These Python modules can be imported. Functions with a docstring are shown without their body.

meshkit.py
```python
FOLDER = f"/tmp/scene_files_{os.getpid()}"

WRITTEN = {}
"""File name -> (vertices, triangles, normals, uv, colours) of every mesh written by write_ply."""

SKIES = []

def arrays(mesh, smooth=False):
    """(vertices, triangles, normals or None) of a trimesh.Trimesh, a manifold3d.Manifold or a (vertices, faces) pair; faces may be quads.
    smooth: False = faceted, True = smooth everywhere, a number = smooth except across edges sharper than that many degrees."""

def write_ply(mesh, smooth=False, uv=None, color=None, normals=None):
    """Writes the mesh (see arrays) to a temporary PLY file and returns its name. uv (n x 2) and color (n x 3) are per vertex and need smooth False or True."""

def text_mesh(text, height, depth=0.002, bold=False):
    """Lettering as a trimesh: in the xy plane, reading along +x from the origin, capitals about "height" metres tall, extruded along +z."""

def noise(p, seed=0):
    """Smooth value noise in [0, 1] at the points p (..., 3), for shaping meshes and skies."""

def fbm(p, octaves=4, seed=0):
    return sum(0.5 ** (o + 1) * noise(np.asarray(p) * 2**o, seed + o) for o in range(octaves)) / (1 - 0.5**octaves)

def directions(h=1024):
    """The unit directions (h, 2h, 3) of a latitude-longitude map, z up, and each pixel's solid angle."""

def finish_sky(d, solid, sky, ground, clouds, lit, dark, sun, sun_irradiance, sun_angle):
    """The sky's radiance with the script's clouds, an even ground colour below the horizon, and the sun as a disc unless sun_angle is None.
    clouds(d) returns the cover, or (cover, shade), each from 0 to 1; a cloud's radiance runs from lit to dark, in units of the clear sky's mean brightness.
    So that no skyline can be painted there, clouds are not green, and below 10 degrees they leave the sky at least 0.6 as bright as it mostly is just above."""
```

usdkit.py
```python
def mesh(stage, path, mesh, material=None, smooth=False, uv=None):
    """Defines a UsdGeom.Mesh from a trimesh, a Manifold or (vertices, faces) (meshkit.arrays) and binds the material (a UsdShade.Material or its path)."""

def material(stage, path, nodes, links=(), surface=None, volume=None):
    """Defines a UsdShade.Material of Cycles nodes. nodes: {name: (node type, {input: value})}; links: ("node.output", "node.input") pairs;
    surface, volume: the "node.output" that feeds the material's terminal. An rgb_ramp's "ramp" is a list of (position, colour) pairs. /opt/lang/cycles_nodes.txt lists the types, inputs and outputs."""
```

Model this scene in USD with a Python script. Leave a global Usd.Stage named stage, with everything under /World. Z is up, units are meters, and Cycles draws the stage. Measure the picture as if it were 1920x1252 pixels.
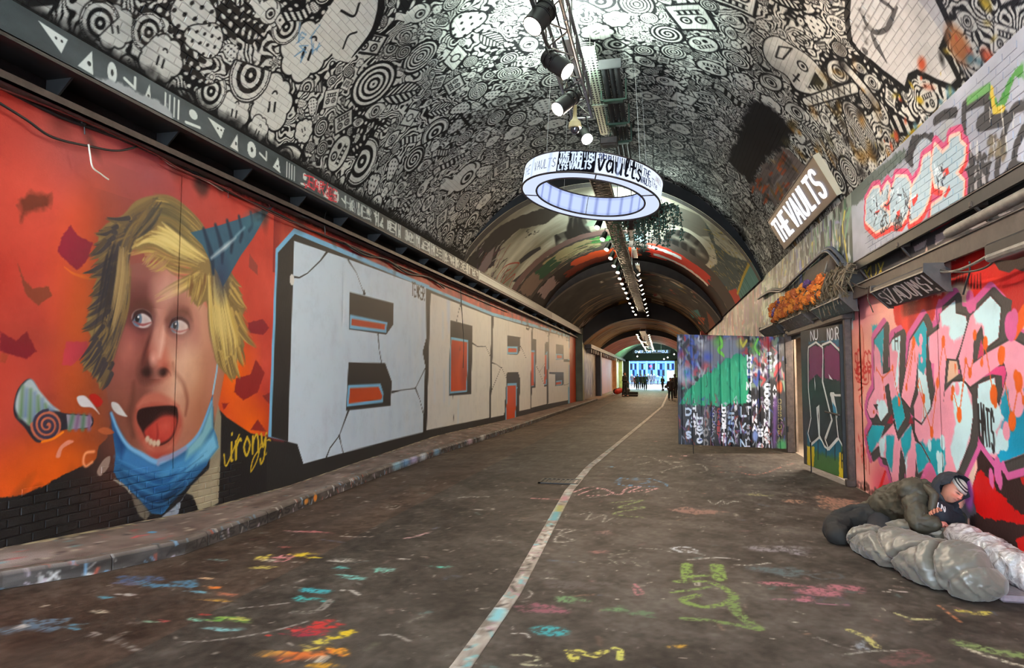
import math, random
import numpy as np, trimesh, manifold3d, usdkit, meshkit
from pxr import Usd, UsdGeom, UsdLux, UsdShade, Gf, Sdf, Vt

stage = Usd.Stage.CreateInMemory()
UsdGeom.SetStageUpAxis(stage, 'Z'); UsdGeom.SetStageMetersPerUnit(stage, 1.0)
UsdGeom.Xform.Define(stage, '/World'); UsdGeom.Scope.Define(stage, '/World/Looks')

# ------------------------------------------------------------------ camera
# world: x to the right across the tunnel, y along the tunnel, z up; the eye is 1.6 m above the road
F = 1250.0
YAW = math.atan(280 / F); PIT = math.atan(80 / math.hypot(F, 280)); EYE = np.array([0, 0, 1.6])
RGT = np.array([math.cos(YAW), math.sin(YAW), 0])
FWD = np.array([-math.sin(YAW) * math.cos(PIT), math.cos(YAW) * math.cos(PIT), math.sin(PIT)])
UPV = np.cross(RGT, FWD)
EXPOSURE = 1.6
cam = UsdGeom.Camera.Define(stage, '/World/camera')
cam.CreateFocalLengthAttr(F / 1920 * 36.0); cam.CreateHorizontalApertureAttr(36.0); cam.CreateVerticalApertureAttr(36.0 * 1252 / 1920)
cam.CreateClippingRangeAttr((0.05, 1000.0)); cam.CreateExposureAttr(EXPOSURE)
_m = np.eye(4); _m[0, :3] = RGT; _m[1, :3] = UPV; _m[2, :3] = -FWD; _m[3, :3] = EYE
cam.AddTransformOp().Set(Gf.Matrix4d(*_m.ravel().tolist()))

# ------------------------------------------------------------------ sky and lamps
usdkit.material(stage, '/World/Looks/sky', {'b': ('background_shader', {'color': (0.62, 0.74, 0.95), 'strength': .35})}, surface='b.background')
SKY = 2.7
dome = UsdLux.DomeLight.Define(stage, '/World/sky'); dome.CreateIntensityAttr(SKY)
dome.CreateColorAttr(Gf.Vec3f(0.66, 0.83, 1.0))
CROWN_LAMPS = [-4.5, 0.5, 5.0, 9.3]          # battens by y: first two unseen, added as fill; rest top the truss
LAMP_W = 190.0                                # intensity of one batten
TRAY_LAMPS, TRAY_F = [19.0, 22.0, 25.0], .45
MINI_E = 300.0
SPOT_E = 110.0                               # emission of a spotlight's lens
RING_E = 0.45                                  # emission of the ring's skin
BLUE = 2.3                                   # blue flood on the building
ROOM_W = 34.0                                 # lamp in the room behind the gate

# ------------------------------------------------------------------ helpers
def ray(px, py):
    return FWD + RGT * ((px - 960.0) / F) + UPV * ((626.0 - py) / F)
def on(axis, val, px, py):
    """A point measured off the photograph, taken to the plane of the place that it lies on."""
    d = ray(px, py); return EYE + d * ((val - EYE[axis]) / d[axis])
def proj(p):
    q = np.asarray(p, float) - EYE; w = q @ FWD
    return np.stack([960 + F * (q @ RGT) / w, 626 - F * (q @ UPV) / w], -1)

used = {}
def path_for(name, parent=None):
    base = str(parent) if parent else '/World'
    k = (base, name); n = used.get(k, 0); used[k] = n + 1
    return f'{base}/{name}' + (f'_{n:03d}' if n else '')
def tag(p, label=None, cat=None, group=None, kind=None):
    p = p.GetPrim() if hasattr(p, 'GetPrim') else p
    for k, v in (('label', label), ('category', cat), ('group', group), ('kind', kind)):
        if v: p.SetCustomDataByKey(k, v)
    return p
def pth(o):
    return str(o.GetPath()) if hasattr(o, 'GetPath') else o
def obj(name, mesh, mat, parent=None, smooth=30, label=None, cat=None, group=None, kind=None):
    m = usdkit.mesh(stage, path_for(name, pth(parent) if parent else None), mesh, mat, smooth=smooth)
    tag(m, label, cat, group, kind); return m.GetPrim()
def thing(name, label, cat, loc=(0, 0, 0), rz=0.0, group=None, kind=None):
    x = UsdGeom.Xform.Define(stage, path_for(name))
    x.AddTranslateOp().Set(Gf.Vec3d(*map(float, loc)))
    if rz: x.AddRotateZOp().Set(math.degrees(rz))
    return tag(x, label, cat, group, kind)
def dup(root, loc, rz=0.0, label=None, group=None):
    was = root.GetCustomData()
    r = thing(root.GetName().rstrip('0123456789').rstrip('_'), label or was['label'], was['category'], loc, rz, group or was.get('group'))
    r.GetReferences().AddInternalReference(root.GetPath()); r.SetInstanceable(True)
    return r
cat = trimesh.util.concatenate
def box(lo, hi):
    lo, hi = np.minimum(lo, hi), np.maximum(lo, hi)
    b = trimesh.creation.box(hi - lo); b.apply_translation((lo + hi) / 2); return b
def cbox(c, s, bev=0.0):
    if bev <= 0:
        b = trimesh.creation.box(s); b.apply_translation(c); return b
    s = np.array(s, float); pts = []
    for i in np.ndindex(2, 2, 2):
        q = (np.array(i) - .5) * s; e = np.sign(q) * bev
        for k in range(3):
            w = q - e; w[k] = q[k]; pts.append(w)
    h = trimesh.Trimesh(pts).convex_hull; h.apply_translation(c); return h
def tube(pts, r, n=8, cap=True):
    """A round bar along a polyline; r is one radius or one for each point."""
    p = np.asarray(pts, float); r = np.broadcast_to(np.asarray(r, float), (len(p),))
    t = np.gradient(p, axis=0); t /= np.linalg.norm(t, axis=1, keepdims=True) + 1e-12
    up = np.array([0, 0, 1.0]) if abs(t[:, 2]).mean() < .8 else np.array([1.0, 0, 0])
    a = np.cross(t, up); a /= np.linalg.norm(a, axis=1, keepdims=True) + 1e-12; b = np.cross(t, a)
    an = np.arange(n) * 2 * np.pi / n
    v = p[:, None] + r[:, None, None] * (np.cos(an)[None, :, None] * a[:, None] + np.sin(an)[None, :, None] * b[:, None])
    v = v.reshape(-1, 3); f = []
    for i in range(len(p) - 1):
        for j in range(n):
            q = [i * n + j, i * n + (j + 1) % n, (i + 1) * n + (j + 1) % n, (i + 1) * n + j]
            f += [[q[0], q[2], q[1]], [q[0], q[3], q[2]]]
    if cap:
        v = np.vstack([v, p[0], p[-1]]); k = len(v) - 2; o = (len(p) - 1) * n
        for j in range(n):
            f += [[k, j, (j + 1) % n], [k + 1, o + (j + 1) % n, o + j]]
    m = trimesh.Trimesh(v, f, process=False); m.fix_normals(); return m
def bar(a, b, w, h=None, up=(0, 0, 1)):
    """A square bar from a to b."""
    a, b = np.asarray(a, float), np.asarray(b, float); h = h or w; d = b - a; L = np.linalg.norm(d); d /= L
    up = np.asarray(up, float)
    if abs(d @ up) > .95: up = np.array([1.0, 0, 0])
    s = np.cross(d, up); s /= np.linalg.norm(s); u = np.cross(s, d)
    m = trimesh.creation.box([w, L, h]); T = np.eye(4); T[:3, 0] = s; T[:3, 1] = d; T[:3, 2] = u; T[:3, 3] = (a + b) / 2
    m.apply_transform(T); return m
def lathe(prof, n=24, a=(0, 0, 0), d=(0, 0, 1)):
    """prof: (radius, distance along d) pairs, revolved about the axis from a along d."""
    m = trimesh.creation.revolve(np.array(prof, float), sections=n)
    T = trimesh.geometry.align_vectors([0, 0, 1], np.asarray(d, float) / np.linalg.norm(d)); T[:3, 3] = a
    m.apply_transform(T); return m
def spline(pts, n=8, closed=False):
    """Catmull-Rom through the points."""
    p = np.asarray(pts, float)
    q = np.vstack([p[-1], p, p[0], p[1]]) if closed else np.vstack([2 * p[0] - p[1], p, 2 * p[-1] - p[-2]])
    out = []; m = len(p) if closed else len(p) - 1
    for i in range(m):
        a, b, c, d = q[i:i + 4]; t = np.arange(n)[:, None] / n
        out.append(.5 * (2 * b + (c - a) * t + (2 * a - 5 * b + 4 * c - d) * t**2 + (3 * b - a - 3 * c + d) * t**3))
    return np.vstack(out + ([] if closed else [p[-1:]]))
def lin(c):
    c = np.asarray(c, float) / 255.0
    return np.where(c < .04045, c / 12.92, ((c + .055) / 1.055) ** 2.4)

LK = '/World/Looks/'
def mat(name, rgb, rough=.6, metal=0.0, noise=0.0, scale=8.0, bump=0.0, spec=.5, **kw):
    """A plain procedural material: sRGB colour with an uneven tone and a fine relief."""
    c = lin(rgb); n = {'p': ('principled_bsdf', {'base_color': c, 'roughness': rough, 'metallic': metal, 'specular_ior_level': spec, **kw})}; l = []
    if noise or bump:
        n['tc'] = ('geometry', {}); n['n'] = ('noise_texture', {'scale': scale, 'detail': 6.0, 'roughness': .65}); l.append(('tc.position', 'n.vector'))
    if noise:
        n['r'] = ('rgb_ramp', {'ramp': [(.25, c * (1 - noise)), (.55, c), (.8, np.minimum(c * (1 + noise), .95))]}); l += [('n.fac', 'r.fac'), ('r.color', 'p.base_color')]
    if bump:
        n['b'] = ('bump', {'distance': bump, 'strength': .6}); l += [('n.fac', 'b.height'), ('b.normal', 'p.normal')]
    return usdkit.material(stage, LK + name, n, l, surface='p.BSDF')
def glow(name, rgb, strength):
    return usdkit.material(stage, LK + name, {'e': ('emission', {'color': lin(rgb), 'strength': float(strength)})}, surface='e.emission')
def painted(name, rough=.55, bump=.003, scale=60.0, bricks=None, emit=0.0, spec=.18):
    """Paint: the colour that each vertex carries in 'col', on plaster or brick with a fine relief."""
    n = {'a': ('attribute', {'attribute': 'col'}), 'g': ('geometry', {}), 'n': ('noise_texture', {'scale': scale, 'detail': 5.0, 'roughness': .7}),
         'd': ('noise_texture', {'scale': 3.0, 'detail': 6.0, 'roughness': .7}), 'r': ('rgb_ramp', {'ramp': [(.2, (.80, .80, .80)), (.5, (.97, .97, .97)), (.8, (1., 1., 1.))]}),
         'm': ('mix', {'mix_type': 'multiply', 'fac': .8}), 'b': ('bump', {'distance': bump, 'strength': .8}),
         'p': ('principled_bsdf', {'roughness': rough, 'specular_ior_level': spec})}
    l = [('g.position', 'n.vector'), ('g.position', 'd.vector'), ('d.fac', 'r.fac'), ('a.color', 'm.color1'), ('r.color', 'm.color2'), ('m.color', 'p.base_color'), ('n.fac', 'b.height'), ('b.normal', 'p.normal')]
    if bricks:                                # joints of the brickwork under the paint: (length, height, joint)
        n['uv'] = ('uvmap', {'attribute': 'st'}); n['br'] = ('brick_texture', {'scale': 1.0, 'brick_width': bricks[0], 'row_height': bricks[1], 'mortar_size': bricks[2], 'mortar_smooth': .6, 'color1': (1., 1., 1.), 'color2': (.90, .90, .90), 'mortar': (.74, .74, .74), 'bias': -.2})
        n['b2'] = ('bump', {'distance': .006, 'strength': .9, 'invert': True}); n['m2'] = ('mix', {'mix_type': 'multiply', 'fac': .7})
        l = [x for x in l if x != ('m.color', 'p.base_color') and x != ('b.normal', 'p.normal')] + [('uv.UV', 'br.vector'), ('br.fac', 'b2.height'), ('b.normal', 'b2.normal'), ('b2.normal', 'p.normal'), ('m.color', 'm2.color1'), ('br.color', 'm2.color2'), ('m2.color', 'p.base_color')]
    if emit:
        n['e'] = ('emission', {'strength': emit}); l = [('a.color', 'e.color')]
        n = {k: n[k] for k in ('a', 'e')}
        return usdkit.material(stage, LK + name, n, l, surface='e.emission')
    return usdkit.material(stage, LK + name, n, l, surface='p.BSDF')

# ------------------------------------------------------------------ paint on surfaces
class Canvas:
    """Surfaces that carry paint: fine grids in surface metres (u, v); strokes and fields of colour are laid down in u and v and kept as vertex colours."""
    def __init__(s, place, base):
        s.place, s.base, s.parts = place, base, []
    def grid(s, key, us, vs, keep=None, off=0.0, warp=None):
        u, v = np.meshgrid(np.asarray(us, float), np.asarray(vs, float), indexing='ij'); n, m = u.shape
        if warp: u, v = warp(u, v)
        i = np.arange((n - 1) * m).reshape(n - 1, m)[:, :-1].ravel()
        f = np.stack([i, i + m, i + m + 1, i + 1], 1)
        if keep is not None:
            k = keep(u.ravel()[f].mean(1), v.ravel()[f].mean(1)); f = f[k]
        w = np.broadcast_to(np.gradient(np.asarray(us, float))[:, None], (n, m))
        w = np.minimum(np.abs(w), np.abs(np.gradient(np.asarray(vs, float)))[None, :])
        s.parts.append((key, u.ravel(), v.ravel(), np.full(n * m, off), w.ravel(), f)); return s
    def brick(s, key, u0, u1, v0, v1, nu, nv, h=.006, joint=.006, rng=None):
        u0, u1, v0, v1 = u0 + joint, u1 - joint, v0 + joint, v1 - joint
        us = np.r_[u0, np.linspace(u0 + .004, u1 - .004, nu), u1]; vs = np.r_[v0, np.linspace(v0 + .004, v1 - .004, nv), v1]
        u, v = np.meshgrid(us, vs, indexing='ij'); n, m = u.shape
        o = np.full((n, m), h * (rng.uniform(.6, 1.3) if rng else 1)); o[0] = o[-1] = 0; o[:, 0] = o[:, -1] = 0
        i = np.arange((n - 1) * m).reshape(n - 1, m)[:, :-1].ravel()
        s.parts.append((key, u.ravel(), v.ravel(), o.ravel(), np.full(n * m, (u1 - u0) / nu), np.stack([i, i + m, i + m + 1, i + 1], 1)))
    def ready(s, cell=.2):
        s.U = np.concatenate([p[1] for p in s.parts]); s.V = np.concatenate([p[2] for p in s.parts]); s.W = np.concatenate([p[4] for p in s.parts])
        s.C = np.empty((len(s.U), 3), np.float32); s.C[:] = s.base
        s.cell = cell; s.u0, s.v0 = s.U.min(), s.V.min()
        iu, iv = ((s.U - s.u0) / cell).astype(int), ((s.V - s.v0) / cell).astype(int); s.nv = iv.max() + 1; s.nu = iu.max() + 1
        k = iu * s.nv + iv; s.order = np.argsort(k, kind='stable'); s.start = np.searchsorted(k[s.order], np.arange(s.nu * s.nv + 1)); return s
    def near(s, a, b, c, d):
        i0, i1 = max(int((a - s.u0) / s.cell), 0), min(int((b - s.u0) / s.cell), s.nu - 1)
        j0, j1 = max(int((c - s.v0) / s.cell), 0), min(int((d - s.v0) / s.cell), s.nv - 1)
        if i1 < i0 or j1 < j0: return np.zeros(0, int)
        k = np.concatenate([s.order[s.start[i * s.nv + j0]:s.start[i * s.nv + j1 + 1]] for i in range(i0, i1 + 1)])
        return k[(s.U[k] >= a) & (s.U[k] <= b) & (s.V[k] >= c) & (s.V[k] <= d)]
    grain = None                              # how well each spot of a rough surface takes the paint
    only = None                               # (colour, tolerance): paint lands only on paint like this
    def lay(s, k, al, col):
        al = np.clip(al, 0, 1)[:, None]
        if s.only: al = al * (np.abs(s.C[k] - np.asarray(s.only[0], np.float32)).sum(1, keepdims=True) < s.only[1])
        if s.grain is not None: al = al * s.grain[k][:, None]
        s.C[k] += al * (np.asarray(col, np.float32) - s.C[k])
    def poly(s, P, col, soft=0.0, alpha=1.0, rag=0.0, seed=0):
        P = np.asarray(P, float); e = soft + rag + .03
        k = s.near(P[:, 0].min() - e, P[:, 0].max() + e, P[:, 1].min() - e, P[:, 1].max() + e)
        if not len(k): return
        u, v = s.U[k], s.V[k]; d = np.full(len(k), 1e9); ins = np.zeros(len(k), bool)
        for (ax, ay), (bx, by) in zip(P, np.roll(P, -1, 0)):
            ex, ey = bx - ax, by - ay; L = ex * ex + ey * ey
            if L < 1e-14: continue
            t = np.clip(((u - ax) * ex + (v - ay) * ey) / L, 0, 1)
            d = np.minimum(d, (u - ax - t * ex) ** 2 + (v - ay - t * ey) ** 2)
            if ey: ins ^= ((ay > v) != (by > v)) & (u < ex * (v - ay) / ey + ax)
        d = np.where(ins, -1, 1) * np.sqrt(d)
        if rag: d = d + rag * (meshkit.fbm(np.stack([u, v, 0 * u], 1) * (1.2 / rag) ** .8, 3, seed) * 2 - 1)
        s.lay(k, (.5 - d / np.maximum(soft, s.W[k])) * alpha, col)
    def line(s, P, w, col, soft=0.0, alpha=1.0, closed=False):
        P = np.asarray(P, float)
        if closed: P = np.vstack([P, P[:1]])
        w = np.interp(np.linspace(0, 1, len(P)), np.linspace(0, 1, np.size(w)), np.atleast_1d(w)) / 2; e = w.max() + soft + .02
        k = s.near(P[:, 0].min() - e, P[:, 0].max() + e, P[:, 1].min() - e, P[:, 1].max() + e)
        if not len(k): return
        u, v = s.U[k], s.V[k]; d = np.full(len(k), 1e9)
        for i in range(len(P) - 1):
            (ax, ay), (bx, by) = P[i], P[i + 1]; ex, ey = bx - ax, by - ay; L = ex * ex + ey * ey + 1e-14
            t = np.clip(((u - ax) * ex + (v - ay) * ey) / L, 0, 1)
            d = np.minimum(d, np.hypot(u - ax - t * ex, v - ay - t * ey) - (w[i] + t * (w[i + 1] - w[i])))
        s.lay(k, (.5 - d / np.maximum(soft, s.W[k])) * alpha, col)
    def oval(s, c, r, col, soft=0.0, alpha=1.0, rot=0.0):
        r = np.broadcast_to(np.asarray(r, float), 2); e = r.max() + soft + .03; c = np.asarray(c, float)
        k = s.near(c[0] - e, c[0] + e, c[1] - e, c[1] + e)
        if not len(k): return
        u, v = s.U[k] - c[0], s.V[k] - c[1]; a, b = math.cos(rot), math.sin(rot)
        q = np.hypot((u * a + v * b) / r[0], (v * a - u * b) / r[1]); d = (q - 1) * r.min()
        s.lay(k, (.5 - d / np.maximum(soft, s.W[k])) * alpha, col)
    def emit(s, materials, parents, names, smooth=True, scale=1.0, kinds={}, labels={}, swap=False):
        at = 0
        for key, u, v, o, w, f in s.parts:
            n = len(u); c = lin(np.clip(s.C[at:at + n], 0, 255)) * scale; at += n
            if not len(f): continue
            p = s.place(u, v, o); sm = smooth and key != 'brick'
            m = usdkit.mesh(stage, path_for(names[key], pth(parents[key]) if parents[key] else None), (p, f), materials[key], smooth=bool(sm), uv=np.stack([v, u], 1) if swap else np.stack([u, v], 1))
            UsdGeom.PrimvarsAPI(m).CreatePrimvar('col', Sdf.ValueTypeNames.Color3fArray, 'vertex').Set(Vt.Vec3fArray.FromNumpy(c.astype(np.float32)))
            tag(m, labels.get(key), None, None, kinds.get(key))
def along(px0, px1, a, step):
    """Stations along a wall at x = a, as far apart as the photograph can tell apart."""
    th = np.arctan((np.arange(px0, px1 + step, step) - 960) / F) - YAW
    return np.abs(a) / np.tan(np.abs(th))
# ------------------------------------------------------------------ the tunnel's shape
XL, XR = -5.1, 2.72                           # the two side walls
def wall_foot(y): return np.interp(y, [4.3, 6.5, 8.5, 10, 14.8, 21.6, 40], [.25, .10, .07, .11, .22, .13, .03])
def kerb_x(y): return np.interp(y, [-9, 3.6, 4.15, 4.6, 5.3, 6.6, 8, 10.2, 13.2, 19, 31, 42, 80], [-5.0, -5.0, -4.85, -4.5, -4.2, -4.2, -4.3, -4.39, -4.42, -4.25, -4.19, -4.1, -3.9])
KH = .12
class Arc:
    """A barrel vault: the circle through its left spring, crown and right spring."""
    def __init__(s, L, T, R):
        (x1, z1), (x2, z2), (x3, z3) = L, T, R
        A = np.array([[x2 - x1, z2 - z1], [x3 - x1, z3 - z1]]); b = .5 * np.array([x2**2 - x1**2 + z2**2 - z1**2, x3**2 - x1**2 + z3**2 - z1**2])
        s.x, s.z = np.linalg.solve(A, b); s.r = math.hypot(x1 - s.x, z1 - s.z)
        s.a0 = math.atan2(z1 - s.z, x1 - s.x); s.a1 = math.atan2(z3 - s.z, x3 - s.x); s.L = s.r * (s.a0 - s.a1)
    def at(s, u, v, o=0.0):
        a = s.a0 - np.asarray(u) / s.r; r = s.r - o
        return np.stack([s.x + r * np.cos(a), v + 0 * a, s.z + r * np.sin(a)], -1)
    def on(s, px, py):
        """Where a point of the photograph lies on this vault: (arc length, y)."""
        d = ray(px, py); e = EYE - np.array([s.x, 0, s.z]); a = d[0]**2 + d[2]**2; b = d[0] * e[0] + d[2] * e[2]; c = e[0]**2 + e[2]**2 - s.r**2
        t = (-b + math.sqrt(max(b * b - a * c, 0))) / a; p = e + d * t
        return np.array([(s.a0 - math.atan2(p[2], p[0])) * s.r, p[1]])
V1 = Arc((-4.78, 4.38), (-1.0, 6.95), (2.72, 4.25)); Y1 = 18.4
V2 = Arc((-4.85, 4.35), (-1.0, 6.62), (2.66, 4.2)); Y2 = 29.4
V3 = Arc((-4.9, 4.2), (-1.0, 6.2), (2.6, 4.1)); Y3 = 43.0
V4 = Arc((-4.7, 3.55), (-.85, 5.2), (2.5, 3.5)); Y4 = 53.0
V5 = Arc((-4.6, 3.45), (-.95, 4.78), (2.5, 3.4)); Y5 = 71.0
# ------------------------------------------------------------------ the tunnel's surfaces, as canvases
SKEW = .45                                    # the transverse arches stand a little askew
def askew(V, v0, v1, k0=1.0):
    """Bends a vault's grid so that its ends follow the skew of the arches."""
    def w(u, v):
        x = V.x + V.r * np.cos(V.a0 - u / V.r); t = np.clip((v - v0) / (v1 - v0), 0, 1)
        return u, v + SKEW * (x + 1) * (k0 + (1 - k0) * t)
    return w
rng = np.random.default_rng(7)
# left wall: u = y, v = z
wl = Canvas(lambda u, v, o: np.stack([XL + o, u, v], -1), (196, 62, 48))
yA, yB, yC = along(-8, 330, XL, 1.5), along(330, 640, XL, 1.5), along(640, 1082, XL, 1.6)
wl.grid('plaster', np.r_[-9, -4, 0, 3.5, 4.0, yA], np.linspace(0, 4.2, 560)); wl.grid('plaster2', yB, np.linspace(0, 4.2, 400)); wl.grid('plaster3', yC, np.linspace(0, 4.2, 230))
for r in range(9):
    z0 = .085 + r * .075
    for c in range(14):
        u0 = 4.15 + c * .225 + (.1125 if r % 2 else 0)
        if wall_foot(u0 + .1) < z0 + .02 and z0 + .04 < .74 - .12 * abs(u0 - 5.2): wl.brick('brick', u0, u0 + .225, z0, z0 + .075, 22, 8, rng=rng, h=.007)
wl.ready()
# right wall: u = y, v = z
wr = Canvas(lambda u, v, o: np.stack([XR - o, u, v], -1), (120, 118, 112))
GATE = (10.62, 15.0, 2.45)                   # the gateway: from, to, height
gate_hole = lambda u, v: ~((u > GATE[0]) & (u < GATE[1]) & (v < GATE[2]))
rA, rB, rC = along(1940, 1760, XR, -1.6)[::1], along(1760, 1600, XR, -1.4), along(1600, 1314, XR, -1.3)
wr.grid('plaster', np.r_[rA], np.linspace(0, 4.3, 620))
wr.grid('plaster', np.unique(np.r_[-9, -4, 0, np.linspace(2, rA[0], 110)]), np.linspace(0, 4.3, 120)); wr.grid('plaster2', np.r_[rB, GATE[0]], np.linspace(0, 4.3, 470))
zz = np.unique(np.r_[np.linspace(0, GATE[2], 60), np.linspace(GATE[2], 4.3, 190)])
wr.grid('plaster3', np.unique(np.r_[GATE[0], np.linspace(GATE[0], GATE[1], 120), rC[rC > GATE[0]], GATE[1]]), zz, keep=gate_hole)
for r in range(15):
    z0 = 3.15 + r * .075
    for c in range(18):
        u0 = 5.625 + c * .225 + (.1125 if r % 2 else 0)
        if z0 < 4.2: wr.brick('brick', u0, u0 + .225, z0, z0 + .075, 17, 7, rng=rng, h=.005)
wr.ready()
# vaults: u = arc length from the left spring, v = y
vd = Canvas(lambda u, v, o: V1.at(u, v, o), (22, 22, 23))
sk = askew(V1, 7.0, 17.4, 0.0)
vd.grid('far', np.linspace(0, V1.L, 600), np.r_[11.6:17.4:190j], warp=sk)
vd.grid('mid', np.linspace(0, V1.L, 760), np.r_[8.2:11.6:200j], warp=sk)
SL = [3.6, 7.2]
vd.grid('near_left', np.linspace(0, SL[0], 330), np.r_[4.0:8.2:380j], warp=sk); vd.grid('near_top', np.linspace(SL[0], SL[1], 150), np.r_[4.0:8.2:180j], warp=sk)
vd.grid('near_right', np.linspace(SL[1], V1.L, 230), np.r_[5.4:8.2:250j], warp=sk); vd.grid('back', np.linspace(0, V1.L, 40), np.r_[-9:4.0:60j]); vd.grid('back', np.linspace(SL[1], V1.L, 12), np.r_[4.0:5.4:8j])
for r in range(17):                           # bricks that the photograph lets one pick apart: low on the left, and the big pale shape on the right
    for c in range(11):
        y0 = 4.5 + c * .225 + (0 if r % 2 else .1125)
        if r < 14 and y0 < 7.0 - .04 * r: vd.brick('brick', .312 + r * .078, .312 + r * .078 + .078, y0, y0 + .225, 7, 20, rng=rng, h=.005)
for r in range(16):
    for c in range(9):
        y0 = 5.85 + c * .225 + (.1125 if r % 2 else 0); s0 = 97 * .078 + r * .078
        vd.brick('brick', s0, s0 + .078, y0, y0 + .225, 7, 18, rng=rng, h=.005)
vd.ready()
v2 = Canvas(lambda u, v, o: V2.at(u, v, o), (150, 148, 138)); v2.grid('vault', np.linspace(0, V2.L, 420), np.r_[17.3:29.4:230j], warp=askew(V2, 0, 1)); v2.ready()
v3 = Canvas(lambda u, v, o: V3.at(u, v, o), (44, 38, 34)); v3.grid('vault', np.linspace(0, V3.L, 240), np.r_[29.3:42.6:150j], warp=askew(V3, 0, 1)); v3.ready()
v4 = Canvas(lambda u, v, o: V4.at(u, v, o), (150, 120, 84)); v4.grid('vault', np.linspace(0, V4.L, 110), np.r_[42.5:53.2:70j], warp=askew(V4, 0, 1)); v4.ready()
v5 = Canvas(lambda u, v, o: V5.at(u, v, o), (164, 104, 92)); v5.grid('vault', np.linspace(0, V5.L, 90), np.r_[53.0:66.5:60j], warp=askew(V5, 0, 1)); v5.ready()
# floor: u = x, v = y
def py_rows(p0, p1, step): return 1.6 * F / (np.arange(p0, p1, -step) - 704.0)
fl = Canvas(lambda u, v, o: np.stack([u, v, 0 * u + o], -1), (98, 88, 78))
fl.grid('near', np.linspace(-5.0, XR, 760), np.r_[np.arange(1.9, 3.55, .03), py_rows(1262, 1050, 1.7)]); b1 = py_rows(1262, 1050, 1.7)[-1]
fl.grid('mid', np.linspace(-5.1, XR, 560), np.r_[b1, py_rows(1050, 900, 1.5)]); b2 = py_rows(1050, 900, 1.5)[-1]
fl.grid('far', np.linspace(-5.1, XR, 330), np.r_[b2, py_rows(900, 735, 1.3)]); b3 = py_rows(900, 735, 1.3)[-1]
fl.grid('back', np.linspace(-5.1, XR, 10), np.linspace(-9, 1.9, 10)); fl.grid('back', np.linspace(-5.1, XR, 14), np.linspace(b3, 78, 12)); fl.ready()
# footway (u = y, v = share of the way from wall to kerb)
def foot_place(u, v, o):
    x1 = kerb_x(u) - .12; z = wall_foot(u) * (1 - v) + (KH - .002) * v + .012 * np.sin(u * 3.1) * v * (1 - v)
    return np.stack([XL + v * (x1 - XL), u, z], -1)
fw = Canvas(foot_place, (128, 104, 92)); fw.grid('footway', np.unique(np.r_[np.linspace(-9, 3.8, 10), np.linspace(3.8, 9, 330), np.linspace(9, 20, 160), np.linspace(20, 43, 60)]), np.linspace(0, 1, 70)); fw.ready()
# kerb stones (u = y, v = up the face, then across the top)
def kerb_place(u, v, o):
    rr = .018; x = kerb_x(u); up = np.clip(v, 0, KH - rr); ac = np.clip(v - KH, rr * .6, 1)
    z = np.where(v < KH, up, KH) ; xx = np.where(v < KH, x, x - ac)
    return np.stack([xx + np.where(v < KH, o, 0), u, z + np.where(v < KH, 0, o)], -1)
kb = Canvas(kerb_place, (92, 82, 76)); y = 3.9; kerb_lengths = np.random.default_rng(3)
while y < 42:
    L = kerb_lengths.uniform(.82, 1.02) if y < 20 else 1.8; kb.brick('brick', y, y + L, -.004, KH + .13, 60 if y < 10 else 26, 26 if y < 10 else 12, h=.012, joint=.004); y += L
kb.ready()
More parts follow.
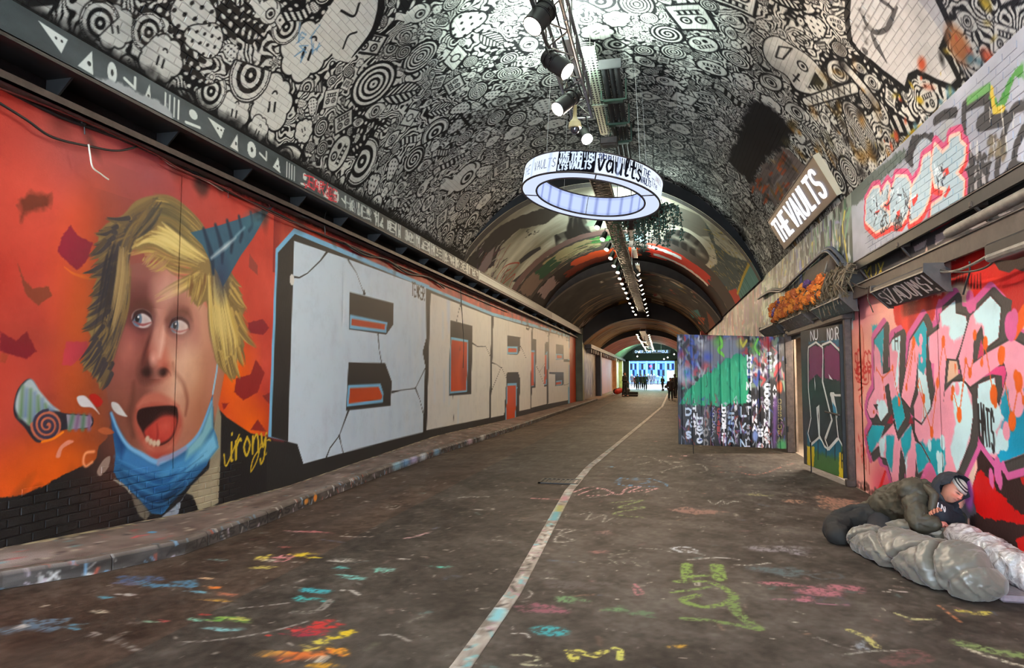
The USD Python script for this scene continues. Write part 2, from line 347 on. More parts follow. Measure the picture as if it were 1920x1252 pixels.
# channel blocks across the road
GY = [-9, 3.6, 4.92, 7.02, 9.33, 11.85, 15.57, 22.57, 35.6, 50.4, 66.7, 78]; GX = [-1.15, -1.15, -1.14, -1.23, -1.33, -1.31, -1.10, -.72, -.04, .26, .56, .7]
def gut_x(y): return np.interp(y, GY, GX)
gt = Canvas(lambda u, v, o: np.stack([gut_x(u) + v, u, .004 + o], -1), (128, 122, 116)); y = 2.7
while y < 60:
    L = .92 if y < 16 else 2.4; n = 46 if y < 8 else 14
    gt.brick('brick', y, y + L, -.01, .115, n, 9 if y < 8 else 5, h=.006, joint=.003, rng=rng); y += L
gt.ready()
# ------------------------------------------------------------------ painting kit
def zoomed(plane):
    """Points measured on an enlarged crop of the photograph (its corner and scale), taken to surface metres."""
    return lambda x0, y0, s: (lambda *p: np.array([plane(x0 + a / s, y0 + b / s) for a, b in p]))
onL = zoomed(lambda x, y: on(0, XL, x, y)[1:]); onR = zoomed(lambda x, y: on(0, XR, x, y)[1:])
onV = zoomed(lambda x, y: V1.on(x, y)); onV2 = zoomed(lambda x, y: V2.on(x, y)); onV3 = zoomed(lambda x, y: V3.on(x, y)); onF = zoomed(lambda x, y: on(2, 0, x, y)[:2])
sm = lambda p, n=6: spline(p, n, True)
cu = lambda p, n=6: spline(p, n)
GL = {'A': '0,0 .35,1 .7,0|.15,.4 .55,.4', 'B': '0,0 0,1 .5,1 .62,.85 .5,.55 0,.52|.5,.55 .68,.3 .5,0 0,0', 'C': '.65,.85 .4,1 .12,.85 0,.5 .12,.12 .4,0 .65,.15', 'D': '0,0 0,1 .4,1 .65,.7 .65,.3 .4,0 0,0',
      'E': '.6,0 0,0 0,1 .6,1|0,.52 .5,.52', 'F': '0,0 0,1 .6,1|0,.52 .5,.52', 'G': '.65,.85 .4,1 .12,.85 0,.5 .12,.12 .4,0 .65,.15 .65,.45 .4,.45', 'H': '0,0 0,1|.62,0 .62,1|0,.5 .62,.5', 'I': '.3,0 .3,1', 'J': '.1,.2 .3,0 .5,.2 .5,1',
      'K': '0,0 0,1|.6,1 0,.45 .65,0', 'L': '0,1 0,0 .55,0', 'M': '0,0 .05,1 .38,.35 .72,1 .78,0', 'N': '0,0 0,1 .62,0 .62,1', 'O': '.33,1 .05,.8 0,.5 .08,.15 .35,0 .6,.18 .68,.5 .6,.85 .33,1', 'P': '0,0 0,1 .5,1 .65,.78 .5,.5 0,.48',
      'Q': '.33,1 0,.5 .35,0 .68,.5 .33,1|.45,.25 .7,-.05', 'R': '0,0 0,1 .5,1 .63,.78 .5,.52 0,.5|.3,.5 .65,0', 'S': '.6,.85 .35,1 .08,.82 .15,.58 .5,.45 .62,.2 .35,0 .03,.14', 'T': '.33,0 .33,1|0,1 .68,1', 'U': '0,1 0,.25 .3,0 .6,.25 .62,1',
      'V': '0,1 .33,0 .66,1', 'W': '0,1 .2,0 .42,.6 .62,0 .85,1', 'X': '0,0 .65,1|0,1 .65,0', 'Y': '0,1 .32,.5 .65,1|.32,.5 .32,0', 'Z': '0,1 .62,1 0,0 .65,0', '1': '.1,.8 .3,1 .3,0', '2': '0,.8 .3,1 .6,.75 0,0 .62,0', '.': '.1,0 .14,.05', '-': '.05,.5 .5,.5', ' ': '', ':': '.2,.1 .2,.2|.2,.7 .2,.8', '!': '.2,1 .2,.35|.2,.1 .2,0',
      'a': '.5,.5 .2,.55 .02,.28 .2,0 .48,.2 .5,.5 .55,0', 'd': '.5,.5 .2,.55 .02,.28 .2,0 .48,.2|.5,1 .52,0', 'e': '.05,.28 .5,.32 .3,.56 .03,.28 .25,0 .52,.12', 'h': '0,1 0,0|0,.35 .25,.55 .48,.4 .48,0', 'i': '.2,.52 .2,.05 .3,0|.2,.75 .22,.78', 'l': '.15,.1 .35,.9 .2,1 .12,.6 .2,.05 .4,.08', 'n': '0,.52 .02,0 .05,.35 .3,.55 .45,.35 .48,0',
      'o': '.25,.55 .02,.28 .25,0 .5,.28 .25,.55', 'r': '0,.52 .03,0 .06,.35 .3,.55 .4,.5', 's': '.42,.48 .2,.55 .08,.42 .4,.2 .25,0 .02,.08', 't': '.2,.85 .2,.1 .42,.05|0,.55 .42,.55', 'u': '0,.52 .05,.1 .25,0 .48,.2 .5,.52 .52,0', 'v': '0,.52 .22,0 .48,.55', 'y': '0,.52 .2,.1 .45,.5 .3,-.2 .05,-.4 -.02,-.25', 'p': '0,.52 0,-.4|0,.3 .25,.55 .5,.28 .2,0 0,.15'}
def glyphs(text, gap=.22):
    x = 0; out = []
    for ch in text:
        for st in GL.get(ch, '').split('|'):
            if st: out.append(np.array([[float(k) for k in q.split(',')] for q in st.split()]) + [x, 0])
        w = max([p[:, 0].max() - x for p in out if p[:, 0].max() >= x] + [.3]) if ch != ' ' else .35
        x += (w if w > 0 else .4) + gap
    return out, x - gap
def write(cv, text, a, b, h, w, col, up=None, curve=True, gap=.22, soft=0.0, alpha=1.0, jit=0.0, seed=1):
    """Hand lettering from a to b (surface metres), capitals h tall."""
    a, b = np.asarray(a, float), np.asarray(b, float); g, L = glyphs(text, gap); d = (b - a) / L
    n = np.asarray(up, float) if up is not None else np.array([-(b - a)[1], (b - a)[0]]) / np.hypot(*(b - a))
    r = np.random.default_rng(seed)
    for p in g:
        p = p + r.normal(0, jit, p.shape) if jit else p
        q = a + p[:, :1] * d + p[:, 1:] * n * h
        cv.line(cu(q, 4) if curve and len(q) > 2 else q, w, col, soft=soft, alpha=alpha)
def strands(cv, A, B, n, w, cols, seed=0, jit=.02, alpha=.85, n2=6):
    """Brush strokes that run between two guide curves."""
    r = np.random.default_rng(seed); A, B = cu(A, n2), cu(B, n2)
    for i in range(n):
        t = r.uniform(0, 1); k0, k1 = sorted((r.uniform(0, .35), r.uniform(.6, 1.0))); m = len(A)
        P = (A * (1 - t) + B * t)[int(k0 * m):max(int(k1 * m), int(k0 * m) + 3)] + r.normal(0, jit, 2)
        cv.line(P, [w * .4, w * r.uniform(.7, 1.3), w * .9, w * .15], cols[r.integers(len(cols))], soft=w * .5, alpha=alpha * r.uniform(.5, 1))
def blots(cv, n, box_, size, cols, seed=0, alpha=.5, soft=.5):
    r = np.random.default_rng(seed)
    for _ in range(n):
        c = (r.uniform(box_[0], box_[1]), r.uniform(box_[2], box_[3])); z = size * r.uniform(.3, 1.4)
        cv.oval(c, (z, z * r.uniform(.3, .8)), cols[r.integers(len(cols))], soft=z * soft, alpha=alpha * r.uniform(.4, 1), rot=r.uniform(0, 3.1))

# ------------------------------------------------------------------ left wall: the shouting face
q = onL(0, 0, 1.0); RED = (200, 62, 47)
wl.C[:] = RED
k = wl.near(3.0, 11, 0, 4.3); nz = meshkit.fbm(np.stack([wl.U[k], wl.V[k], 0 * k], 1) * 1.7, 5, 3)[:, None]; wl.C[k] += (nz - .5) * np.array([70, 60, 50])
k = wl.near(8, 43, 3, 4.3); nz = meshkit.fbm(np.stack([wl.U[k] * 2, wl.V[k], 0 * k], 1) * 1.2, 4, 9)[:, None]; wl.C[k] = (170, 52, 38) + (nz - .5) * np.array([160, 120, 50])
for c, r, col, al in [((280, 330), (.75, .45), (150, 78, 84), .75), ((130, 290), (.45, .3), (165, 80, 78), .5), ((420, 420), (.5, .4), (178, 66, 56), .6), ((60, 430), (.4, .5), (216, 74, 54), .6), ((40, 760), (.35, .6), (214, 78, 56), .6), ((120, 800), (.45, .45), (150, 62, 44), .7), ((100, 640), (.5, .35), (186, 74, 60), .5),
                      ((175, 560), (.25, .6), (240, 104, 30), .8), ((185, 730), (.22, .6), (244, 100, 14), .95), ((160, 860), (.5, .25), (242, 98, 14), .9), ((60, 910), (.6, .12), (246, 98, 10), .9), ((440, 700), (.35, .5), (246, 100, 10), .95), ((470, 800), (.4, .3), (244, 100, 16), .9), ((430, 590), (.25, .35), (240, 104, 40), .6), ((470, 560), (.25, .5), (190, 58, 44), .6)]:
    wl.oval(q(c)[0], r, col, soft=max(r) * 1.0, alpha=al)
z1 = onL(0, 400, 2.981)
for P, col in [([(395, 65), (430, 120), (520, 165), (490, 260), (430, 320), (345, 240), (320, 215), (345, 130)], (150, 30, 52)), ([(100, 280), (135, 370), (180, 420), (270, 405), (290, 460), (215, 515), (140, 450)], (140, 62, 40)), ([(0, 660), (90, 710), (150, 660), (205, 770), (150, 815), (0, 770)], (128, 24, 38)),
               ([(370, 715), (500, 715), (470, 790), (400, 850), (345, 845)], (222, 62, 78)), ([(0, 775), (50, 790), (30, 840), (0, 830)], (170, 66, 40)), ([(1385, 610), (1470, 590), (1505, 640), (1470, 680), (1390, 665)], (140, 26, 40)), ([(1395, 225), (1440, 290), (1440, 345), (1390, 300)], (150, 60, 52)), ([(1430, 815), (1480, 890), (1440, 1000), (1360, 1045), (1310, 1000), (1320, 920), (1400, 900)], (150, 34, 34)), ([(1465, 1020), (1510, 1000), (1510, 1070)], (140, 40, 36)), ([(1440, 1150), (1490, 1220), (1400, 1210)], (150, 40, 34)), ([(1240, 1060), (1280, 1060), (1250, 1100)], (150, 30, 30))]:
    wl.poly(z1(*P), col, soft=.012, alpha=.88, rag=.01)
wl.poly(onL(0, 0, 2.981)((100, 1110), (180, 1070), (285, 1080), (285, 1170), (180, 1180), (110, 1250)), (120, 48, 30), soft=.03, alpha=.6, rag=.03)
wl.line(cu(z1((360, 300), (420, 340), (520, 365), (560, 360))), [.01, .03, .01], (240, 110, 30), soft=.01)
for c, w in [((60, 800), .2), ((90, 950), .06), ((160, 1060), .1)]: wl.oval(q((c[0], c[1] * .72 + 60))[0], (w, w * .4), (140, 54, 36), soft=w, alpha=.35)
# black ground under the colours, and the suit
z3 = onL(0, 640, 3.295)
BLK = (36, 33, 32)
edge = [(0, 968), (120, 950), (240, 905), (350, 850), (430, 805), (510, 770), (590, 735), (610, 650), (660, 600), (690, 480), (700, 420), (730, 480)]
wl.poly(np.vstack([z3(*edge), onL(0, 0, 1)((240, 700), (240, 1080), (-40, 1120), (-40, 935))]), BLK, soft=.012, rag=.012, seed=4)
wl.poly(q((404, 760), (425, 782), (470, 812), (505, 820), (560, 832), (572, 880), (575, 920), (300, 1060), (220, 1000), (230, 850), (300, 800)), (34, 32, 33), soft=.01)
blots(wl, 60, (4.3, 7.2, .1, .7), .1, [(24, 22, 21), (52, 47, 44), (40, 36, 34)], 5, .5)
# collar and shirt
z2 = onL(160, 560, 2.981)
wl.poly(z2((735, 560), (760, 660), (755, 900), (740, 1140), (690, 1170), (630, 1190), (600, 1100), (560, 1085), (600, 1030), (690, 950), (720, 720)), (150, 138, 112), soft=.015)
wl.poly(z2((690, 960), (745, 900), (738, 1130), (640, 1190), (600, 1100), (640, 1040)), (166, 152, 124), soft=.05, alpha=.7)
wl.poly(z2((250, 1080), (330, 1140), (360, 1200), (340, 1240), (300, 1215), (270, 1150)), (112, 102, 88), soft=.02)
wl.poly(z2((430, 1215), (530, 1130), (560, 1090), (520, 1200), (480, 1235), (420, 1240)), (150, 160, 172), soft=.02)
wl.poly(z2((560, 1090), (610, 1130), (635, 1195), (520, 1215), (530, 1140)), (30, 28, 30), soft=.01)
# face
face = sm(z2((135, 250), (105, 300), (105, 420), (120, 520), (135, 600), (165, 700), (230, 800), (310, 870), (405, 910), (490, 870), (570, 820), (640, 740), (700, 620), (720, 520), (745, 330), (780, 250), (760, 160), (690, 60), (560, -60), (440, -180), (250, -190), (160, -60), (130, 100)), 4)
wl.poly(face, (180, 112, 92), soft=.012)
wl.poly(z2((745, 270), (795, 270), (785, 380), (750, 560), (720, 690), (715, 540)), (176, 110, 84), soft=.02)
def dab(c, r, col, al=.8, rot=0, so=1.1): wl.oval(z2(c)[0], (r[0], r[1]), col, soft=max(r) * so, alpha=al, rot=rot)
for c, r, col, al in [((150, 350), (.24, .75), (84, 46, 40), .85), ((180, 520), (.2, .5), (120, 66, 52), .8), ((230, 690), (.2, .35), (132, 74, 56), .8), ((215, 330), (.22, .3), (178, 96, 84), .8), ((560, 330), (.35, .45), (216, 162, 132), .9), ((620, 480), (.2, .45), (204, 142, 108), .85), ((520, 480), (.18, .3), (214, 160, 132), .8), ((640, 620), (.14, .35), (160, 92, 62), .75), ((470, 420), (.1, .12), (190, 110, 84), .5),
                      ((480, -60), (.4, .3), (196, 138, 122), .8), ((300, -90), (.3, .35), (170, 104, 96), .7), ((200, -120), (.15, .5), (116, 66, 58), .8), ((640, 60), (.2, .3), (208, 150, 124), .8),
                      ((300, 40), (.22, .18), (96, 46, 44), .85), ((500, 60), (.2, .2), (128, 66, 54), .85), ((290, 180), (.2, .16), (136, 66, 66), .75), ((545, 225), (.2, .14), (150, 78, 72), .75), ((600, 150), (.08, .15), (160, 90, 80), .6),
                      ((415, 190), (.06, .3), (212, 146, 126), .9), ((385, 290), (.12, .22), (200, 112, 92), .9), ((395, 360), (.16, .15), (196, 92, 72), .9), ((455, 400), (.08, .07), (170, 84, 64), .8), ((345, 390), (.1, .12), (74, 40, 34), .9), ((370, 430), (.12, .06), (96, 48, 40), .8), ((340, 200), (.045, .4), (96, 46, 44), .7)]: dab(c, r, col, al)
wl.line(cu(z2((385, 100), (370, 180), (345, 260), (325, 330), (320, 370))), [.02, .05, .05, .02], (92, 42, 38), soft=.04, alpha=.8)
wl.line(cu(z2((440, 160), (430, 240), (415, 320))), [.03, .08, .05], (232, 176, 156), soft=.06, alpha=.8)
wl.line(cu(z2((490, 360), (500, 410), (545, 470), (570, 560), (560, 650))), [.02, .05, .05, .02], (128, 64, 46), soft=.05, alpha=.85)
wl.line(cu(z2((270, 470), (265, 560), (250, 650), (270, 760))), [.02, .07, .05], (104, 54, 42), soft=.07, alpha=.75)
wl.line(cu(z2((420, 405), (445, 395), (470, 410), (478, 430))), [.02, .03, .01], (110, 44, 34), soft=.02, alpha=.8)
for c in ((345, 408), (432, 410)): wl.oval(z2(c)[0], (.07, .045), (52, 24, 22), soft=.04, alpha=.9)
# eyes
for c, ir, lid in [((318, 110), (290, 112), 1), ((525, 148), (500, 150), 1)]:
    c0 = z2(c)[0]; wl.oval(c0, (.19, .135), (92, 48, 48), soft=.09, alpha=.8); wl.oval(c0, (.135, .095), (214, 200, 196), soft=.02); wl.oval(c0 + (.05, -.02), (.07, .06), (190, 170, 168), soft=.05, alpha=.6)
    i0 = z2(ir)[0]; wl.oval(i0, (.062, .078), (92, 116, 138), soft=.015); wl.oval(i0, (.028, .036), (24, 24, 30), soft=.01); wl.oval(i0 + (.015, .02), (.012, .012), (230, 232, 236))
    wl.line(cu(z2((c[0] - 55, c[1] + 10), (c[0] - 35, c[1] - 28), (c[0] + 5, c[1] - 40), (c[0] + 45, c[1] - 15), (c[0] + 58, c[1] + 22))), [.015, .045, .045, .04, .01], (58, 28, 30), soft=.02)
    wl.line(cu(z2((c[0] - 45, c[1] + 18), (c[0], c[1] + 36), (c[0] + 52, c[1] + 22))), [.01, .025, .01], (150, 70, 70), soft=.02)
    wl.line(cu(z2((c[0] - 70, c[1] - 30), (c[0] - 30, c[1] - 78), (c[0] + 40, c[1] - 72), (c[0] + 70, c[1] - 30))), [.03, .1, .1, .03], (92, 52, 40), soft=.07, alpha=.6)
# mouth
wl.poly(sm(z2((290, 590), (330, 555), (400, 545), (470, 570), (520, 610), (545, 680), (530, 760), (480, 840), (410, 890), (340, 850), (290, 770), (270, 680))), (176, 84, 66), soft=.06, alpha=.9)
wl.line(cu(z2((295, 600), (340, 565), (400, 552), (470, 575), (520, 605))), [.03, .1, .11, .08, .03], (190, 104, 84), soft=.05)
wl.poly(sm(z2((288, 650), (310, 615), (400, 600), (500, 600), (518, 640), (515, 700), (490, 770), (445, 810), (390, 822), (345, 790), (312, 730), (292, 690))), (44, 20, 20), soft=.02)
wl.poly(sm(z2((330, 740), (380, 690), (440, 655), (500, 660), (508, 700), (480, 770), (430, 806), (385, 812), (345, 785))), (182, 56, 46), soft=.04)
wl.oval(z2((450, 710))[0], (.13, .1), (216, 92, 74), soft=.14, alpha=.7); wl.line(cu(z2((400, 700), (405, 760), (395, 800))), [.01, .03, .01], (130, 30, 30), soft=.03, alpha=.6)
for c in ((347, 785), (365, 800), (385, 808), (407, 806)): wl.oval(z2(c)[0], (.03, .035), (206, 178, 152), soft=.02)
wl.line(cu(z2((330, 800), (380, 850), (440, 850), (500, 800), (530, 730))), [.02, .07, .08, .06, .02], (204, 112, 88), soft=.06, alpha=.85)
wl.oval(z2((400, 880))[0], (.2, .06), (170, 66, 52), soft=.08, alpha=.8)
# face mask below the chin
mk = z2((140, 630), (165, 680), (190, 750), (240, 820), (310, 870), (405, 918), (490, 880), (570, 825), (640, 745), (690, 600), (712, 530), (715, 720), (735, 770), (745, 830), (690, 900), (680, 930), (560, 1060), (480, 1140), (430, 1205), (370, 1200), (300, 1120), (170, 1000), (155, 960), (170, 880), (155, 760))
wl.poly(mk, (44, 98, 142), soft=.01)
for P, col, al in [([(165, 880), (240, 830), (330, 880), (405, 930), (430, 980), (280, 990)], (60, 122, 176), .8), ([(400, 950), (560, 870), (690, 790), (660, 890), (480, 1040), (430, 1060)], (70, 140, 190), .7), ([(570, 830), (650, 740), (700, 600), (712, 560), (714, 720), (650, 830), (560, 900)], (130, 186, 196), .85), ([(650, 830), (720, 740), (745, 830), (690, 900), (560, 960)], (120, 190, 222), .8), ([(190, 960), (300, 1080), (400, 1120), (560, 1000), (500, 1100), (420, 1190), (360, 1190), (280, 1090)], (22, 54, 88), .75), ([(440, 1120), (560, 1050), (690, 930), (600, 1030), (470, 1150)], (20, 30, 44), .9), ([(140, 640), (165, 690), (230, 810), (200, 900), (160, 760)], (30, 70, 120), .8), ([(330, 1000), (430, 1010), (520, 950), (460, 1070), (390, 1080)], (28, 84, 138), .7)]: wl.poly(z2(*P), col, soft=.06, alpha=al)
wl.line(cu(z2((145, 640), (185, 740), (240, 822), (310, 866), (405, 912), (490, 874), (570, 824), (640, 742), (705, 575))), [.03, .04, .05, .06, .05, .05, .03], (120, 176, 216), soft=.02, alpha=.8)
wl.line(cu(z2((405, 925), (420, 900), (490, 878), (560, 836))), [.04, .07, .05], (150, 150, 180), soft=.03, alpha=.8)
for a in range(7): wl.line(cu(z2((190 + a * 12, 900 + a * 28), (330, 960 + a * 28), (430, 985 + a * 27), (560, 930 + a * 20), (680 - a * 20, 850 + a * 25))), [.01, .022, .01], [(84, 150, 196), (24, 66, 112)][a % 2], soft=.02, alpha=.5)
wl.line(z2((745, 290), (735, 400), (712, 530)), [.02, .03, .03], (150, 190, 210), soft=.01)
wl.line(cu(z2((160, 1010), (220, 1050), (250, 1085))), .02, (150, 140, 126), soft=.01)
# hair
z4 = onL(140, 340, 4.174); dark, mid, lit_, pale = (66, 58, 60), (130, 104, 62), (190, 156, 84), (214, 186, 112)
wl.poly(sm(z4((640, 105), (480, 150), (380, 260), (250, 330), (190, 420), (180, 560), (200, 700), (150, 820), (150, 920), (120, 1010), (90, 1130), (130, 1240), (60, 1420), (130, 1500), (180, 1560), (200, 1620), (260, 1460), (340, 1200), (420, 1000), (430, 760), (430, 560), (560, 540), (700, 560), (820, 640), (930, 720), (640, 900), (880, 800), (900, 880), (960, 980), (1030, 940), (1050, 1100), (1080, 1280), (1110, 1420), (1200, 1520), (1260, 1540), (1270, 1400), (1330, 1280), (1280, 1130), (1330, 1000), (1280, 820), (1220, 700), (1160, 560), (1040, 420), (1000, 330), (900, 220), (770, 120)), 3), (138, 112, 68), soft=.02)
St = lambda A, B, n, w, cols, sd, **k_: strands(wl, z4(*A), z4(*B), n, w, cols, sd, **k_)
St([(640, 110), (420, 260), (260, 500), (200, 760), (110, 1100)], [(700, 300), (480, 420), (400, 700), (390, 1000), (330, 1250)], 110, .035, [dark, mid, (98, 82, 66), (110, 88, 58)], 1)
St([(420, 300), (300, 340), (250, 350), (180, 420)], [(380, 900), (260, 980), (180, 1060), (60, 1150)], 60, .03, [dark, (86, 70, 56), mid], 2)
St([(380, 500), (330, 800), (260, 1100), (150, 1480)], [(430, 700), (410, 1000), (340, 1250), (230, 1600)], 60, .03, [dark, mid, (150, 120, 74)], 3)
St([(300, 1000), (220, 1150), (130, 1300), (30, 1440)], [(340, 1250), (280, 1400), (220, 1500), (150, 1560)], 40, .03, [dark, mid], 4)
St([(640, 110), (760, 140), (900, 230), (1010, 360)], [(560, 330), (720, 330), (900, 480), (1060, 610)], 80, .035, [(112, 98, 62), mid, lit_, (96, 84, 58)], 5)
St([(700, 330), (800, 420), (920, 520), (1060, 620)], [(420, 520), (560, 440), (760, 520), (1000, 640)], 80, .04, [lit_, pale, mid], 6)
St([(440, 560), (600, 530), (760, 600), (1000, 660)], [(700, 640), (780, 700), (880, 720), (1040, 720)], 45, .03, [lit_, mid, (150, 110, 72)], 7)
St([(960, 700), (860, 760), (720, 830), (580, 950)], [(1000, 740), (900, 820), (800, 880), (640, 930)], 30, .03, [lit_, pale, mid], 8)
St([(900, 720), (890, 800), (880, 880), (870, 930)], [(1040, 720), (1030, 820), (1000, 920), (960, 1010)], 40, .03, [(120, 84, 50), lit_, mid], 9)
St([(1040, 700), (1050, 900), (1060, 1150), (1120, 1460)], [(1180, 820), (1220, 1050), (1280, 1250), (1280, 1540)], 90, .04, [lit_, pale, (200, 164, 78), mid], 10)
St([(1180, 700), (1230, 800), (1290, 920), (1340, 1010)], [(1180, 900), (1250, 1080), (1330, 1200), (1420, 1290)], 40, .03, [lit_, mid, (120, 96, 56)], 11)
St([(620, 540), (560, 600), (540, 640), (520, 660)], [(760, 620), (720, 660), (660, 690), (600, 700)], 24, .022, [(176, 130, 92), lit_], 12)
St([(640, 130), (560, 240), (480, 380), (430, 470)], [(720, 200), (640, 320), (560, 380), (470, 420)], 40, .03, [(84, 76, 64), (62, 56, 54), mid], 13)
tips = [((250, 290), (420, 300)), ((190, 385), (330, 350)), ((165, 420), (300, 400)), ((150, 500), (290, 440)), ((120, 590), (260, 480)), ((150, 650), (280, 560)), ((75, 715), (260, 640)), ((130, 740), (260, 680)), ((150, 850), (280, 740)), ((120, 900), (250, 800)), ((105, 1000), (260, 880)), ((90, 1060), (240, 950)), ((70, 1135), (250, 1010)), ((60, 1175), (220, 1080)), ((120, 1250), (240, 1130)), ((40, 1420), (180, 1260)), ((70, 1480), (200, 1320)), ((140, 1530), (230, 1380)), ((180, 1580), (260, 1440)), ((210, 1630), (280, 1500)),
        ((1300, 830), (1210, 740)), ((1310, 900), (1220, 800)), ((1345, 1005), (1240, 860)), ((1320, 980), (1230, 900)), ((1300, 1180), (1240, 1000)), ((1350, 1200), (1260, 1040)), ((1420, 1290), (1290, 1140)), ((1290, 1545), (1230, 1380)), ((1240, 1560), (1190, 1400)), ((1180, 1500), (1130, 1340)), ((1320, 1440), (1270, 1300))]
for i, (t_, r0) in enumerate(tips):
    for j in range(5):
        dx, dy = rng.normal(0, 14, 2); m_ = ((t_[0] + r0[0]) / 2 + dx, (t_[1] + r0[1]) / 2 + 14 + dy); P = cu(z4((r0[0] + dx, r0[1] + dy), m_, (t_[0] + dx * .5, t_[1] + dy * .7)), 5); wl.line(P, [.05, .035, .004], [dark, mid, (84, 68, 52), (108, 88, 60)][j % 4] if i < 20 else [lit_, mid, (160, 128, 66)][j % 3], soft=.006, alpha=.85)
for c, r, col, al in [((560, 300), (.16, .26), (232, 184, 156), .6), ((470, -20), (.2, .16), (214, 160, 142), .6), ((600, 420), (.12, .2), (226, 172, 136), .5), ((400, 250), (.03, .16), (240, 190, 170), .7), ((380, 335), (.05, .06), (236, 168, 150), .7), ((500, 470), (.1, .14), (230, 180, 150), .6), ((250, 270), (.1, .14), (206, 120, 104), .5)]: dab(c, r, col, al)
St([(700, 330), (820, 430), (930, 530), (1060, 625)], [(480, 520), (600, 470), (780, 560), (1000, 650)], 40, .03, [pale, (226, 200, 128)], 14, alpha=.8)
St([(1050, 760), (1060, 950), (1080, 1200), (1130, 1440)], [(1170, 860), (1210, 1060), (1250, 1250), (1260, 1480)], 40, .026, [pale, (222, 194, 118)], 15, alpha=.8)
St([(300, 420), (250, 600), (200, 850), (120, 1180)], [(380, 600), (330, 850), (280, 1100), (200, 1480)], 40, .03, [(44, 42, 50), (56, 48, 46)], 16, alpha=.5)
St([(360, 480), (340, 700), (300, 950), (240, 1250)], [(420, 560), (410, 800), (380, 1000), (320, 1200)], 30, .024, [(176, 146, 96), (150, 122, 80)], 17, alpha=.8)
# paper hat
wl.poly(z4((905, 400), (1130, 345), (1330, 280), (1560, 190), (1500, 260), (1400, 440), (1300, 580), (1160, 825), (1120, 720), (1060, 620), (1000, 500)), (52, 92, 112), soft=.008)
for i in range(6):
    t = i / 6.0; a, b = z4((1010 + 92 * i, 375 - 33 * i), (1085 + 70 * i, 720 - 84 * i)); wl.line(cu([a, (a + b) / 2 + (.05, -.03), b]), [.05, .1 - .011 * i, .05], (24, 50, 72), soft=.03, alpha=.85)
wl.line(z4((1070, 600), (1180, 510), (1260, 440)), [.03, .06, .02], (200, 214, 220), soft=.04, alpha=.75); wl.line(z4((1260, 430), (1330, 360)), .03, (140, 176, 190), soft=.03, alpha=.7); wl.oval(z4((1150, 760))[0], (.12, .2), (40, 52, 84), soft=.2, alpha=.7); wl.oval(z4((1420, 290))[0], (.25, .1), (62, 118, 132), soft=.15, alpha=.6, rot=.5)
# paper blower and flecks
wl.poly(sm(z3((190, 230), (120, 280), (88, 370), (90, 460), (150, 530), (200, 600), (240, 625), (300, 600), (350, 560), (430, 540), (560, 530), (570, 465), (480, 450), (385, 440), (330, 400), (260, 330))), (44, 40, 48), soft=.01)
wl.poly(sm(z3((190, 232), (125, 290), (95, 380), (110, 450), (190, 520), (215, 460), (300, 425), (370, 430), (320, 390), (250, 310))), (176, 186, 186), soft=.02)
for a, b in (((140, 280), (130, 460)), ((190, 300), (185, 500)), ((235, 340), (240, 430)), ((280, 390), (290, 425))):
    wl.line(z3(a, b), [.03, .05], (104, 136, 92), soft=.03, alpha=.8); wl.line(z3((a[0] + 25, a[1] + 20), (b[0] + 28, b[1])), [.03, .05], (96, 118, 156), soft=.04, alpha=.7)
wl.poly(z3((410, 450), (560, 462), (570, 500), (555, 530), (420, 545)), (150, 138, 150), soft=.01)
for i in range(4): wl.line(z3((430 + 40 * i, 540), (450 + 34 * i, 460)), .045, [(90, 126, 100), (132, 96, 128)][i % 2], soft=.03, alpha=.8)
th = np.linspace(0, 5 * np.pi, 50); wl.line(z3(*[(290 + (12 + 5.2 * t) * math.cos(t) * .95, 515 + (12 + 5.2 * t) * math.sin(t)) for t in th]), .045, (196, 104, 74), soft=.012); wl.line(z3(*[(292 + (12 + 5.2 * t) * math.cos(t + 1.6) * .95, 517 + (12 + 5.2 * t) * math.sin(t + 1.6)) for t in th]), .025, (60, 52, 70), soft=.01)
wl.line(cu(z3((260, 620), (330, 600), (390, 560))), .02, (250, 130, 20), soft=.01)
for P, col in [([(475, 345), (520, 335), (560, 370), (590, 410), (615, 450), (570, 410), (500, 400)], (214, 206, 206)), ([(690, 375), (730, 385), (770, 440), (785, 465), (730, 450), (695, 415)], (206, 200, 196)), ([(550, 340), (590, 325), (635, 370), (600, 405)], (178, 28, 20)), ([(605, 550), (640, 530), (680, 540), (705, 565), (650, 575)], (184, 92, 52)), ([(420, 610), (455, 620), (390, 660), (370, 715), (345, 710), (370, 650)], (232, 140, 112)), ([(680, 710), (670, 770), (620, 830), (600, 800), (640, 730)], (150, 124, 110))]: wl.poly(sm(z3(*P)), col, soft=.012)
wl.line(cu(z3((580, 680), (530, 690), (515, 740), (530, 770), (570, 745))), .025, (244, 150, 100), soft=.02)
write(wl, 'irony', z2((800, 910))[0], z2((1010, 840))[0], .42, .035, (214, 178, 44), up=(0, 1)); wl.line(cu(z2((775, 870), (790, 930), (860, 760))), .025, (206, 170, 44)); wl.line(cu(z2((985, 790), (960, 900), (925, 965), (945, 880), (1020, 790), (1035, 810), (1010, 870))), .025, (206, 170, 44))
wl.line(cu(z2((1010, 765), (1060, 775), (1110, 800))), [.02, .1, .02], (112, 46, 48), soft=.03)
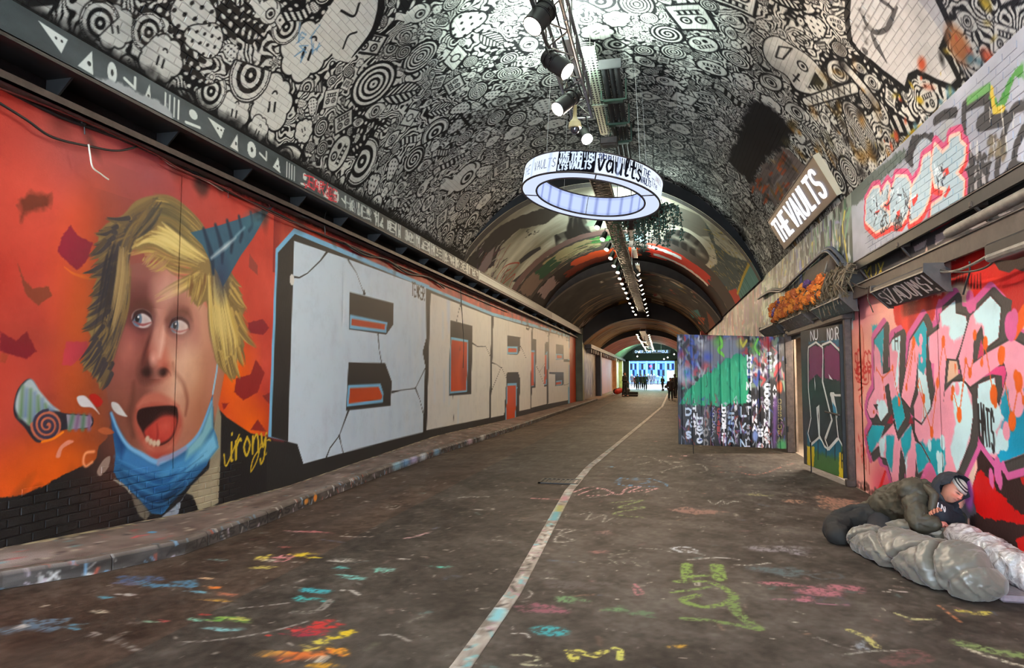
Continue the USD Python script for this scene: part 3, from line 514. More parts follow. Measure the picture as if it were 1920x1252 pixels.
# ------------------------------------------------------------------ left wall: block letters
b4 = onL(500, 420, 2.609); b5 = onL(780, 520, 4.174); SKY, WHT, CH = (122, 186, 222), (224, 224, 224), (44, 42, 41); ORG = (206, 70, 22)
wl.poly(np.vstack([b4((135, 20), (45, 120), (8, 1040), (100, 1062), (150, 1075), (185, 1180)), q((569, 905), (1068, 762), (1068, 628)), b5((910, 362), (600, 275), (105, 72)), b4((795, 300))]), SKY, soft=.01)
wl.poly(np.vstack([b4((138, 48), (55, 140), (22, 1040), (100, 1062), (150, 1075), (185, 1190)), q((569, 908), (1066, 765)), b5((1190, 470), (1040, 420), (905, 385), (600, 300), (115, 100)), b4((795, 320))]), CH, soft=.008)
wl.poly(np.vstack([b4((0, 1060), (150, 1075), (185, 1180)), q((570, 870), (700, 835), (820, 795), (1066, 752), (1066, 775), (569, 920), (500, 935))]), CH, soft=.01)
WHT = (206, 220, 232); wl.poly(b4((135, 82), (400, 172), (780, 312), (780, 560), (763, 625), (775, 690), (765, 1018), (600, 1058), (180, 1172), (150, 1075), (104, 1064)), WHT, soft=.006)  # first letter cooler: the ring lamp's bluish light put into its white
WHT = (222, 218, 212)
wl.poly(b5((115, 122), (590, 305), (572, 1098), (84, 1195)), WHT, soft=.006); wl.poly(b5((607, 305), (905, 395), (893, 1028), (808, 1045), (815, 795), (800, 742), (712, 742), (697, 1075), (585, 1098)), WHT, soft=.006)
wl.poly(b5((918, 392), (1035, 432), (1022, 990), (903, 1020)), WHT, soft=.006); wl.poly(b5((1045, 432), (1197, 470), (1200, 640), (1155, 640), (1155, 660), (1200, 660), (1190, 960), (1033, 990)), WHT, soft=.006)
for f_, P in [(b4, [(405, 332), (622, 388), (620, 490), (585, 540), (402, 515)]), (b4, [(400, 676), (580, 680), (612, 770), (606, 888), (388, 912)]), (b5, [(270, 335), (443, 380), (433, 912), (256, 926)]), (b5, [(713, 453), (818, 468), (815, 570), (795, 605), (713, 603)]), (b5, [(712, 742), (800, 742), (815, 795), (806, 1045), (690, 1075)]), (b5, [(912, 480), (942, 485), (935, 862), (905, 865)]), (b5, [(1012, 505), (1035, 505), (1028, 850), (1000, 855)]), (b5, [(1093, 522), (1155, 530), (1155, 640), (1093, 645)]), (b5, [(1045, 740), (1155, 742), (1153, 842), (1092, 850), (1092, 757), (1045, 755)])]: wl.poly(f_(*P), CH, soft=.006)
for f_, P, in_ in [(b4, [(407, 442), (590, 480), (585, 532), (405, 510)], [(415, 462), (580, 490), (578, 517), (414, 494)]), (b4, [(398, 787), (557, 780), (572, 830), (568, 872), (392, 893)], [(407, 802), (548, 796), (565, 838), (562, 857), (402, 878)]), (b5, [(272, 465), (410, 490), (400, 895), (262, 910)], [(278, 488), (404, 508), (394, 882), (270, 892)]), (b5, [(713, 538), (798, 540), (795, 600), (713, 602)], [(720, 553), (790, 556), (788, 585), (720, 584)]), (b5, [(712, 828), (785, 825), (792, 860), (780, 1108), (700, 1120)], [(717, 848), (778, 845), (784, 866), (776, 1102), (706, 1116)]), (b5, [(902, 570), (930, 570), (925, 850), (903, 852)], [(904, 584), (925, 586), (922, 845), (904, 848)]), (b5, [(1012, 600), (1030, 570), (1022, 840), (1002, 843)], [(1010, 610), (1025, 600), (1018, 830), (1004, 836)]), (b5, [(1094, 595), (1148, 600), (1148, 640), (1094, 643)], [(1099, 607), (1144, 612), (1143, 632), (1099, 634)]), (b5, [(1094, 810), (1144, 803), (1142, 840), (1094, 848)], [(1099, 820), (1138, 814), (1137, 834), (1099, 840)])]: wl.poly(f_(*P), SKY, soft=.006); wl.poly(f_(*in_), ORG, soft=.006)
wl.only = (ORG, 130)
for f_, c, r, col in [(b4, (440, 480), (.5, .06), (150, 60, 44)), (b4, (480, 850), (.5, .12), (226, 84, 16)), (b4, (430, 810), (.5, .1), (150, 46, 22)), (b5, (290, 640), (.5, .5), (170, 54, 26)), (b5, (350, 780), (.6, .4), (222, 84, 22)), (b5, (375, 760), (.3, .35), (150, 44, 26)), (b5, (740, 950), (.6, .5), (220, 78, 30))]: wl.oval(f_(c)[0], r, col, soft=max(r), alpha=.6)
wl.only = None
ck = lambda f_, *P, w=.03: wl.line(f_(*P), [w * 1.6, w * .5, w * .6, w], CH, soft=.004)
ck(b4, (298, 132), (262, 180), (200, 240), (160, 262), (128, 258)); wl.oval(b4((124, 272))[0], (.06, .08), WHT); ck(b4, (400, 178), (440, 240), (465, 310), (478, 345), w=.02); ck(b4, (545, 540), (550, 610), (562, 680), w=.035); ck(b4, (400, 912), (375, 980), (355, 1035), (310, 1095), (288, 1150), w=.035); ck(b4, (355, 1035), (365, 1080), (376, 1125)); ck(b4, (612, 822), (660, 812), (728, 803), (778, 700)); ck(b4, (728, 803), (750, 860), (768, 935)); ck(b4, (400, 175), (398, 172), (396, 170))
wl.poly(b4((763, 625), (780, 580), (790, 690)), CH); wl.poly(b4((470, 345), (485, 345), (476, 315)), CH)
ck(b5, (350, 205), (330, 280), (318, 340)); ck(b5, (355, 60), (350, 330), (345, 570), w=.02); ck(b5, (443, 515), (480, 540), (545, 540), (570, 590), (590, 640)); ck(b5, (590, 665), (630, 680), (665, 705), (590, 890)); ck(b5, (668, 700), (690, 750), (712, 800), w=.02); ck(b5, (290, 920), (292, 1040), (297, 1150), w=.02); ck(b5, (818, 540), (840, 580), (858, 625)); ck(b5, (940, 690), (965, 740), (1000, 830)); ck(b5, (965, 740), (985, 710), (1010, 670), w=.02); ck(b5, (1005, 415), (1025, 440), (1035, 470)); ck(b5, (1155, 648), (1175, 650), (1200, 655), w=.09); ck(b5, (1155, 842), (1175, 840), (1195, 830), w=.02)
for xx in (1103, 1118, 1132): ck(b5, (xx, 450), (xx + 1, 500), (xx + 2, 600), w=.02)
write(wl, 'TEAKER', b4((710, 345))[0], b4((772, 372))[0], .26, .035, CH, up=(0, 1)); write(wl, 'XX', b5((862, 408))[0], b5((888, 412))[0], .2, .06, CH, up=(0, 1), curve=False); write(wl, 'XX', b5((1178, 492))[0], b5((1192, 494))[0], .15, .08, CH, up=(0, 1), curve=False)
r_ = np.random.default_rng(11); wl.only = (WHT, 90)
for i in range(260):                          # uneven roller marks in the white; cooler on the lamp-tinted first letter
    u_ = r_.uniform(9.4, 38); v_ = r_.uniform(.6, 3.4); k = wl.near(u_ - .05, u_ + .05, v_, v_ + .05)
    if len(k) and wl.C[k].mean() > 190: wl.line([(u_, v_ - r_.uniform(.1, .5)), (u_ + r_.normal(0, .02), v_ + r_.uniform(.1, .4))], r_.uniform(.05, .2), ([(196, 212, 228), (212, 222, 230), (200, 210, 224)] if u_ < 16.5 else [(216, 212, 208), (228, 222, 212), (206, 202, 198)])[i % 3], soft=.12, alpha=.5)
wl.only = None
wl.poly(np.vstack([q((1068, 628), (1082, 624), (1082, 760), (1070, 760))]), (186, 70, 34)); 
# black top of the wall above the mural, scuffs of red below the ledge
wl.poly([(-9, 3.90), (5, 3.90), (8, 3.86), (16, 3.86), (43, 3.92), (43, 4.3), (-9, 4.3)], (24, 20, 19), soft=.05, rag=.03)
blots(wl, 160, (4.2, 42, 3.72, 3.9), .16, [(90, 30, 26), (60, 26, 22), (170, 50, 40), (40, 24, 22)], 8, .6)
# ------------------------------------------------------------------ first vault: black and white doodles
CEW, INK = (204, 204, 196), (24, 24, 25)
def doodle(cv, c, r, rot, kind, rg, lw=.1):
    e = r * 1.35; k = cv.near(c[0] - e, c[0] + e, c[1] - e, c[1] + e)
    if len(k) < 12: return
    a, b = math.cos(rot), math.sin(rot); U, W = (cv.U[k] - c[0]) / r, (cv.V[k] - c[1]) / r
    x, y = U * a + W * b, W * a - U * b; R = np.hypot(x, y); T = np.arctan2(y, x); px = np.maximum(cv.W[k] / r, .012)
    st = lambda d: np.clip(.5 - d / px / 1.2, 0, 1)           # 1 inside
    ring = lambda cx, cy, q, w: st(np.abs(np.hypot(x - cx, y - cy) - q) - w); disc = lambda cx, cy, q: st(np.hypot(x - cx, y - cy) - q)
    s1, s2, s3 = rg.uniform(.7, 1.3, 3); ink = np.zeros(len(k))
    if kind == 0:                              # cloud with a sleepy face
        d = R - .55
        for i in range(7): t = i * .9 + s1 * 3; d = np.minimum(d, np.hypot(x - .55 * math.cos(t), y - .55 * math.sin(t)) - .36 * (1 + .2 * math.sin(i * 2.1)))
        for sx in (-.12, .14): ink = np.maximum(ink, st(np.abs(x - sx - .15 * y) + np.maximum(np.abs(y - .1) - .16, 0) * 3 - .045))
        ink = np.maximum(ink, ring(.02, -.3, .1, .03) * (y < -.3))
    elif kind == 1:                            # target
        q = np.hypot(x, y * s2 * 1.15); d = q - 1; ink = st(-np.cos(q * 2 * np.pi * (3 + int(s1 * 2))) * .08 + .0)
    elif kind == 2:                            # spiral
        d = R - 1; ink = st(.09 * np.cos(2 * np.pi * 3.2 * R - T) - .02)
    elif kind == 3:                            # eye
        d = np.maximum(np.hypot(x, y - .55) - 1.12, np.hypot(x, y + .55) - 1.12); ink = np.maximum.reduce([ring(0, 0, .36, .05), disc(0, 0, .2), ring(0, 0, .55, .03) * (y > 0)]) - disc(.07, .08, .06)
    elif kind == 4:                            # fan of arches
        d = np.maximum(R - 1, -y - .35); ink = st(.08 * np.cos(2 * np.pi * 2.5 * R)) * (R < .95)
    elif kind == 5:                            # worm with stripes
        m = y - .35 * np.sin(2.6 * x * s1); d = np.maximum(np.abs(m) - .3, np.abs(x) - 1); ink = st(.08 * np.cos(2 * np.pi * 2.6 * x * s2)) * (x < .55); ink = np.maximum(ink, disc(.75, .35 * math.sin(2.6 * .75 * s1) + .06, .08))
    elif kind == 6:                            # robot head
        d = np.maximum(np.abs(x) - .75, np.abs(y) - .65 * s2); ink = np.maximum.reduce([ring(-.32, .2, .2, .05), ring(.32, .2, .2, .05), disc(-.3, .2, .08), disc(.34, .2, .08), st(np.abs(np.abs(y + .3) - .13) - .035) * (np.abs(x) < .55), st(.06 * np.cos(2 * np.pi * 4 * x)) * (np.abs(y + .3) < .13) * (np.abs(x) < .55)])
    elif kind == 7:                            # flower
        d = R - .72 - .22 * np.cos((4 + int(s1 * 2)) * T); ink = np.maximum(ring(0, 0, .3, .05), disc(0, 0, .12)); ink = np.maximum(ink, st(.05 * np.cos(10 * T) + .02) * (R > .34) * (R < .6))
    elif kind == 8:                            # blob with spots
        d = np.hypot(x * s1, y * 1.35) + .1 * np.sin(3 * T + s3 * 9) - .85; gx, gy = (x * 2.6 + y * .7) % 1 - .5, (y * 2.6) % 1 - .5; ink = st(np.hypot(gx, gy) / 2.6 - .075)
    elif kind == 9:                            # leaf with ribs
        d = np.maximum(np.hypot(x, y - .8) - 1.28, np.hypot(x, y + .8) - 1.28); ink = np.maximum(st(np.abs(y) - .035), st(.06 * np.cos(2 * np.pi * 3.4 * (x - np.abs(y)))))
    elif kind == 10:                           # ghost with one eye
        d = np.minimum(np.hypot(x - .35, y) - .6, np.maximum(np.abs(y + .12 * np.sin(5 * x)) - .42 + .2 * (x < -.4), np.abs(x + .3) - .7)); ink = np.maximum.reduce([ring(.42, .08, .26, .04), disc(.45, .08, .13), st(np.abs(np.hypot(x - .2, y + .1) - .5) - .03) * (y < -.25)])
    elif kind == 11:                           # cone
        d = np.maximum.reduce([-y - .7, .87 * np.abs(x) + .5 * y - .42]); ink = np.maximum(st(.06 * np.cos(2 * np.pi * 2.6 * y)), disc(0, -.1, .14) * 0)
    elif kind == 12:                           # creature with teeth
        d = np.hypot(x * .9, y * 1.2) - .8; ink = np.maximum.reduce([disc(-.3, .22, .16), ring(.25, .25, .2, .05), disc(.27, .25, .08), st(np.abs(y + .22) - .14) * (np.abs(x) < .55) * (1 - st(.05 * np.cos(2 * np.pi * 4.5 * x)) * (np.abs(y + .22) < .1))])
    else:                                      # plain wedge with a dark core
        d = np.abs(x) * s1 + np.abs(y) * s2 - .85; ink = np.maximum(ring(0, 0, .3, .05), st(np.abs(x - y) - .04) * (R > .35) * (R < .7))
    cv.lay(k, st(d - lw), INK); cv.C[k] += (st(d) * (1 - np.clip(ink, 0, 1)))[:, None] * (np.asarray(CEW, np.float32) - cv.C[k])
kk = np.arange(len(vd.U)); s_, y_ = vd.U, vd.V
sc = np.interp(y_, [4, 8, 12, 18], [1.5, 2.0, 2.6, 3.0]) * 0 + 2.2
P3 = np.stack([s_ * 2.4, y_ * 2.4, 0 * s_], 1); wob = meshkit.noise(P3 * 1.0, 5) * 1.6 + meshkit.noise(P3 * 2.3, 6) * .8 + meshkit.noise(P3 * 5, 7) * .25
lab = np.abs((wob * 5.0) % 1 - .5) - .27; reg = meshkit.fbm(np.stack([s_, y_, 0 * s_], 1) * .9, 3, 12)
lab = np.where(reg > .62, 1, lab); dots = np.hypot((s_ * 9 + wob) % 1 - .5, (y_ * 9 - wob) % 1 - .5) - .24
white = np.clip(.5 - np.where(reg > .62, dots, lab) / .12, 0, 1)[:, None]
vd.C[:] = np.asarray(INK) + white * (np.asarray(CEW) - INK)
rg = np.random.default_rng(21); taken = []
vz = onV(0, 0, 2.981); vt = onV(640, 0, 2.981); vr = onV(1280, 0, 2.981)
def big(f_, c, edge, kind, rot=None, lw=.07, seed=3):
    """A figure measured off the photograph: its middle and one point of its edge."""
    a, b = f_(c, edge); r = float(np.hypot(*(b - a))); doodle(vd, a, r, rot if rot is not None else math.atan2(*(b - a)[::-1]), kind, np.random.default_rng(seed), lw); taken.append((a[0], a[1], r * .95))
packed = []
for y0, y1, sizes in ((4.0, 6.6, (.42, .34, .26, .2, .15, .11)), (6.6, 9.5, (.34, .26, .2, .15, .11, .08)), (9.5, 13, (.26, .2, .16, .12, .09, .07)), (13, 20, (.26, .2, .15, .12, .1, .08))):
    packed.append((y0, y1, sizes))
feature_boxes = []
def pack():
    cell = {}
    def hits(x, y, r):
        for i in range(int((x - .8) / .4), int((x + .8) / .4) + 1):
            for j in range(int((y - .8) / .4), int((y + .8) / .4) + 1):
                for (a, b, q) in cell.get((i, j), ()):
                    if (a - x) ** 2 + (b - y) ** 2 < (q + r) ** 2 * .80: return True
        return False
    def put(x, y, r): cell.setdefault((int(x / .4), int(y / .4)), []).append((x, y, r))
    for x, y, r in taken:
        n = max(1, int(r / .25))
        for i in range(-n, n + 1):
            for j in range(-n, n + 1):
                if i * i + j * j <= n * n: put(x + i * r / (n + .5), y + j * r / (n + .5), r / (n + .5))
    out = []
    for y0, y1, sizes in packed:
        for r0 in sizes:
            tries = int(V1.L * (y1 - y0) / (r0 * r0) * 1.1)
            for _ in range(tries):
                r = r0 * rg.uniform(.85, 1.15); x, y = rg.uniform(0, V1.L), rg.uniform(y0, y1)
                if y < 8 and 3.2 < x < 6.6: continue
                if hits(x, y, r): continue
                put(x, y, r); out.append((x, y, r))
    return out
for f_, c, e, kd, sd in [(vz, (640, 150), (760, 150), 0, 1), (vz, (900, 330), (1010, 400), 0, 2), (vz, (1720, 280), (1850, 330), 0, 3), (vz, (1310, 620), (1400, 650), 0, 4), (vz, (1520, 580), (1640, 590), 0, 5), (vz, (1440, 730), (1490, 770), 0, 6), (vz, (1080, 60), (1220, 120), 8, 7), (vz, (1150, 220), (1255, 250), 8, 8), (vz, (1600, 150), (1680, 110), 4, 9), (vz, (560, 130), (480, 210), 4, 10), (vz, (1400, 420), (1500, 450), 4, 11), (vz, (1180, 510), (1260, 480), 4, 12), (vz, (1180, 430), (1215, 440), 13, 13), (vz, (830, 180), (760, 250), 4, 14), (vz, (1290, 290), (1330, 330), 8, 15), (vz, (1480, 50), (1560, 90), 10, 16), (vz, (1800, 830), (1830, 800), 2, 17), (vz, (1850, 550), (1900, 540), 6, 18), (vz, (1640, 90), (1560, 160), 5, 19),
                         (vt, (180, 470), (300, 430), 1, 20), (vt, (340, 520), (440, 500), 9, 21), (vt, (190, 620), (250, 600), 3, 22), (vt, (40, 400), (70, 380), 2, 23), (vt, (550, 610), (620, 590), 9, 24), (vt, (400, 80), (500, 60), 10, 25), (vt, (440, 180), (500, 160), 7, 26), (vt, (790, 760), (820, 770), 12, 27), (vt, (940, 410), (1000, 420), 1, 28), (vt, (390, 780), (450, 740), 5, 29), (vt, (660, 1000), (770, 960), 10, 30), (vt, (330, 1050), (370, 1030), 3, 31), (vt, (1060, 350), (1110, 360), 12, 32), (vt, (1520, 360), (1560, 370), 1, 33), (vt, (1690, 210), (1750, 210), 7, 34), (vt, (930, 60), (960, 60), 2, 35), (vt, (990, 480), (1060, 470), 6, 36), (vt, (840, 220), (900, 250), 9, 37),
                         (vr, (270, 110), (330, 130), 3, 38), (vr, (410, 210), (450, 240), 6, 39), (vr, (860, 130), (920, 150), 12, 40), (vr, (640, 630), (710, 650), 3, 41), (vr, (130, 550), (210, 570), 6, 42), (vr, (520, 110), (540, 140), 7, 43), (vr, (720, 720), (780, 760), 9, 44), (vr, (1060, 460), (1110, 470), 3, 45), (vr, (990, 380), (1030, 400), 3, 46), (vr, (1590, 120), (1650, 160), 3, 47), (vr, (1590, 290), (1680, 330), 8, 48), (vr, (1800, 230), (1880, 260), 6, 49), (vr, (970, 910), (1000, 930), 12, 50), (vr, (880, 830), (910, 860), 12, 51)]: big(f_, c, e, kd, seed=sd)
shapes_ = [(vr, [(945, 0), (950, 230), (1000, 290), (1240, 480), (1270, 400), (1310, 385), (1500, 470), (1530, 440), (1430, 270), (1480, 150), (1440, 60), (1400, 0)]), (vr, [(480, 220), (610, 260), (750, 340), (800, 480), (760, 520), (620, 500), (570, 400)]), (vr, [(1000, 720), (870, 560), (1130, 880)]), (vr, [(380, 570), (620, 740), (740, 860), (700, 980), (520, 1140), (230, 900), (330, 700)])]
for f_, P in shapes_:
    P = f_(*P); c = P.mean(0)
    for t in (.35, .75):
        for p in P: taken.append((*(c + (p - c) * t), .18))
    taken.append((*c, .3))
for i, (x, y, r) in enumerate(pack()):
    doodle(vd, (x, y), r, rg.uniform(0, 6.28), int(rg.choice(14, p=[.07, .10, .07, .08, .09, .11, .08, .06, .11, .08, .05, .03, .05, .02])), rg, .14)
# the large pale figures, measured one by one
VP_ = lambda f_, P, col, **k_: vd.poly(f_(*P), col, **k_)
VP_(vt, [(-40, 0), (225, 0), (215, 60), (180, 180), (90, 300), (40, 350), (-40, 330), (-120, 120)], CEW); vd.line(cu(vt((225, -10), (215, 80), (170, 190), (60, 320))), [.1, .12, .1, .02], INK); vd.line(cu(vt((0, 60), (70, 90), (100, 20))), .035, INK); vd.line(cu(vt((10, 270), (40, 200), (85, 180))), .03, INK)
P = [(945, -20), (935, 100), (950, 230), (1000, 290), (1120, 390), (1240, 480), (1260, 410), (1310, 385), (1420, 440), (1500, 470), (1530, 440), (1480, 340), (1430, 270), (1480, 150), (1440, 60), (1400, -20)]
vd.line(vr(*P), .16, INK, closed=True); VP_(vr, P, (190, 190, 188)); vd.line(cu(vr((1000, 70), (1040, 150), (1090, 180), (1150, 150), (1200, 40))), [.03, .07, .06, .03], (70, 70, 70)); vd.line(cu(vr((1060, 190), (1090, 260), (1140, 350))), [.05, .09, .02], (84, 84, 84)); vd.oval(vr((1020, 285))[0], .05, (84, 84, 84)); vd.line(cu(vr((1110, 0), (1180, 60), (1150, 140))), .05, (70, 70, 72))
for i in range(90): vd.oval((rg.uniform(7.5, 8.7), rg.uniform(5.9, 7.8)), rg.uniform(.01, .05), [(120, 118, 116), (150, 148, 146), (88, 86, 84)][i % 3], soft=.02, alpha=.5)
for i in range(4): P = [(1310 + 45 * i, 420 + 22 * i), (1335 + 45 * i, 430 + 22 * i), (1350 + 42 * i, 490 + 20 * i), (1320 + 45 * i, 470 + 22 * i)]; VP_(vr, P, CEW)
P = sm(vr((460, 230), (520, 205), (600, 250), (720, 330), (800, 440), (800, 500), (740, 525), (640, 500), (580, 420), (500, 370), (455, 300))); vd.line(P, .05, INK, closed=True); vd.poly(P, CEW); vd.line(vr((540, 260), (610, 270), (560, 330), (520, 320), (540, 260)), .03, INK); vd.line(vr((620, 420), (650, 450)), .035, INK); vd.line(vr((650, 415), (620, 455)), .035, INK); vd.oval(vr((670, 370))[0], .1, INK); vd.oval(vr((670, 370))[0], .07, CEW); vd.oval(vr((672, 370))[0], .035, INK); vd.poly(vr((700, 490), (740, 400), (790, 470), (770, 510)), INK)
for i in range(4): vd.line(vr((715 + 18 * i, 480), (730 + 18 * i, 500)), .03, CEW)
a, b = vr((690, 570), (960, 490)); vd.line([a, b], .19, INK); vd.line([a, b], .13, CEW)
zz_ = [a + (b - a) * t + np.array([.05, .02]) * (1 if i % 2 else -1) for i, t in enumerate(np.linspace(.05, .95, 17))]; vd.line(zz_, .022, INK)
a, b = vr((905, 370), (1080, 580)); vd.line([a, b], .2, INK); vd.line([a, b], .12, CEW)
for c, e in (((1000, 720), (1130, 850)),):
    c0 = vr(c)[0]; ax = vr((1080, 870), (900, 575)); d_ = ax[0] - ax[1]; r1 = np.hypot(*d_) / 2; c0 = ax.mean(0); rot = math.atan2(d_[1], d_[0]); r2 = .5 * np.hypot(*(vr((1110, 700), (890, 720)) @ [[1, 0], [0, 1]] * [1, -1]).sum(0)) if 0 else r1 * .62
    vd.oval(c0, (r1 * 1.1, r2 * 1.12), INK, rot=rot)
    for i, t in enumerate(np.linspace(1, .06, 16)): vd.oval(c0, (r1 * t, r2 * t), [CEW, INK][i % 2], rot=rot)
# soot patch and the bare bricks beside the sign
P = vr((385, 560), (480, 590), (620, 740), (560, 820), (440, 920), (380, 1030), (250, 900), (330, 680)); vd.poly(P, (22, 22, 26), soft=.1, rag=.1)
P = vr((560, 820), (700, 930), (720, 960), (520, 1150), (380, 1050), (430, 960)); vd.poly(P, (118, 104, 98), soft=.06, rag=.12, seed=3)
for i in range(60): t = rg.uniform(0, 1, 2); a = P[0] * (1 - t[0]) + P[4] * t[0]; b = P[2] * (1 - t[0]) + P[3] * t[0]; c = a + (b - a) * t[1]; vd.line([c, c + (rg.uniform(-.03, .03), rg.uniform(.2, .45))], .05, [(196, 96, 50), (140, 132, 130), (90, 82, 80), (176, 84, 52)][i % 4], soft=.02, alpha=.8)
blots(vd, 160, (8.3, 9.8, 8.0, 14.5), .12, [(52, 46, 40), (34, 32, 32), (120, 92, 40), (70, 66, 40), (160, 110, 40)], 31, .55)
for P in ([(1110, 930), (1200, 860), (1290, 740), (1400, 690), (1420, 640), (1500, 600), (1600, 540)], [(1520, 530), (1620, 510), (1690, 470), (1740, 440)]): vd.line(cu(vr(*P)), [.05, .09, .06], (176, 150, 38), soft=.03, alpha=.85)
vd.oval(vr((1520, 575))[0], (.16, .1), (96, 146, 166), soft=.05); vd.oval(vr((1540, 250))[0], (.2, .14), (176, 110, 60), soft=.08, alpha=.8); blots(vd, 50, (9.3, 9.77, 5.5, 9), .07, [(190, 84, 52), (88, 130, 140), (176, 150, 40), (30, 30, 30)], 32, .8)
k = vd.near(8.6, 9.8, 5.3, 6.6); vd.C[k] = vd.C[k] * .85 + np.array([12, 18, 34]) * .15 * 3
# small blue scrawl, dark strip along the left spring, old grime
for i in range(10): a = vz((1650 + rg.uniform(0, 130), 170 + rg.uniform(0, 150)))[0]; vd.line([a, a + rg.normal(0, .07, 2), a + rg.normal(0, .08, 2)], .016, (96, 140, 176), alpha=.8)
vd.poly([(-.1, -9), (.13, -9), (.13, 4), (.16, 8), (.22, 18), (-.1, 18)], (30, 30, 30), soft=.1, rag=.06, alpha=.9)
g_ = meshkit.fbm(np.stack([s_ * 1.3, y_ * 1.3, 0 * s_], 1), 5, 40); vd.C *= np.clip(.68 + .75 * g_, .75, 1.04)[:, None]
far_ = np.clip((y_ - 13.0) / 5, 0, 1) * np.clip(s_ - 4.2, 0, 1); vd.C *= (1 - .25 * far_ * (meshkit.fbm(np.stack([s_ * 3, y_ * 2, 0 * s_], 1), 3, 41) > .5))[:, None]
# ------------------------------------------------------------------ second vault: grey mural of clasped hands, bands of colour
z5 = onV2(860, 330, 3.794); z6 = onV2(1140, 330, 3.794); kk = np.arange(len(v2.U))
n2 = meshkit.fbm(np.stack([v2.U * .5, v2.V * 1.6, 0 * v2.U], 1), 4, 50)[:, None]; v2.C[:] = (150, 146, 130) + (n2 - .5) * 130
P2 = lambda f_, P, col, **k_: v2.poly(f_(*P), col, **{'soft': .04, **k_})
P2(z5, [(20, 660), (300, 350), (600, 230), (760, 240), (620, 340), (430, 380), (300, 500), (250, 640), (120, 700)], (58, 54, 50), rag=.06)
for i in range(70): a = z5((rg.uniform(120, 330), rg.uniform(500, 780)))[0]; v2.line([a, a + (rg.uniform(.1, .35), rg.normal(0, .12))], .05, [(30, 28, 28), (170, 166, 160), (120, 70, 66), (80, 60, 80)][i % 4], soft=.03, alpha=.7)
P2(z5, [(120, 700), (200, 560), (260, 500), (230, 620), (160, 720)], (128, 112, 112), rag=.03); P2(z5, [(430, 600), (500, 540), (580, 500), (585, 520), (500, 580), (440, 625)], (44, 44, 46))
P2(z5, [(380, 750), (440, 700), (520, 630), (640, 560), (600, 620), (520, 680), (440, 760)], (60, 56, 58)); v2.line(cu(z5((440, 770), (540, 690), (640, 620))), [.05, .14, .05], (120, 92, 104), soft=.05)
for P in ([(250, 790), (290, 690), (350, 630), (430, 620), (380, 680), (330, 740)], [(300, 780), (370, 720), (400, 700), (360, 790)], [(280, 800), (330, 690), (370, 660)]): v2.line(cu(z5(*P)), .05, (150, 60, 50), soft=.03)
for i in range(12): a = z5((480 + rg.uniform(0, 70), 395 + rg.uniform(0, 25)))[0]; v2.line([a, a + rg.normal(0, .1, 2)], .035, (30, 30, 30))
P2(z5, [(690, 420), (790, 380), (780, 280), (900, 290), (940, 400), (1060, 430), (1070, 540), (1010, 580), (850, 610), (780, 600), (720, 530)], (84, 82, 74))
for P in ([(700, 430), (740, 500), (780, 590)], [(760, 400), (820, 500), (850, 600)], [(830, 440), (880, 500), (910, 580)], [(900, 450), (950, 510), (1010, 570)], [(690, 420), (720, 530), (780, 600), (850, 610), (1010, 580)], [(800, 300), (790, 380), (840, 440), (940, 430)], [(830, 300), (840, 390), (900, 440)], [(860, 300), (880, 380), (960, 420)], [(940, 440), (1000, 500), (1060, 540)], [(960, 420), (1000, 400), (1060, 440)]): v2.line(cu(z5(*P)), [.1, .26, .12], (22, 22, 21), soft=.06)
for c in ((730, 470), (800, 500), (870, 520), (940, 500), (1010, 470), (1010, 530)): v2.oval(z5(c)[0], (.16, .34), (150, 148, 136), soft=.2, alpha=.85)
v2.oval(z5((970, 330))[0], (.3, .4), (138, 158, 136), soft=.1)
P2(z5, [(560, 830), (470, 850), (520, 760), (620, 650), (760, 640), (650, 740), (600, 850)], (96, 80, 66), rag=.03); P2(z5, [(640, 660), (700, 620), (830, 600), (845, 640), (740, 700), (660, 770), (610, 730)], (84, 74, 62), rag=.02)
for i in range(50): a = z5((rg.uniform(470, 640), rg.uniform(740, 880)))[0]; v2.line([a, a + (rg.uniform(.1, .3), 0)], .05, [(150, 134, 104), (70, 58, 48)][i % 2], soft=.03, alpha=.6)
P2(z6, [(430, 200), (650, 280), (700, 340), (720, 430), (640, 430), (520, 380), (440, 330)], (106, 102, 92)); 
hnd = [(400, 430), (450, 390), (520, 385), (600, 420), (680, 500), (720, 580), (690, 630), (600, 630), (500, 600), (440, 560), (410, 500)]
v2.poly(sm(z6((400, 380), (520, 360), (640, 420), (760, 520), (780, 620), (730, 670), (600, 660), (480, 620))), (186, 182, 166), soft=.06); v2.poly(sm(z6(*hnd)), (60, 58, 54), soft=.04)
for P in ([(520, 390), (480, 480), (500, 590)], [(580, 410), (540, 500), (580, 620)], [(640, 460), (600, 540), (640, 630)], [(460, 390), (420, 450), (470, 580)]): v2.line(cu(z6(*P)), [.1, .24, .1], (18, 18, 18), soft=.06)
for c in ((490, 440), (555, 460), (610, 500), (665, 560)): v2.oval(z6(c)[0], (.2, .36), (138, 134, 122), soft=.25, alpha=.85)
for P in ([(300, 490), (360, 530), (420, 580), (460, 600)], [(330, 420), (400, 470), (420, 520)], [(290, 560), (350, 570), (390, 600)]): v2.line(cu(z6(*P)), [.06, .2, .05], (44, 44, 42), soft=.06)
P2(z6, [(480, 630), (660, 660), (640, 740), (560, 740), (470, 700)], (150, 142, 122)); P2(z6, [(690, 330), (750, 420), (760, 480), (860, 560), (960, 600), (1010, 600), (930, 780), (840, 900), (760, 860), (640, 700), (720, 660), (780, 620), (760, 520), (720, 430)], (66, 78, 78), rag=.05)
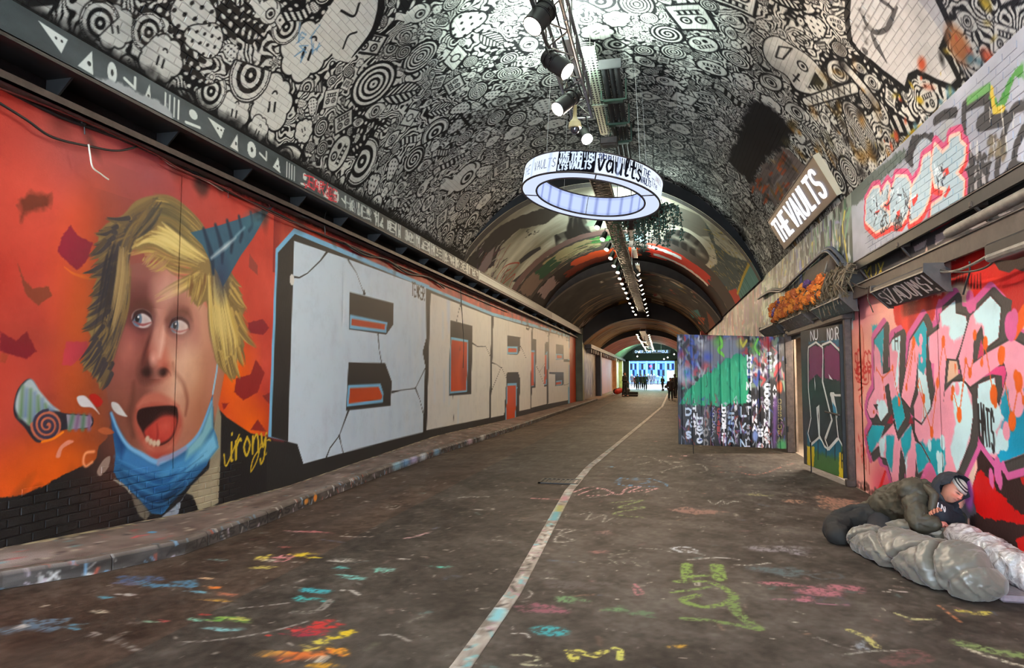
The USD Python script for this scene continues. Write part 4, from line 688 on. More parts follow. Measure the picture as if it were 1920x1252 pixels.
for i in range(260): a = z6((rg.uniform(720, 1000), rg.uniform(360, 840)))[0]; v2.line([a, a + rg.normal(0, .12, 2)], .06, [(170, 162, 130), (40, 50, 48), (160, 138, 60), (120, 120, 104)][i % 4], soft=.03, alpha=.7)
v2.poly(sm(z6((610, 730), (660, 720), (740, 770), (780, 810), (750, 840), (690, 820), (630, 780))), (206, 62, 38), soft=.03); P2(z6, [(650, 680), (760, 700), (840, 780), (800, 820), (720, 740), (650, 720)], (52, 74, 84))
P2(z6, [(1020, 600), (1100, 690), (1060, 780), (980, 880), (900, 960), (790, 1050), (780, 1020), (870, 890), (940, 780), (990, 660)], (88, 138, 134))
for i in range(26): t = rg.uniform(0, 1); a = z6((1010 - 220 * t, 620 + 390 * t))[0]; v2.line([a, a + (.5, .05)], .05, [(40, 84, 80), (28, 40, 42), (120, 160, 160)][i % 3], soft=.03, alpha=.7)
P2(z6, [(850, 820), (910, 800), (960, 930), (920, 950)], (176, 66, 54)); v2.line(z6((1020, 590), (960, 720), (920, 840)), .09, (190, 160, 60), soft=.03); v2.line(z6((880, 880), (790, 1010)), .09, (190, 150, 50), soft=.03)
# bands towards the end of the second vault
def band(cv, v0, v1, s0, s1, col, rag=.08, seed=1, alpha=1, V=V2):
    s = np.linspace(s0, s1, 24); sk_ = lambda v: v + SKEW * (V.x + V.r * np.cos(V.a0 - s / V.r) + 1)
    cv.poly(np.vstack([np.stack([s, sk_(v0)], 1), np.stack([s, sk_(v1)], 1)[::-1]]), col, soft=.05, rag=rag, seed=seed, alpha=alpha)
band(v2, 23.0, 23.7, 0, 5.2, (110, 84, 80)); band(v2, 23.7, 26.4, 0, 9.5, (66, 58, 54)); band(v2, 24.0, 25.6, 1.4, 3.6, (150, 138, 100), .2, 2); band(v2, 24.0, 24.9, 3.3, 4.4, (60, 128, 62), .2, 3); band(v2, 24.3, 25.8, .9, 1.9, (36, 76, 52), .2, 4); band(v2, 24.0, 26.0, .2, 1.0, (118, 96, 84), .15, 5); band(v2, 23.7, 25, 4.2, 5.2, (80, 104, 112), .2, 6)
band(v2, 26.4, 29.5, 0, 9.5, (40, 34, 32)); band(v2, 26.4, 28.6, 2.2, 4.9, (196, 70, 30), .25, 7); band(v2, 27.6, 28.8, 1.8, 3.8, (110, 40, 26), .25, 8); band(v2, 26.6, 28.4, .5, 1.3, (140, 118, 116), .2, 9); band(v2, 25.0, 27.8, 5.3, 7.9, (186, 50, 36), .25, 10); band(v2, 25.4, 26.0, 5.3, 6.6, (200, 206, 206), .1, 11); band(v2, 26.9, 27.4, 5.5, 8.0, (206, 196, 190), .12, 12); band(v2, 27.4, 29.5, 6.0, 9.5, (46, 30, 26), .2, 13)
for i in range(70): a = (rg.uniform(1.4, 3.4), rg.uniform(23.6, 25.2)); v2.line([a, (a[0] + rg.uniform(.1, .4), a[1] + .1)], .07, [(44, 70, 44), (176, 160, 120), (60, 50, 44)][i % 3], soft=.04, alpha=.7)
# ------------------------------------------------------------------ third vault: dark brick with scraps of colour
nz = meshkit.fbm(np.stack([v3.U * 1.5, v3.V * .8, 0 * v3.U], 1), 4, 60)[:, None]; v3.C[:] = (40, 34, 30) + (nz - .5) * 60
z7 = onV3(860, 330, 3.794); write(v3, 'MONO', z7((890, 1030))[0], z7((1000, 980))[0], .7, .12, (168, 150, 136), soft=.05)
for i in range(50): c = (rg.uniform(2.8, 7.5), rg.uniform(29.5, 35)); v3.line([c, (c[0] + rg.uniform(-.4, .4), c[1] + rg.uniform(-.5, .5))], rg.uniform(.1, .35), [(120, 100, 44), (160, 140, 110), (140, 60, 44), (90, 80, 70), (50, 80, 80), (190, 180, 160)][i % 6], soft=.08, alpha=.75)
for i in range(40): c = (rg.uniform(0, 9), rg.uniform(34, 44)); v3.line([c, (c[0] + rg.uniform(.3, .9), c[1])], rg.uniform(.1, .3), [(110, 84, 58), (36, 28, 24), (80, 60, 46)][i % 3], soft=.1, alpha=.6)

P3_ = lambda P, col, **k_: v3.poly(onV3(1140, 330, 3.794)(*P), col, **{'soft': .05, 'rag': .08, **k_})
for P, col in [([(300, 960), (310, 860), (340, 815), (380, 860), (410, 950)], (176, 170, 150)), ([(320, 830), (350, 820), (350, 850), (325, 860)], (150, 50, 60)), ([(60, 940), (100, 860), (160, 880), (180, 930), (120, 960)], (150, 120, 50)), ([(120, 840), (150, 820), (170, 860), (140, 890)], (160, 110, 96)), ([(440, 985), (500, 970), (540, 1000), (480, 1020)], (170, 84, 44)), ([(470, 1000), (540, 1000), (540, 1030), (480, 1030)], (180, 170, 156)), ([(570, 960), (640, 950), (660, 1000), (600, 1010)], (60, 120, 120)), ([(640, 1000), (690, 1010), (680, 1060), (640, 1050)], (180, 80, 44)), ([(560, 1060), (640, 1070), (690, 1120), (550, 1120)], (60, 110, 104)), ([(420, 850), (500, 870), (520, 950), (440, 950)], (60, 52, 40)), ([(220, 880), (290, 880), (280, 960), (230, 960)], (90, 80, 50)), ([(700, 960), (740, 1010), (780, 1090), (720, 1090)], (120, 60, 36))]: P3_(P, col)
for P in ([(60, 1000), (160, 900), (110, 860)], [(90, 960), (60, 1010)], [(420, 860), (410, 1000)], [(0, 990), (200, 960), (420, 980)]): v3.line(onV3(1140, 330, 3.794)(*P), .1, (20, 18, 17), soft=.04)
rv = np.random.default_rng(77)
for cv_, V_, y0, y1, C_ in ((v3, V3, 35.5, 44, [(96, 76, 56), (30, 25, 22), (70, 54, 42), (120, 96, 70)]), (v4, V4, 41, 55, [(176, 150, 104), (110, 80, 52), (190, 110, 50), (60, 48, 40), (150, 140, 120)]), (v5, V5, 51, 69, [(176, 116, 104), (140, 80, 72), (120, 70, 60), (190, 140, 120)])):
    for i in range(150):
        s0 = rv.uniform(0, V_.L); L = rv.uniform(.6, 2.2); y_0 = rv.uniform(y0, y1); ss = np.linspace(s0, s0 + L, 6); yy = y_0 + SKEW * (V_.x + V_.r * np.cos(V_.a0 - ss / V_.r) + 1); cv_.line(np.stack([ss, yy], 1), rv.uniform(.12, .5), C_[rv.integers(len(C_))], soft=.1, alpha=.7)
# ------------------------------------------------------------------ right wall
R6, R7, R8, R9 = onR(1580, 400, 3.682), onR(1580, 620, 3.682), onR(1580, 80, 3.682), onR(1400, 280, 3.479); R1 = onR(0, 0, 1)
nzr = meshkit.fbm(np.stack([wr.U * .9, wr.V * 1.6, 0 * wr.U], 1), 4, 70)[:, None]; PK = (246, 176, 162); CHA = (70, 68, 66); LB, TE, LP = (196, 232, 238), (28, 164, 180), (236, 156, 176)
wr.C[:] = (128, 126, 122) + (nzr - .5) * 120
Q = lambda f_, P, col, **k_: wr.poly(f_(*P), col, **{'soft': .008, **k_})
k = wr.near(3, 10.6, -.1, 2.76); wr.C[k] = np.asarray(PK) + (nzr[k] - .5) * 60
k = wr.near(-9, 5.3, -.1, 2.76); wr.C[k] = (176, 44, 38) + (nzr[k] - .5) * 60
for i in range(26): c = (rng.uniform(1.5, 5.2), rng.uniform(0, 2.6)); wr.poly(sm([(c[0] + rng.uniform(.2, .6) * math.cos(t), c[1] + rng.uniform(.15, .5) * math.sin(t)) for t in np.linspace(0, 5.5, 6)]), [(52, 34, 32), (196, 232, 238), (236, 156, 176), (28, 164, 180), (70, 68, 66)][i % 5], soft=.02)
wr.oval(R7((60, 250))[0], (.7, 1.2), (236, 158, 134), soft=.8, alpha=.8); wr.oval(R7((300, 1120))[0], (.6, .35), (226, 88, 110), soft=.3, alpha=.9); wr.oval(R6((120, 650))[0], (.5, .3), (214, 126, 140), soft=.4, alpha=.8)
RD = (206, 38, 34)
Q(R6, [(345, 620), (360, 760), (400, 800), (420, 1000), (460, 1000), (640, 700), (860, 600), (1250, 700), (1300, 60), (1000, 250), (750, 330), (740, 540), (480, 610)], RD, rag=.03, soft=.03)
for c, r, col in [((430, 700), (.16, .4), (222, 60, 46)), ((480, 720), (.12, .35), (176, 30, 30)), ((560, 660), (.14, .3), (224, 66, 50)), ((600, 640), (.1, .25), (170, 32, 30)), ((960, 400), (.4, .3), (226, 52, 44)), ((1150, 480), (.3, .3), (222, 54, 40)), ((1200, 560), (.3, .25), (190, 30, 30))]: wr.oval(R6(c)[0], r, col, soft=.1, alpha=.8)
Q(R6, [(1040, 330), (1080, 390), (1150, 410), (1190, 380), (1240, 400), (1400, 380), (1400, 150), (1240, 160), (1100, 260)], (78, 66, 58)); 
for i in range(9): Q(R6, [(770 + 22 * i, 520), (782 + 22 * i, 520), (792 + 20 * i, 430 - 8 * (i % 3)), (790 + 20 * i, 428 - 8 * (i % 3))], (66, 28, 26), soft=.02)
wr.oval(R6((800, 540))[0], (.2, .1), (70, 40, 36), soft=.06); wr.oval(R6((790, 590))[0], (.3, .14), (206, 176, 150), soft=.05)
H_ = [(218, 65), (285, -25), (276, 300), (328, 282), (325, 100), (345, 60), (398, 30), (388, 400), (432, 600), (375, 697), (342, 520), (318, 360), (290, 385), (315, 560), (265, 625), (235, 570), (243, 505), (212, 510), (240, 560), (215, 600), (190, 602), (168, 545), (180, 480), (218, 405)]
A_ = [(465, 70), (558, -72), (580, -20), (575, 300), (612, 530), (545, 652), (498, 615), (490, 520), (520, 440), (520, 180), (500, 400), (465, 530), (405, 455), (440, 250)]
T_ = [(588, 45), (665, -15), (672, -120), (775, -210), (782, -120), (850, -102), (858, -60), (832, 60), (780, 197), (715, 190), (695, 495), (705, 420), (760, 352), (840, 350), (890, 440), (898, 600), (878, 760), (800, 960), (690, 1080), (640, 1000), (560, 850), (500, 700), (498, 615), (545, 652), (612, 540), (640, 410), (620, 240), (600, 200)]
S_ = [(880, -100), (1020, -240), (1092, -160), (1075, 50), (985, 120), (960, -40), (905, 60), (898, 230), (1000, 150), (1170, 55), (1300, 130), (1300, 830), (1090, 912), (1000, 850), (945, 700), (930, 500), (935, 370), (1050, 322), (1060, 480), (1080, 520), (1135, 300), (1112, 215), (1000, 300), (880, 385), (830, 330), (800, 190)]
N_ = [(165, 730), (205, 650), (290, 655), (265, 740), (300, 700), (350, 640), (385, 760), (440, 680), (470, 640), (500, 760), (540, 790), (600, 900), (560, 960), (520, 990), (505, 880), (500, 1060), (450, 1130), (430, 900), (400, 800), (380, 1110), (355, 1110), (335, 1000), (300, 880), (262, 870), (250, 790), (190, 850)]
L_ = [H_, A_, T_, S_, N_]
for P in L_: wr.line(R7(*P), .24, (206, 92, 150), closed=True)
for P in L_: wr.line(R7(*[(x + 22, y + 8) for x, y in P]), .17, CHA, closed=True); Q(R7, [(x + 22, y + 8) for x, y in P], CHA)
for P in L_: Q(R7, [(x + 34, y - 4) for x, y in P], CHA)
Q(R7, [(575, 150), (640, 230), (640, 500), (600, 560), (520, 460)], CHA); Q(R7, [(840, 340), (940, 380), (945, 700), (870, 900), (700, 1080), (890, 640)], CHA); Q(R7, [(1092, -250), (1170, -210), (1150, 20), (1060, 80)], CHA); Q(R7, [(1000, 850), (1100, 920), (1300, 830), (1300, 960), (1140, 1000), (1100, 930), (1060, 960)], CHA)
for P in L_: wr.line(R7(*P), .045, (56, 52, 52), closed=True); Q(R7, P, LP)
for ox, P, col in [(H_, [(200, -40), (300, -40), (280, 90), (270, 290), (262, 150), (240, 110), (215, 90)], TE), (H_, [(330, 20), (420, 20), (390, 180), (380, 430), (360, 380), (380, 150), (340, 140)], LB), (H_, [(335, 480), (400, 430), (440, 600), (375, 700)], TE), (H_, [(230, 480), (290, 480), (320, 570), (260, 640)], LB), (A_, [(530, -90), (600, -60), (590, 180), (560, 300), (520, 260), (530, 120), (490, 40)], TE), (A_, [(520, 260), (580, 300), (620, 530), (545, 650), (560, 440), (500, 400)], LB), (T_, [(672, -120), (790, -230), (870, -60), (840, 20), (770, 80), (730, 30), (740, -20), (690, -30)], LB), (T_, [(740, 360), (850, 340), (910, 600), (860, 800), (790, 980), (740, 800), (780, 640), (760, 480)], LB), (T_, [(560, 820), (620, 740), (700, 770), (710, 900), (680, 1090), (600, 930)], TE), (S_, [(900, -120), (1020, -260), (1110, -160), (1080, 60), (990, 130), (975, -40), (920, -50)], LB), (S_, [(920, 360), (1060, 310), (1070, 500), (1110, 600), (1060, 700), (1100, 830), (990, 860), (930, 600)], LB), (S_, [(1130, 400), (1200, 420), (1300, 380), (1300, 840), (1090, 920), (1040, 800), (1080, 690), (1110, 600), (1080, 520)], TE), (N_, [(160, 740), (200, 640), (300, 650), (260, 740), (190, 860)], TE), (N_, [(300, 720), (360, 720), (340, 980), (300, 880)], TE), (N_, [(400, 740), (480, 640), (470, 780), (430, 900)], TE), (N_, [(500, 780), (560, 760), (610, 900), (520, 990)], TE), (N_, [(250, 760), (300, 720), (280, 880), (260, 870)], LB), (N_, [(410, 900), (450, 860), (440, 980), (430, 990)], LB)]:
    wr.only = (LP, 90); wr.poly(R7(*P), col, soft=.03, rag=.03, seed=len(P)); wr.only = None
wr.only = (TE, 60); wr.oval(R7((1150, 780))[0], (.5, .3), (10, 158, 200), soft=.4); wr.oval(R7((1250, 500))[0], (.3, .3), (10, 140, 170), soft=.4); wr.only = None
for c, r in [((540, 60), .05), ((537, 130), .045), ((545, 200), .03), ((790, 400), .05), ((720, 20), .05), ((1200, 460), .12), ((690, 770), .06), ((660, 870), .05), ((684, 890), .06), ((600, 790), .05), ((1095, 750), .07), ((1120, 765), .06), ((1130, 690), .06), ((670, 950), .06)]: wr.oval(R7(c)[0], (r, r * 1.3), LB if c[1] > 700 else LP, soft=.01)
OR = (226, 98, 24)
for P in [[(233, 260), (275, 330), (290, 440)], [(275, 330), (345, 260), (390, 490)], [(440, 390), (490, 80), (465, 310)], [(440, 250), (490, 80), (500, 210)], [(655, 360), (695, 70), (715, 200)], [(615, 700), (640, 480), (655, 360)], [(520, 370), (615, 700)], [(560, 470), (530, 330), (518, 380)], [(758, 400), (805, 580), (850, 200)], [(805, 580), (840, 320)], [(850, 200), (880, 290), (900, 200)], [(960, 220), (980, 80), (1040, 440)], [(1120, 360), (1170, 620), (1215, 370), (1250, 480)], [(760, 470), (758, 400)], [(560, 600), (560, 470)]]: wr.line(R7(*P), .016, OR)
for (x, y), r in [((233, 265), .05), ((275, 330), .06), ((345, 255), .07), ((390, 490), .09), ((440, 390), .07), ((490, 80), .11), ((695, 75), .1), ((655, 360), .09), ((615, 700), .1), ((640, 470), .05), ((560, 470), .09), ((760, 410), .08), ((755, 460), .06), ((805, 580), .12), ((850, 205), .05), ((878, 290), .08), ((985, 85), .1), ((960, 220), .06), ((1042, 440), .14), ((1055, 500), .07), ((1170, 625), .13), ((1215, 355), .13), ((1195, 310), .08), ((1095, 170), .13), ((1110, 140), .06), ((912, 30), .08), ((1250, 480), .06), ((288, 455), .06), ((520, 380), .04), ((215, 560), .05)]: wr.oval(R7((x, y))[0], (r * .45, r * .62), OR, soft=.01, rot=.2)
Q(R7, [(930, 195), (955, 60), (975, 165)], (202, 60, 100)); Q(R7, [(975, 320), (1060, 250), (1115, 240), (1130, 290), (1105, 400), (1100, 310), (1030, 300)], (224, 70, 130)); Q(R7, [(610, 225), (630, 225), (632, 400)], (214, 100, 150)); Q(R7, [(735, 205), (790, 210), (800, 300), (720, 360)], (216, 176, 150)); Q(R7, [(770, 225), (785, 230), (778, 300)], (226, 110, 60)); Q(R7, [(305, 640), (340, 570), (350, 640)], (150, 30, 50)); Q(R7, [(455, 640), (470, 585), (490, 640)], (150, 30, 50)); Q(R7, [(225, 1140), (290, 960), (302, 970), (250, 1150)], (226, 40, 36)); wr.line(cu(R7((540, 1060), (600, 940), (660, 1080))), .1, (216, 104, 158)); Q(R7, [(560, 1040), (600, 950), (640, 1000), (620, 1080)], (212, 110, 150))
wr.line(R6((1180, 820), (1260, 680)), .13, (234, 92, 20)); 
for c, r in [((670, 640), .1), ((880, 610), .14), ((870, 580), .08), ((1160, 780), .16), ((1185, 720), .1), ((905, 630), .08)]: wr.oval(R6(c)[0], (r * .6, r * .75), (212, 96, 150), soft=.01)
Q(R7, [(925, 860), (950, 790), (1060, 930), (1140, 1000), (1300, 960), (1400, 1800), (900, 1800), (870, 1140), (930, 950)], (52, 34, 32)); Q(R7, [(870, 1000), (915, 900), (910, 1020), (900, 1100), (885, 1200), (860, 1150)], (214, 190, 170)); wr.line(R7((850, 1010), (950, 790), (1060, 940), (1110, 935), (1140, 1005), (1260, 970)), .06, (206, 96, 156))
Q(R7, [(915, 1010), (960, 965), (1010, 1030), (1040, 980), (1060, 1100), (1150, 1180), (1200, 1240), (1300, 1280), (1300, 1350), (1200, 1330), (1050, 1300), (960, 1290), (880, 1200), (870, 1150)], (196, 18, 18), rag=.03); Q(R7, [(1225, 1010), (1300, 1000), (1300, 1090), (1240, 1060)], (196, 30, 24)); Q(R7, [(1200, 1450), (1300, 1380), (1300, 1600), (1220, 1520)], (200, 26, 24), rag=.03)
for c, r in [((1070, 965), .09), ((1025, 1010), .06), ((1085, 1030), .06), ((1035, 1060), .03), ((1085, 1065), .03), ((1110, 940), .04)]: wr.oval(R7(c)[0], (r * .7, r * 1.3), (210, 100, 160))
Q(R7, [(860, 1150), (900, 1180), (920, 1250), (840, 1330), (780, 1280)], (96, 92, 98), rag=.03); wr.oval(R7((870, 1130))[0], (.1, .14), (170, 90, 160), soft=.05)
write(wr, 'HATS', R7((948, 750))[0], R7((1050, 835))[0], .32, .03, (40, 38, 40), up=(0, 1), jit=.04); write(wr, 'H', R7((362, 130))[0], R7((385, 128))[0], .2, .02, (40, 38, 40), up=(0, 1))
RS = (204, 44, 34); write(wr, 'SEUGS', R7((85, 290))[0], R7((195, 290))[0], .3, .035, RS, up=(0, 1), jit=.05); write(wr, 'SEUEIT', R7((92, 335))[0], R7((200, 330))[0], .16, .035, RS, up=(0, 1), jit=.06); wr.oval(R7((130, 100))[0], (.12, .28), (200, 76, 60), soft=.02); wr.oval(R7((131, 85))[0], (.08, .24), (232, 146, 128), soft=.02); wr.line(cu(R7((110, 410), (140, 390), (135, 430), (115, 460), (120, 500), (140, 550))), .025, RS); wr.line(cu(R7((100, 350), (160, 370), (180, 350))), .02, RS)
for i in range(16): a = R7((110 + 5 * i, 680 + (i % 4) * 40))[0]; wr.line([a, a + (rng.normal(0, .06), -rng.uniform(.2, .5))], .014, (212, 74, 66))
for i in range(140): u_ = rng.uniform(7, 10.55); v_ = rng.uniform(0, .12); wr.oval((u_, v_), (rng.uniform(.02, .08), rng.uniform(.01, .05)), (112, 74, 66), soft=.02, alpha=.6)
# frieze of dark paint between the two ledges
Q(R1, [(1607, 558), (1960, 418), (1960, 320), (1600, 498)], (62, 63, 66), soft=.03)
k = wr.near(3, 10.8, 2.74, 3.14); wr.C[k] = (60, 61, 64) + (nzr[k] - .5) * 50
for P in [[(835, 100), (870, 40), (960, 10), (1010, 60), (1000, 110), (965, 155), (920, 110)], [(640, 150), (770, 90), (720, 160), (640, 220)], [(490, 230), (580, 180), (570, 230), (500, 265)], [(1060, 10), (1250, -40), (1250, 60), (1180, 60)], [(110, 330), (170, 290), (230, 300), (200, 330)], [(280, 240), (320, 190), (330, 240)]]: Q(R6, P, (166, 160, 162), rag=.01)
write(wr, 'XUX', R6((150, 465))[0], R6((285, 425))[0], .16, .03, (206, 184, 60), up=(0, 1), jit=.05); Q(R6, [(690, 345), (692, 300), (718, 295), (715, 342)], (70, 130, 200)); Q(R6, [(725, 335), (727, 285), (785, 272), (782, 320)], (206, 60, 56)); write(wr, 'A', R6((735, 330))[0], R6((775, 315))[0], .1, .03, (220, 220, 220), up=(0, 1)); wr.oval(R6((820, 285))[0], (.07, .1), (202, 54, 50)); wr.oval(R6((720, 255))[0], (.2, .08), (190, 130, 130), soft=.06, alpha=.7); wr.oval(R6((580, 285))[0], (.03, .1), (190, 160, 150))
write(wr, 'LUV', R6((395, 300))[0], R6((480, 270))[0], .12, .02, (34, 34, 36), up=(0, 1))
# upper wall: pale graffiti on brick
k = wr.near(3, 10.9, 3.14, 4.4); wr.C[k] = (152, 157, 170) + (nzr[k] - .5) * 70
DK = (52, 53, 58); U8 = lambda P, col, **k_: Q(R8, P, col, **k_)
U8([(-40, 1100), (150, 930), (420, 730), (470, 780), (330, 890), (160, 1060), (-40, 1220)], (84, 96, 92), rag=.05, soft=.03); U8([(480, 640), (620, 620), (680, 720), (600, 760), (480, 860), (430, 800)], DK, rag=.02); wr.poly(sm(R8((490, 840), (500, 740), (560, 660), (610, 680), (630, 720), (600, 760), (520, 880))), (160, 172, 184), soft=.02); wr.poly(sm(R8((670, 620), (690, 560), (740, 520), (770, 560), (760, 640), (700, 690))), (150, 156, 160), soft=.02)
for P, w in [([(860, 430), (990, 380), (1000, 500), (950, 560), (1120, 520)], .13), ([(840, 440), (840, 620), (860, 740), (900, 820)], .1), ([(1250, 430), (1180, 470), (1110, 650), (1070, 860), (1080, 950), (1130, 920), (1180, 830)], .09), ([(1250, 600), (1200, 720), (1190, 840), (1250, 870)], .09), ([(820, 860), (880, 940), (870, 1080)], .06), ([(640, 540), (700, 500), (780, 480)], .1)]: wr.line(cu(R8(*P)), w, DK, soft=.01)
U8([(1035, 340), (1075, 420), (1130, 300), (1190, 180), (1250, 150), (1250, 250), (1190, 230), (1150, 380), (1120, 440), (1040, 480), (1015, 380)], (66, 138, 60), rag=.02); wr.line(R8((1030, 320), (1050, 470), (1110, 455)), .06, (204, 180, 60)); wr.line(R8((870, 400), (960, 340), (1010, 310)), .08, (92, 150, 84), soft=.02)
U8([(850, 870), (960, 830), (1030, 820), (1000, 1000), (860, 1100)], DK, rag=.02); wr.poly(sm(R8((890, 1000), (920, 880), (970, 860), (1000, 940), (960, 1020), (900, 1060))), (170, 168, 172), soft=.02); write(wr, 'SERS', R8((880, 1080))[0], R8((1000, 1000))[0], .3, .045, DK, up=(0, 1), jit=.05)
for i in range(40): wr.oval(R8((rng.uniform(1010, 1130), rng.uniform(640, 800)))[0], rng.uniform(.01, .05), [(120, 110, 90), (80, 76, 70)][i % 2], soft=.02, alpha=.7)
for i in range(9): a = R8((rng.uniform(860, 1230), rng.uniform(400, 800)))[0]; wr.line([a, a - (0, .12)], .012, (214, 214, 206))
KOPS = [[(160, 1230), (165, 1090), (210, 1010), (250, 1000), (260, 1060), (310, 970), (325, 990), (310, 1080), (260, 1130), (320, 1180), (330, 1250), (230, 1300)], [(330, 1240), (330, 1050), (370, 930), (440, 930), (470, 980), (450, 1170), (410, 1240)], [(470, 1230), (480, 1000), (540, 900), (560, 800), (605, 770), (615, 900), (600, 1060), (560, 1150), (520, 1200)], [(610, 1240), (620, 1130), (690, 1080), (720, 1000), (640, 980), (615, 850), (640, 710), (690, 770), (740, 720), (745, 660), (805, 640), (810, 690), (845, 720), (840, 800), (780, 900), (835, 960), (830, 1100), (720, 1180)]]
for P in KOPS: wr.line(R8(*P), .2, (196, 76, 120), closed=True)
for P in KOPS: wr.line(R8(*[(x, y + 22) for x, y in P]), .13, (208, 58, 54), closed=True)
for P in KOPS: wr.line(R8(*P), .075, (222, 192, 178), closed=True); U8(P, (164, 188, 200))
for P in ([(690, 880), (730, 860), (740, 900), (700, 930)], [(700, 1060), (740, 980), (745, 1020), (715, 1070)], [(480, 1080), (520, 1040), (520, 1080), (490, 1130)], [(370, 1170), (400, 1150), (395, 1210), (375, 1220)], [(225, 1170), (260, 1150), (240, 1190)]): U8(P, (206, 56, 50))
for i in range(70): a = R8((rng.uniform(200, 480), rng.uniform(1000, 1240)))[0]; wr.line([a, a + rng.normal(0, .06, 2)], .022, [(60, 64, 76), (206, 222, 228)][i % 2])
for i in range(26): a = R8((rng.uniform(640, 700), rng.uniform(840, 980)))[0]; wr.line([a, a + rng.normal(0, .05, 2)], .02, [(60, 64, 76), (206, 222, 228)][i % 2])
write(wr, 'SES', R6((265, 140))[0], R6((310, 90))[0], .16, .025, (50, 50, 54), up=(0, 1), jit=.08); write(wr, 'GBAO', R6((358, 120))[0], R6((415, 85))[0], .14, .025, (50, 50, 54), up=(0, 1), jit=.08)
# further along: layers of old tags
k = wr.near(10.4, 19.5, 2.4, 4.4); n3 = meshkit.fbm(np.stack([wr.U[k] * 2.6, wr.V[k] * 2, 0 * wr.U[k]], 1), 4, 77)[:, None]; wr.C[k] = (118, 128, 120) + (n3 - .5) * 230
T9 = [(206, 210, 204), (176, 186, 170), (96, 104, 110), (60, 62, 66), (196, 184, 96), (150, 150, 186), (110, 150, 118), (188, 200, 206), (40, 42, 44)]
for i in range(420):
    a = np.array([rng.uniform(10.5, 19.5), rng.uniform(2.5, 4.2)]); wr.line([a, a + (rng.normal(0, .08), rng.normal(0, .16)), a + (rng.normal(0, .12), rng.normal(0, .25))], rng.uniform(.02, .1), T9[rng.integers(9)], soft=.02, alpha=.8)
for P, col, w in [([(490, 540), (492, 690)], (34, 35, 40), .16), ([(550, 490), (552, 670)], (34, 35, 40), .16), ([(400, 600), (400, 670)], (40, 42, 46), .16), ([(315, 700), (312, 920)], (40, 42, 54), .2), ([(180, 790), (180, 1000)], (38, 84, 56), .34), ([(122, 850), (120, 1020)], (50, 110, 76), .34), ([(640, 400), (600, 700)], (206, 190, 80), .08), ([(625, 500), (660, 750)], (204, 186, 84), .07), ([(215, 880), (215, 980)], (206, 186, 60), .3), ([(600, 560), (590, 760)], (26, 26, 28), .025), ([(450, 800), (440, 900)], (190, 190, 196), .2), ([(265, 880), (262, 980)], (44, 44, 50), .3), ([(350, 760), (355, 850)], (120, 136, 196), .24)]: wr.line(R9(*P), w, col, soft=.02)
Q(R9, [(100, 870), (200, 800), (190, 1090), (105, 1130)], (168, 194, 170), soft=.03, rag=.03, alpha=.8); Q(R9, [(115, 900), (135, 900), (140, 1040), (120, 1050)], (48, 110, 76)); Q(R9, [(170, 820), (192, 800), (192, 990), (172, 1000)], (36, 84, 56)); wr.line(cu(R9((140, 1060), (125, 1100), (115, 1060), (150, 1000), (160, 900))), .06, (190, 214, 190))
for i in range(200):
    a = np.array([rng.uniform(19.5, 40), rng.uniform(2.2, 4.2)]); wr.line([a, a + (rng.normal(0, .5), rng.normal(0, .2))], rng.uniform(.05, .2), [(150, 120, 160), (60, 50, 70), (200, 190, 190), (160, 70, 70), (70, 90, 80), (190, 150, 150), (100, 70, 110)][rng.integers(7)], soft=.04, alpha=.85)
wr.C *= np.clip(.86 + .3 * nzr, .85, 1.05)
for i in range(260):
    a = np.array([rng.uniform(10.5, 19.5), rng.uniform(2.5, 4.2)]); wr.line([a, a + (rng.normal(0, .03), rng.uniform(.06, .3))], rng.uniform(.03, .14), [(28, 30, 34), (44, 60, 50), (34, 34, 40), (196, 206, 200), (52, 96, 70), (90, 96, 140)][i % 6], soft=.02, alpha=.8)
for i in range(160): a = np.array([rng.uniform(19.5, 42), rng.uniform(2.2, 4.2)]); wr.line([a, a + (rng.normal(0, .2), rng.uniform(.1, .5))], rng.uniform(.15, .5), [(36, 34, 38), (90, 60, 100), (60, 90, 80), (120, 60, 70), (30, 30, 30)][i % 5], soft=.06, alpha=.8)
# gateway jambs: grimy edges
k = wr.near(10.1, 10.62, 0, 2.6); wr.C[k] = wr.C[k] * 1.0
wr.line(R1((1450, 560), (1440, 640), (1452, 780), (1466, 850)), .14, (96, 150, 92), soft=.04); wr.line(R1((1462, 690), (1470, 780), (1466, 840)), .2, (216, 120, 48), soft=.03)
# ------------------------------------------------------------------ the road: grime, chalk and spray
F7, F8 = onF(0, 820, 2.0), onF(960, 820, 2.0); FF = onF(0, 0, 1)
X, Y = fl.U, fl.V; N1 = meshkit.fbm(np.stack([X * .8, Y * .8, 0 * X], 1), 5, 80)[:, None]; N2 = meshkit.fbm(np.stack([X * 5, Y * 5, 0 * X], 1), 4, 81)[:, None]; N3 = meshkit.fbm(np.stack([X * 22, Y * 22, 0 * X], 1), 3, 82)[:, None]
right_ = (X > gut_x(Y) + .06)[:, None]
fl.C[:] = np.where(right_, (120, 108, 99), (108, 97, 87)) + (N1 - .5) * 90 + (N2 - .5) * 80 + (N3 - .5) * 60
fl.C[:] = fl.C * .58 * np.array([1.0, .99, .97])
fl.C[:] = np.where((X < -3.0)[:, None], fl.C + np.array([12, 4, 0]), fl.C)
_g = meshkit.fbm(np.stack([X * 45, Y * 45, 0 * X], 1), 2, 84); fl.grain = np.clip((_g - .28) * 3.4, .2, 1).astype(np.float32)
for off, w, al in ((-.62, .26, .5), (-1.0, .1, .3), (-.3, .08, .4), (-2.35, .3, .35)):   # tyre tracks
    fl.line([(gut_x(y) + off, y) for y in np.linspace(3, 70, 60)], w, (64, 57, 51), soft=.15, alpha=al)
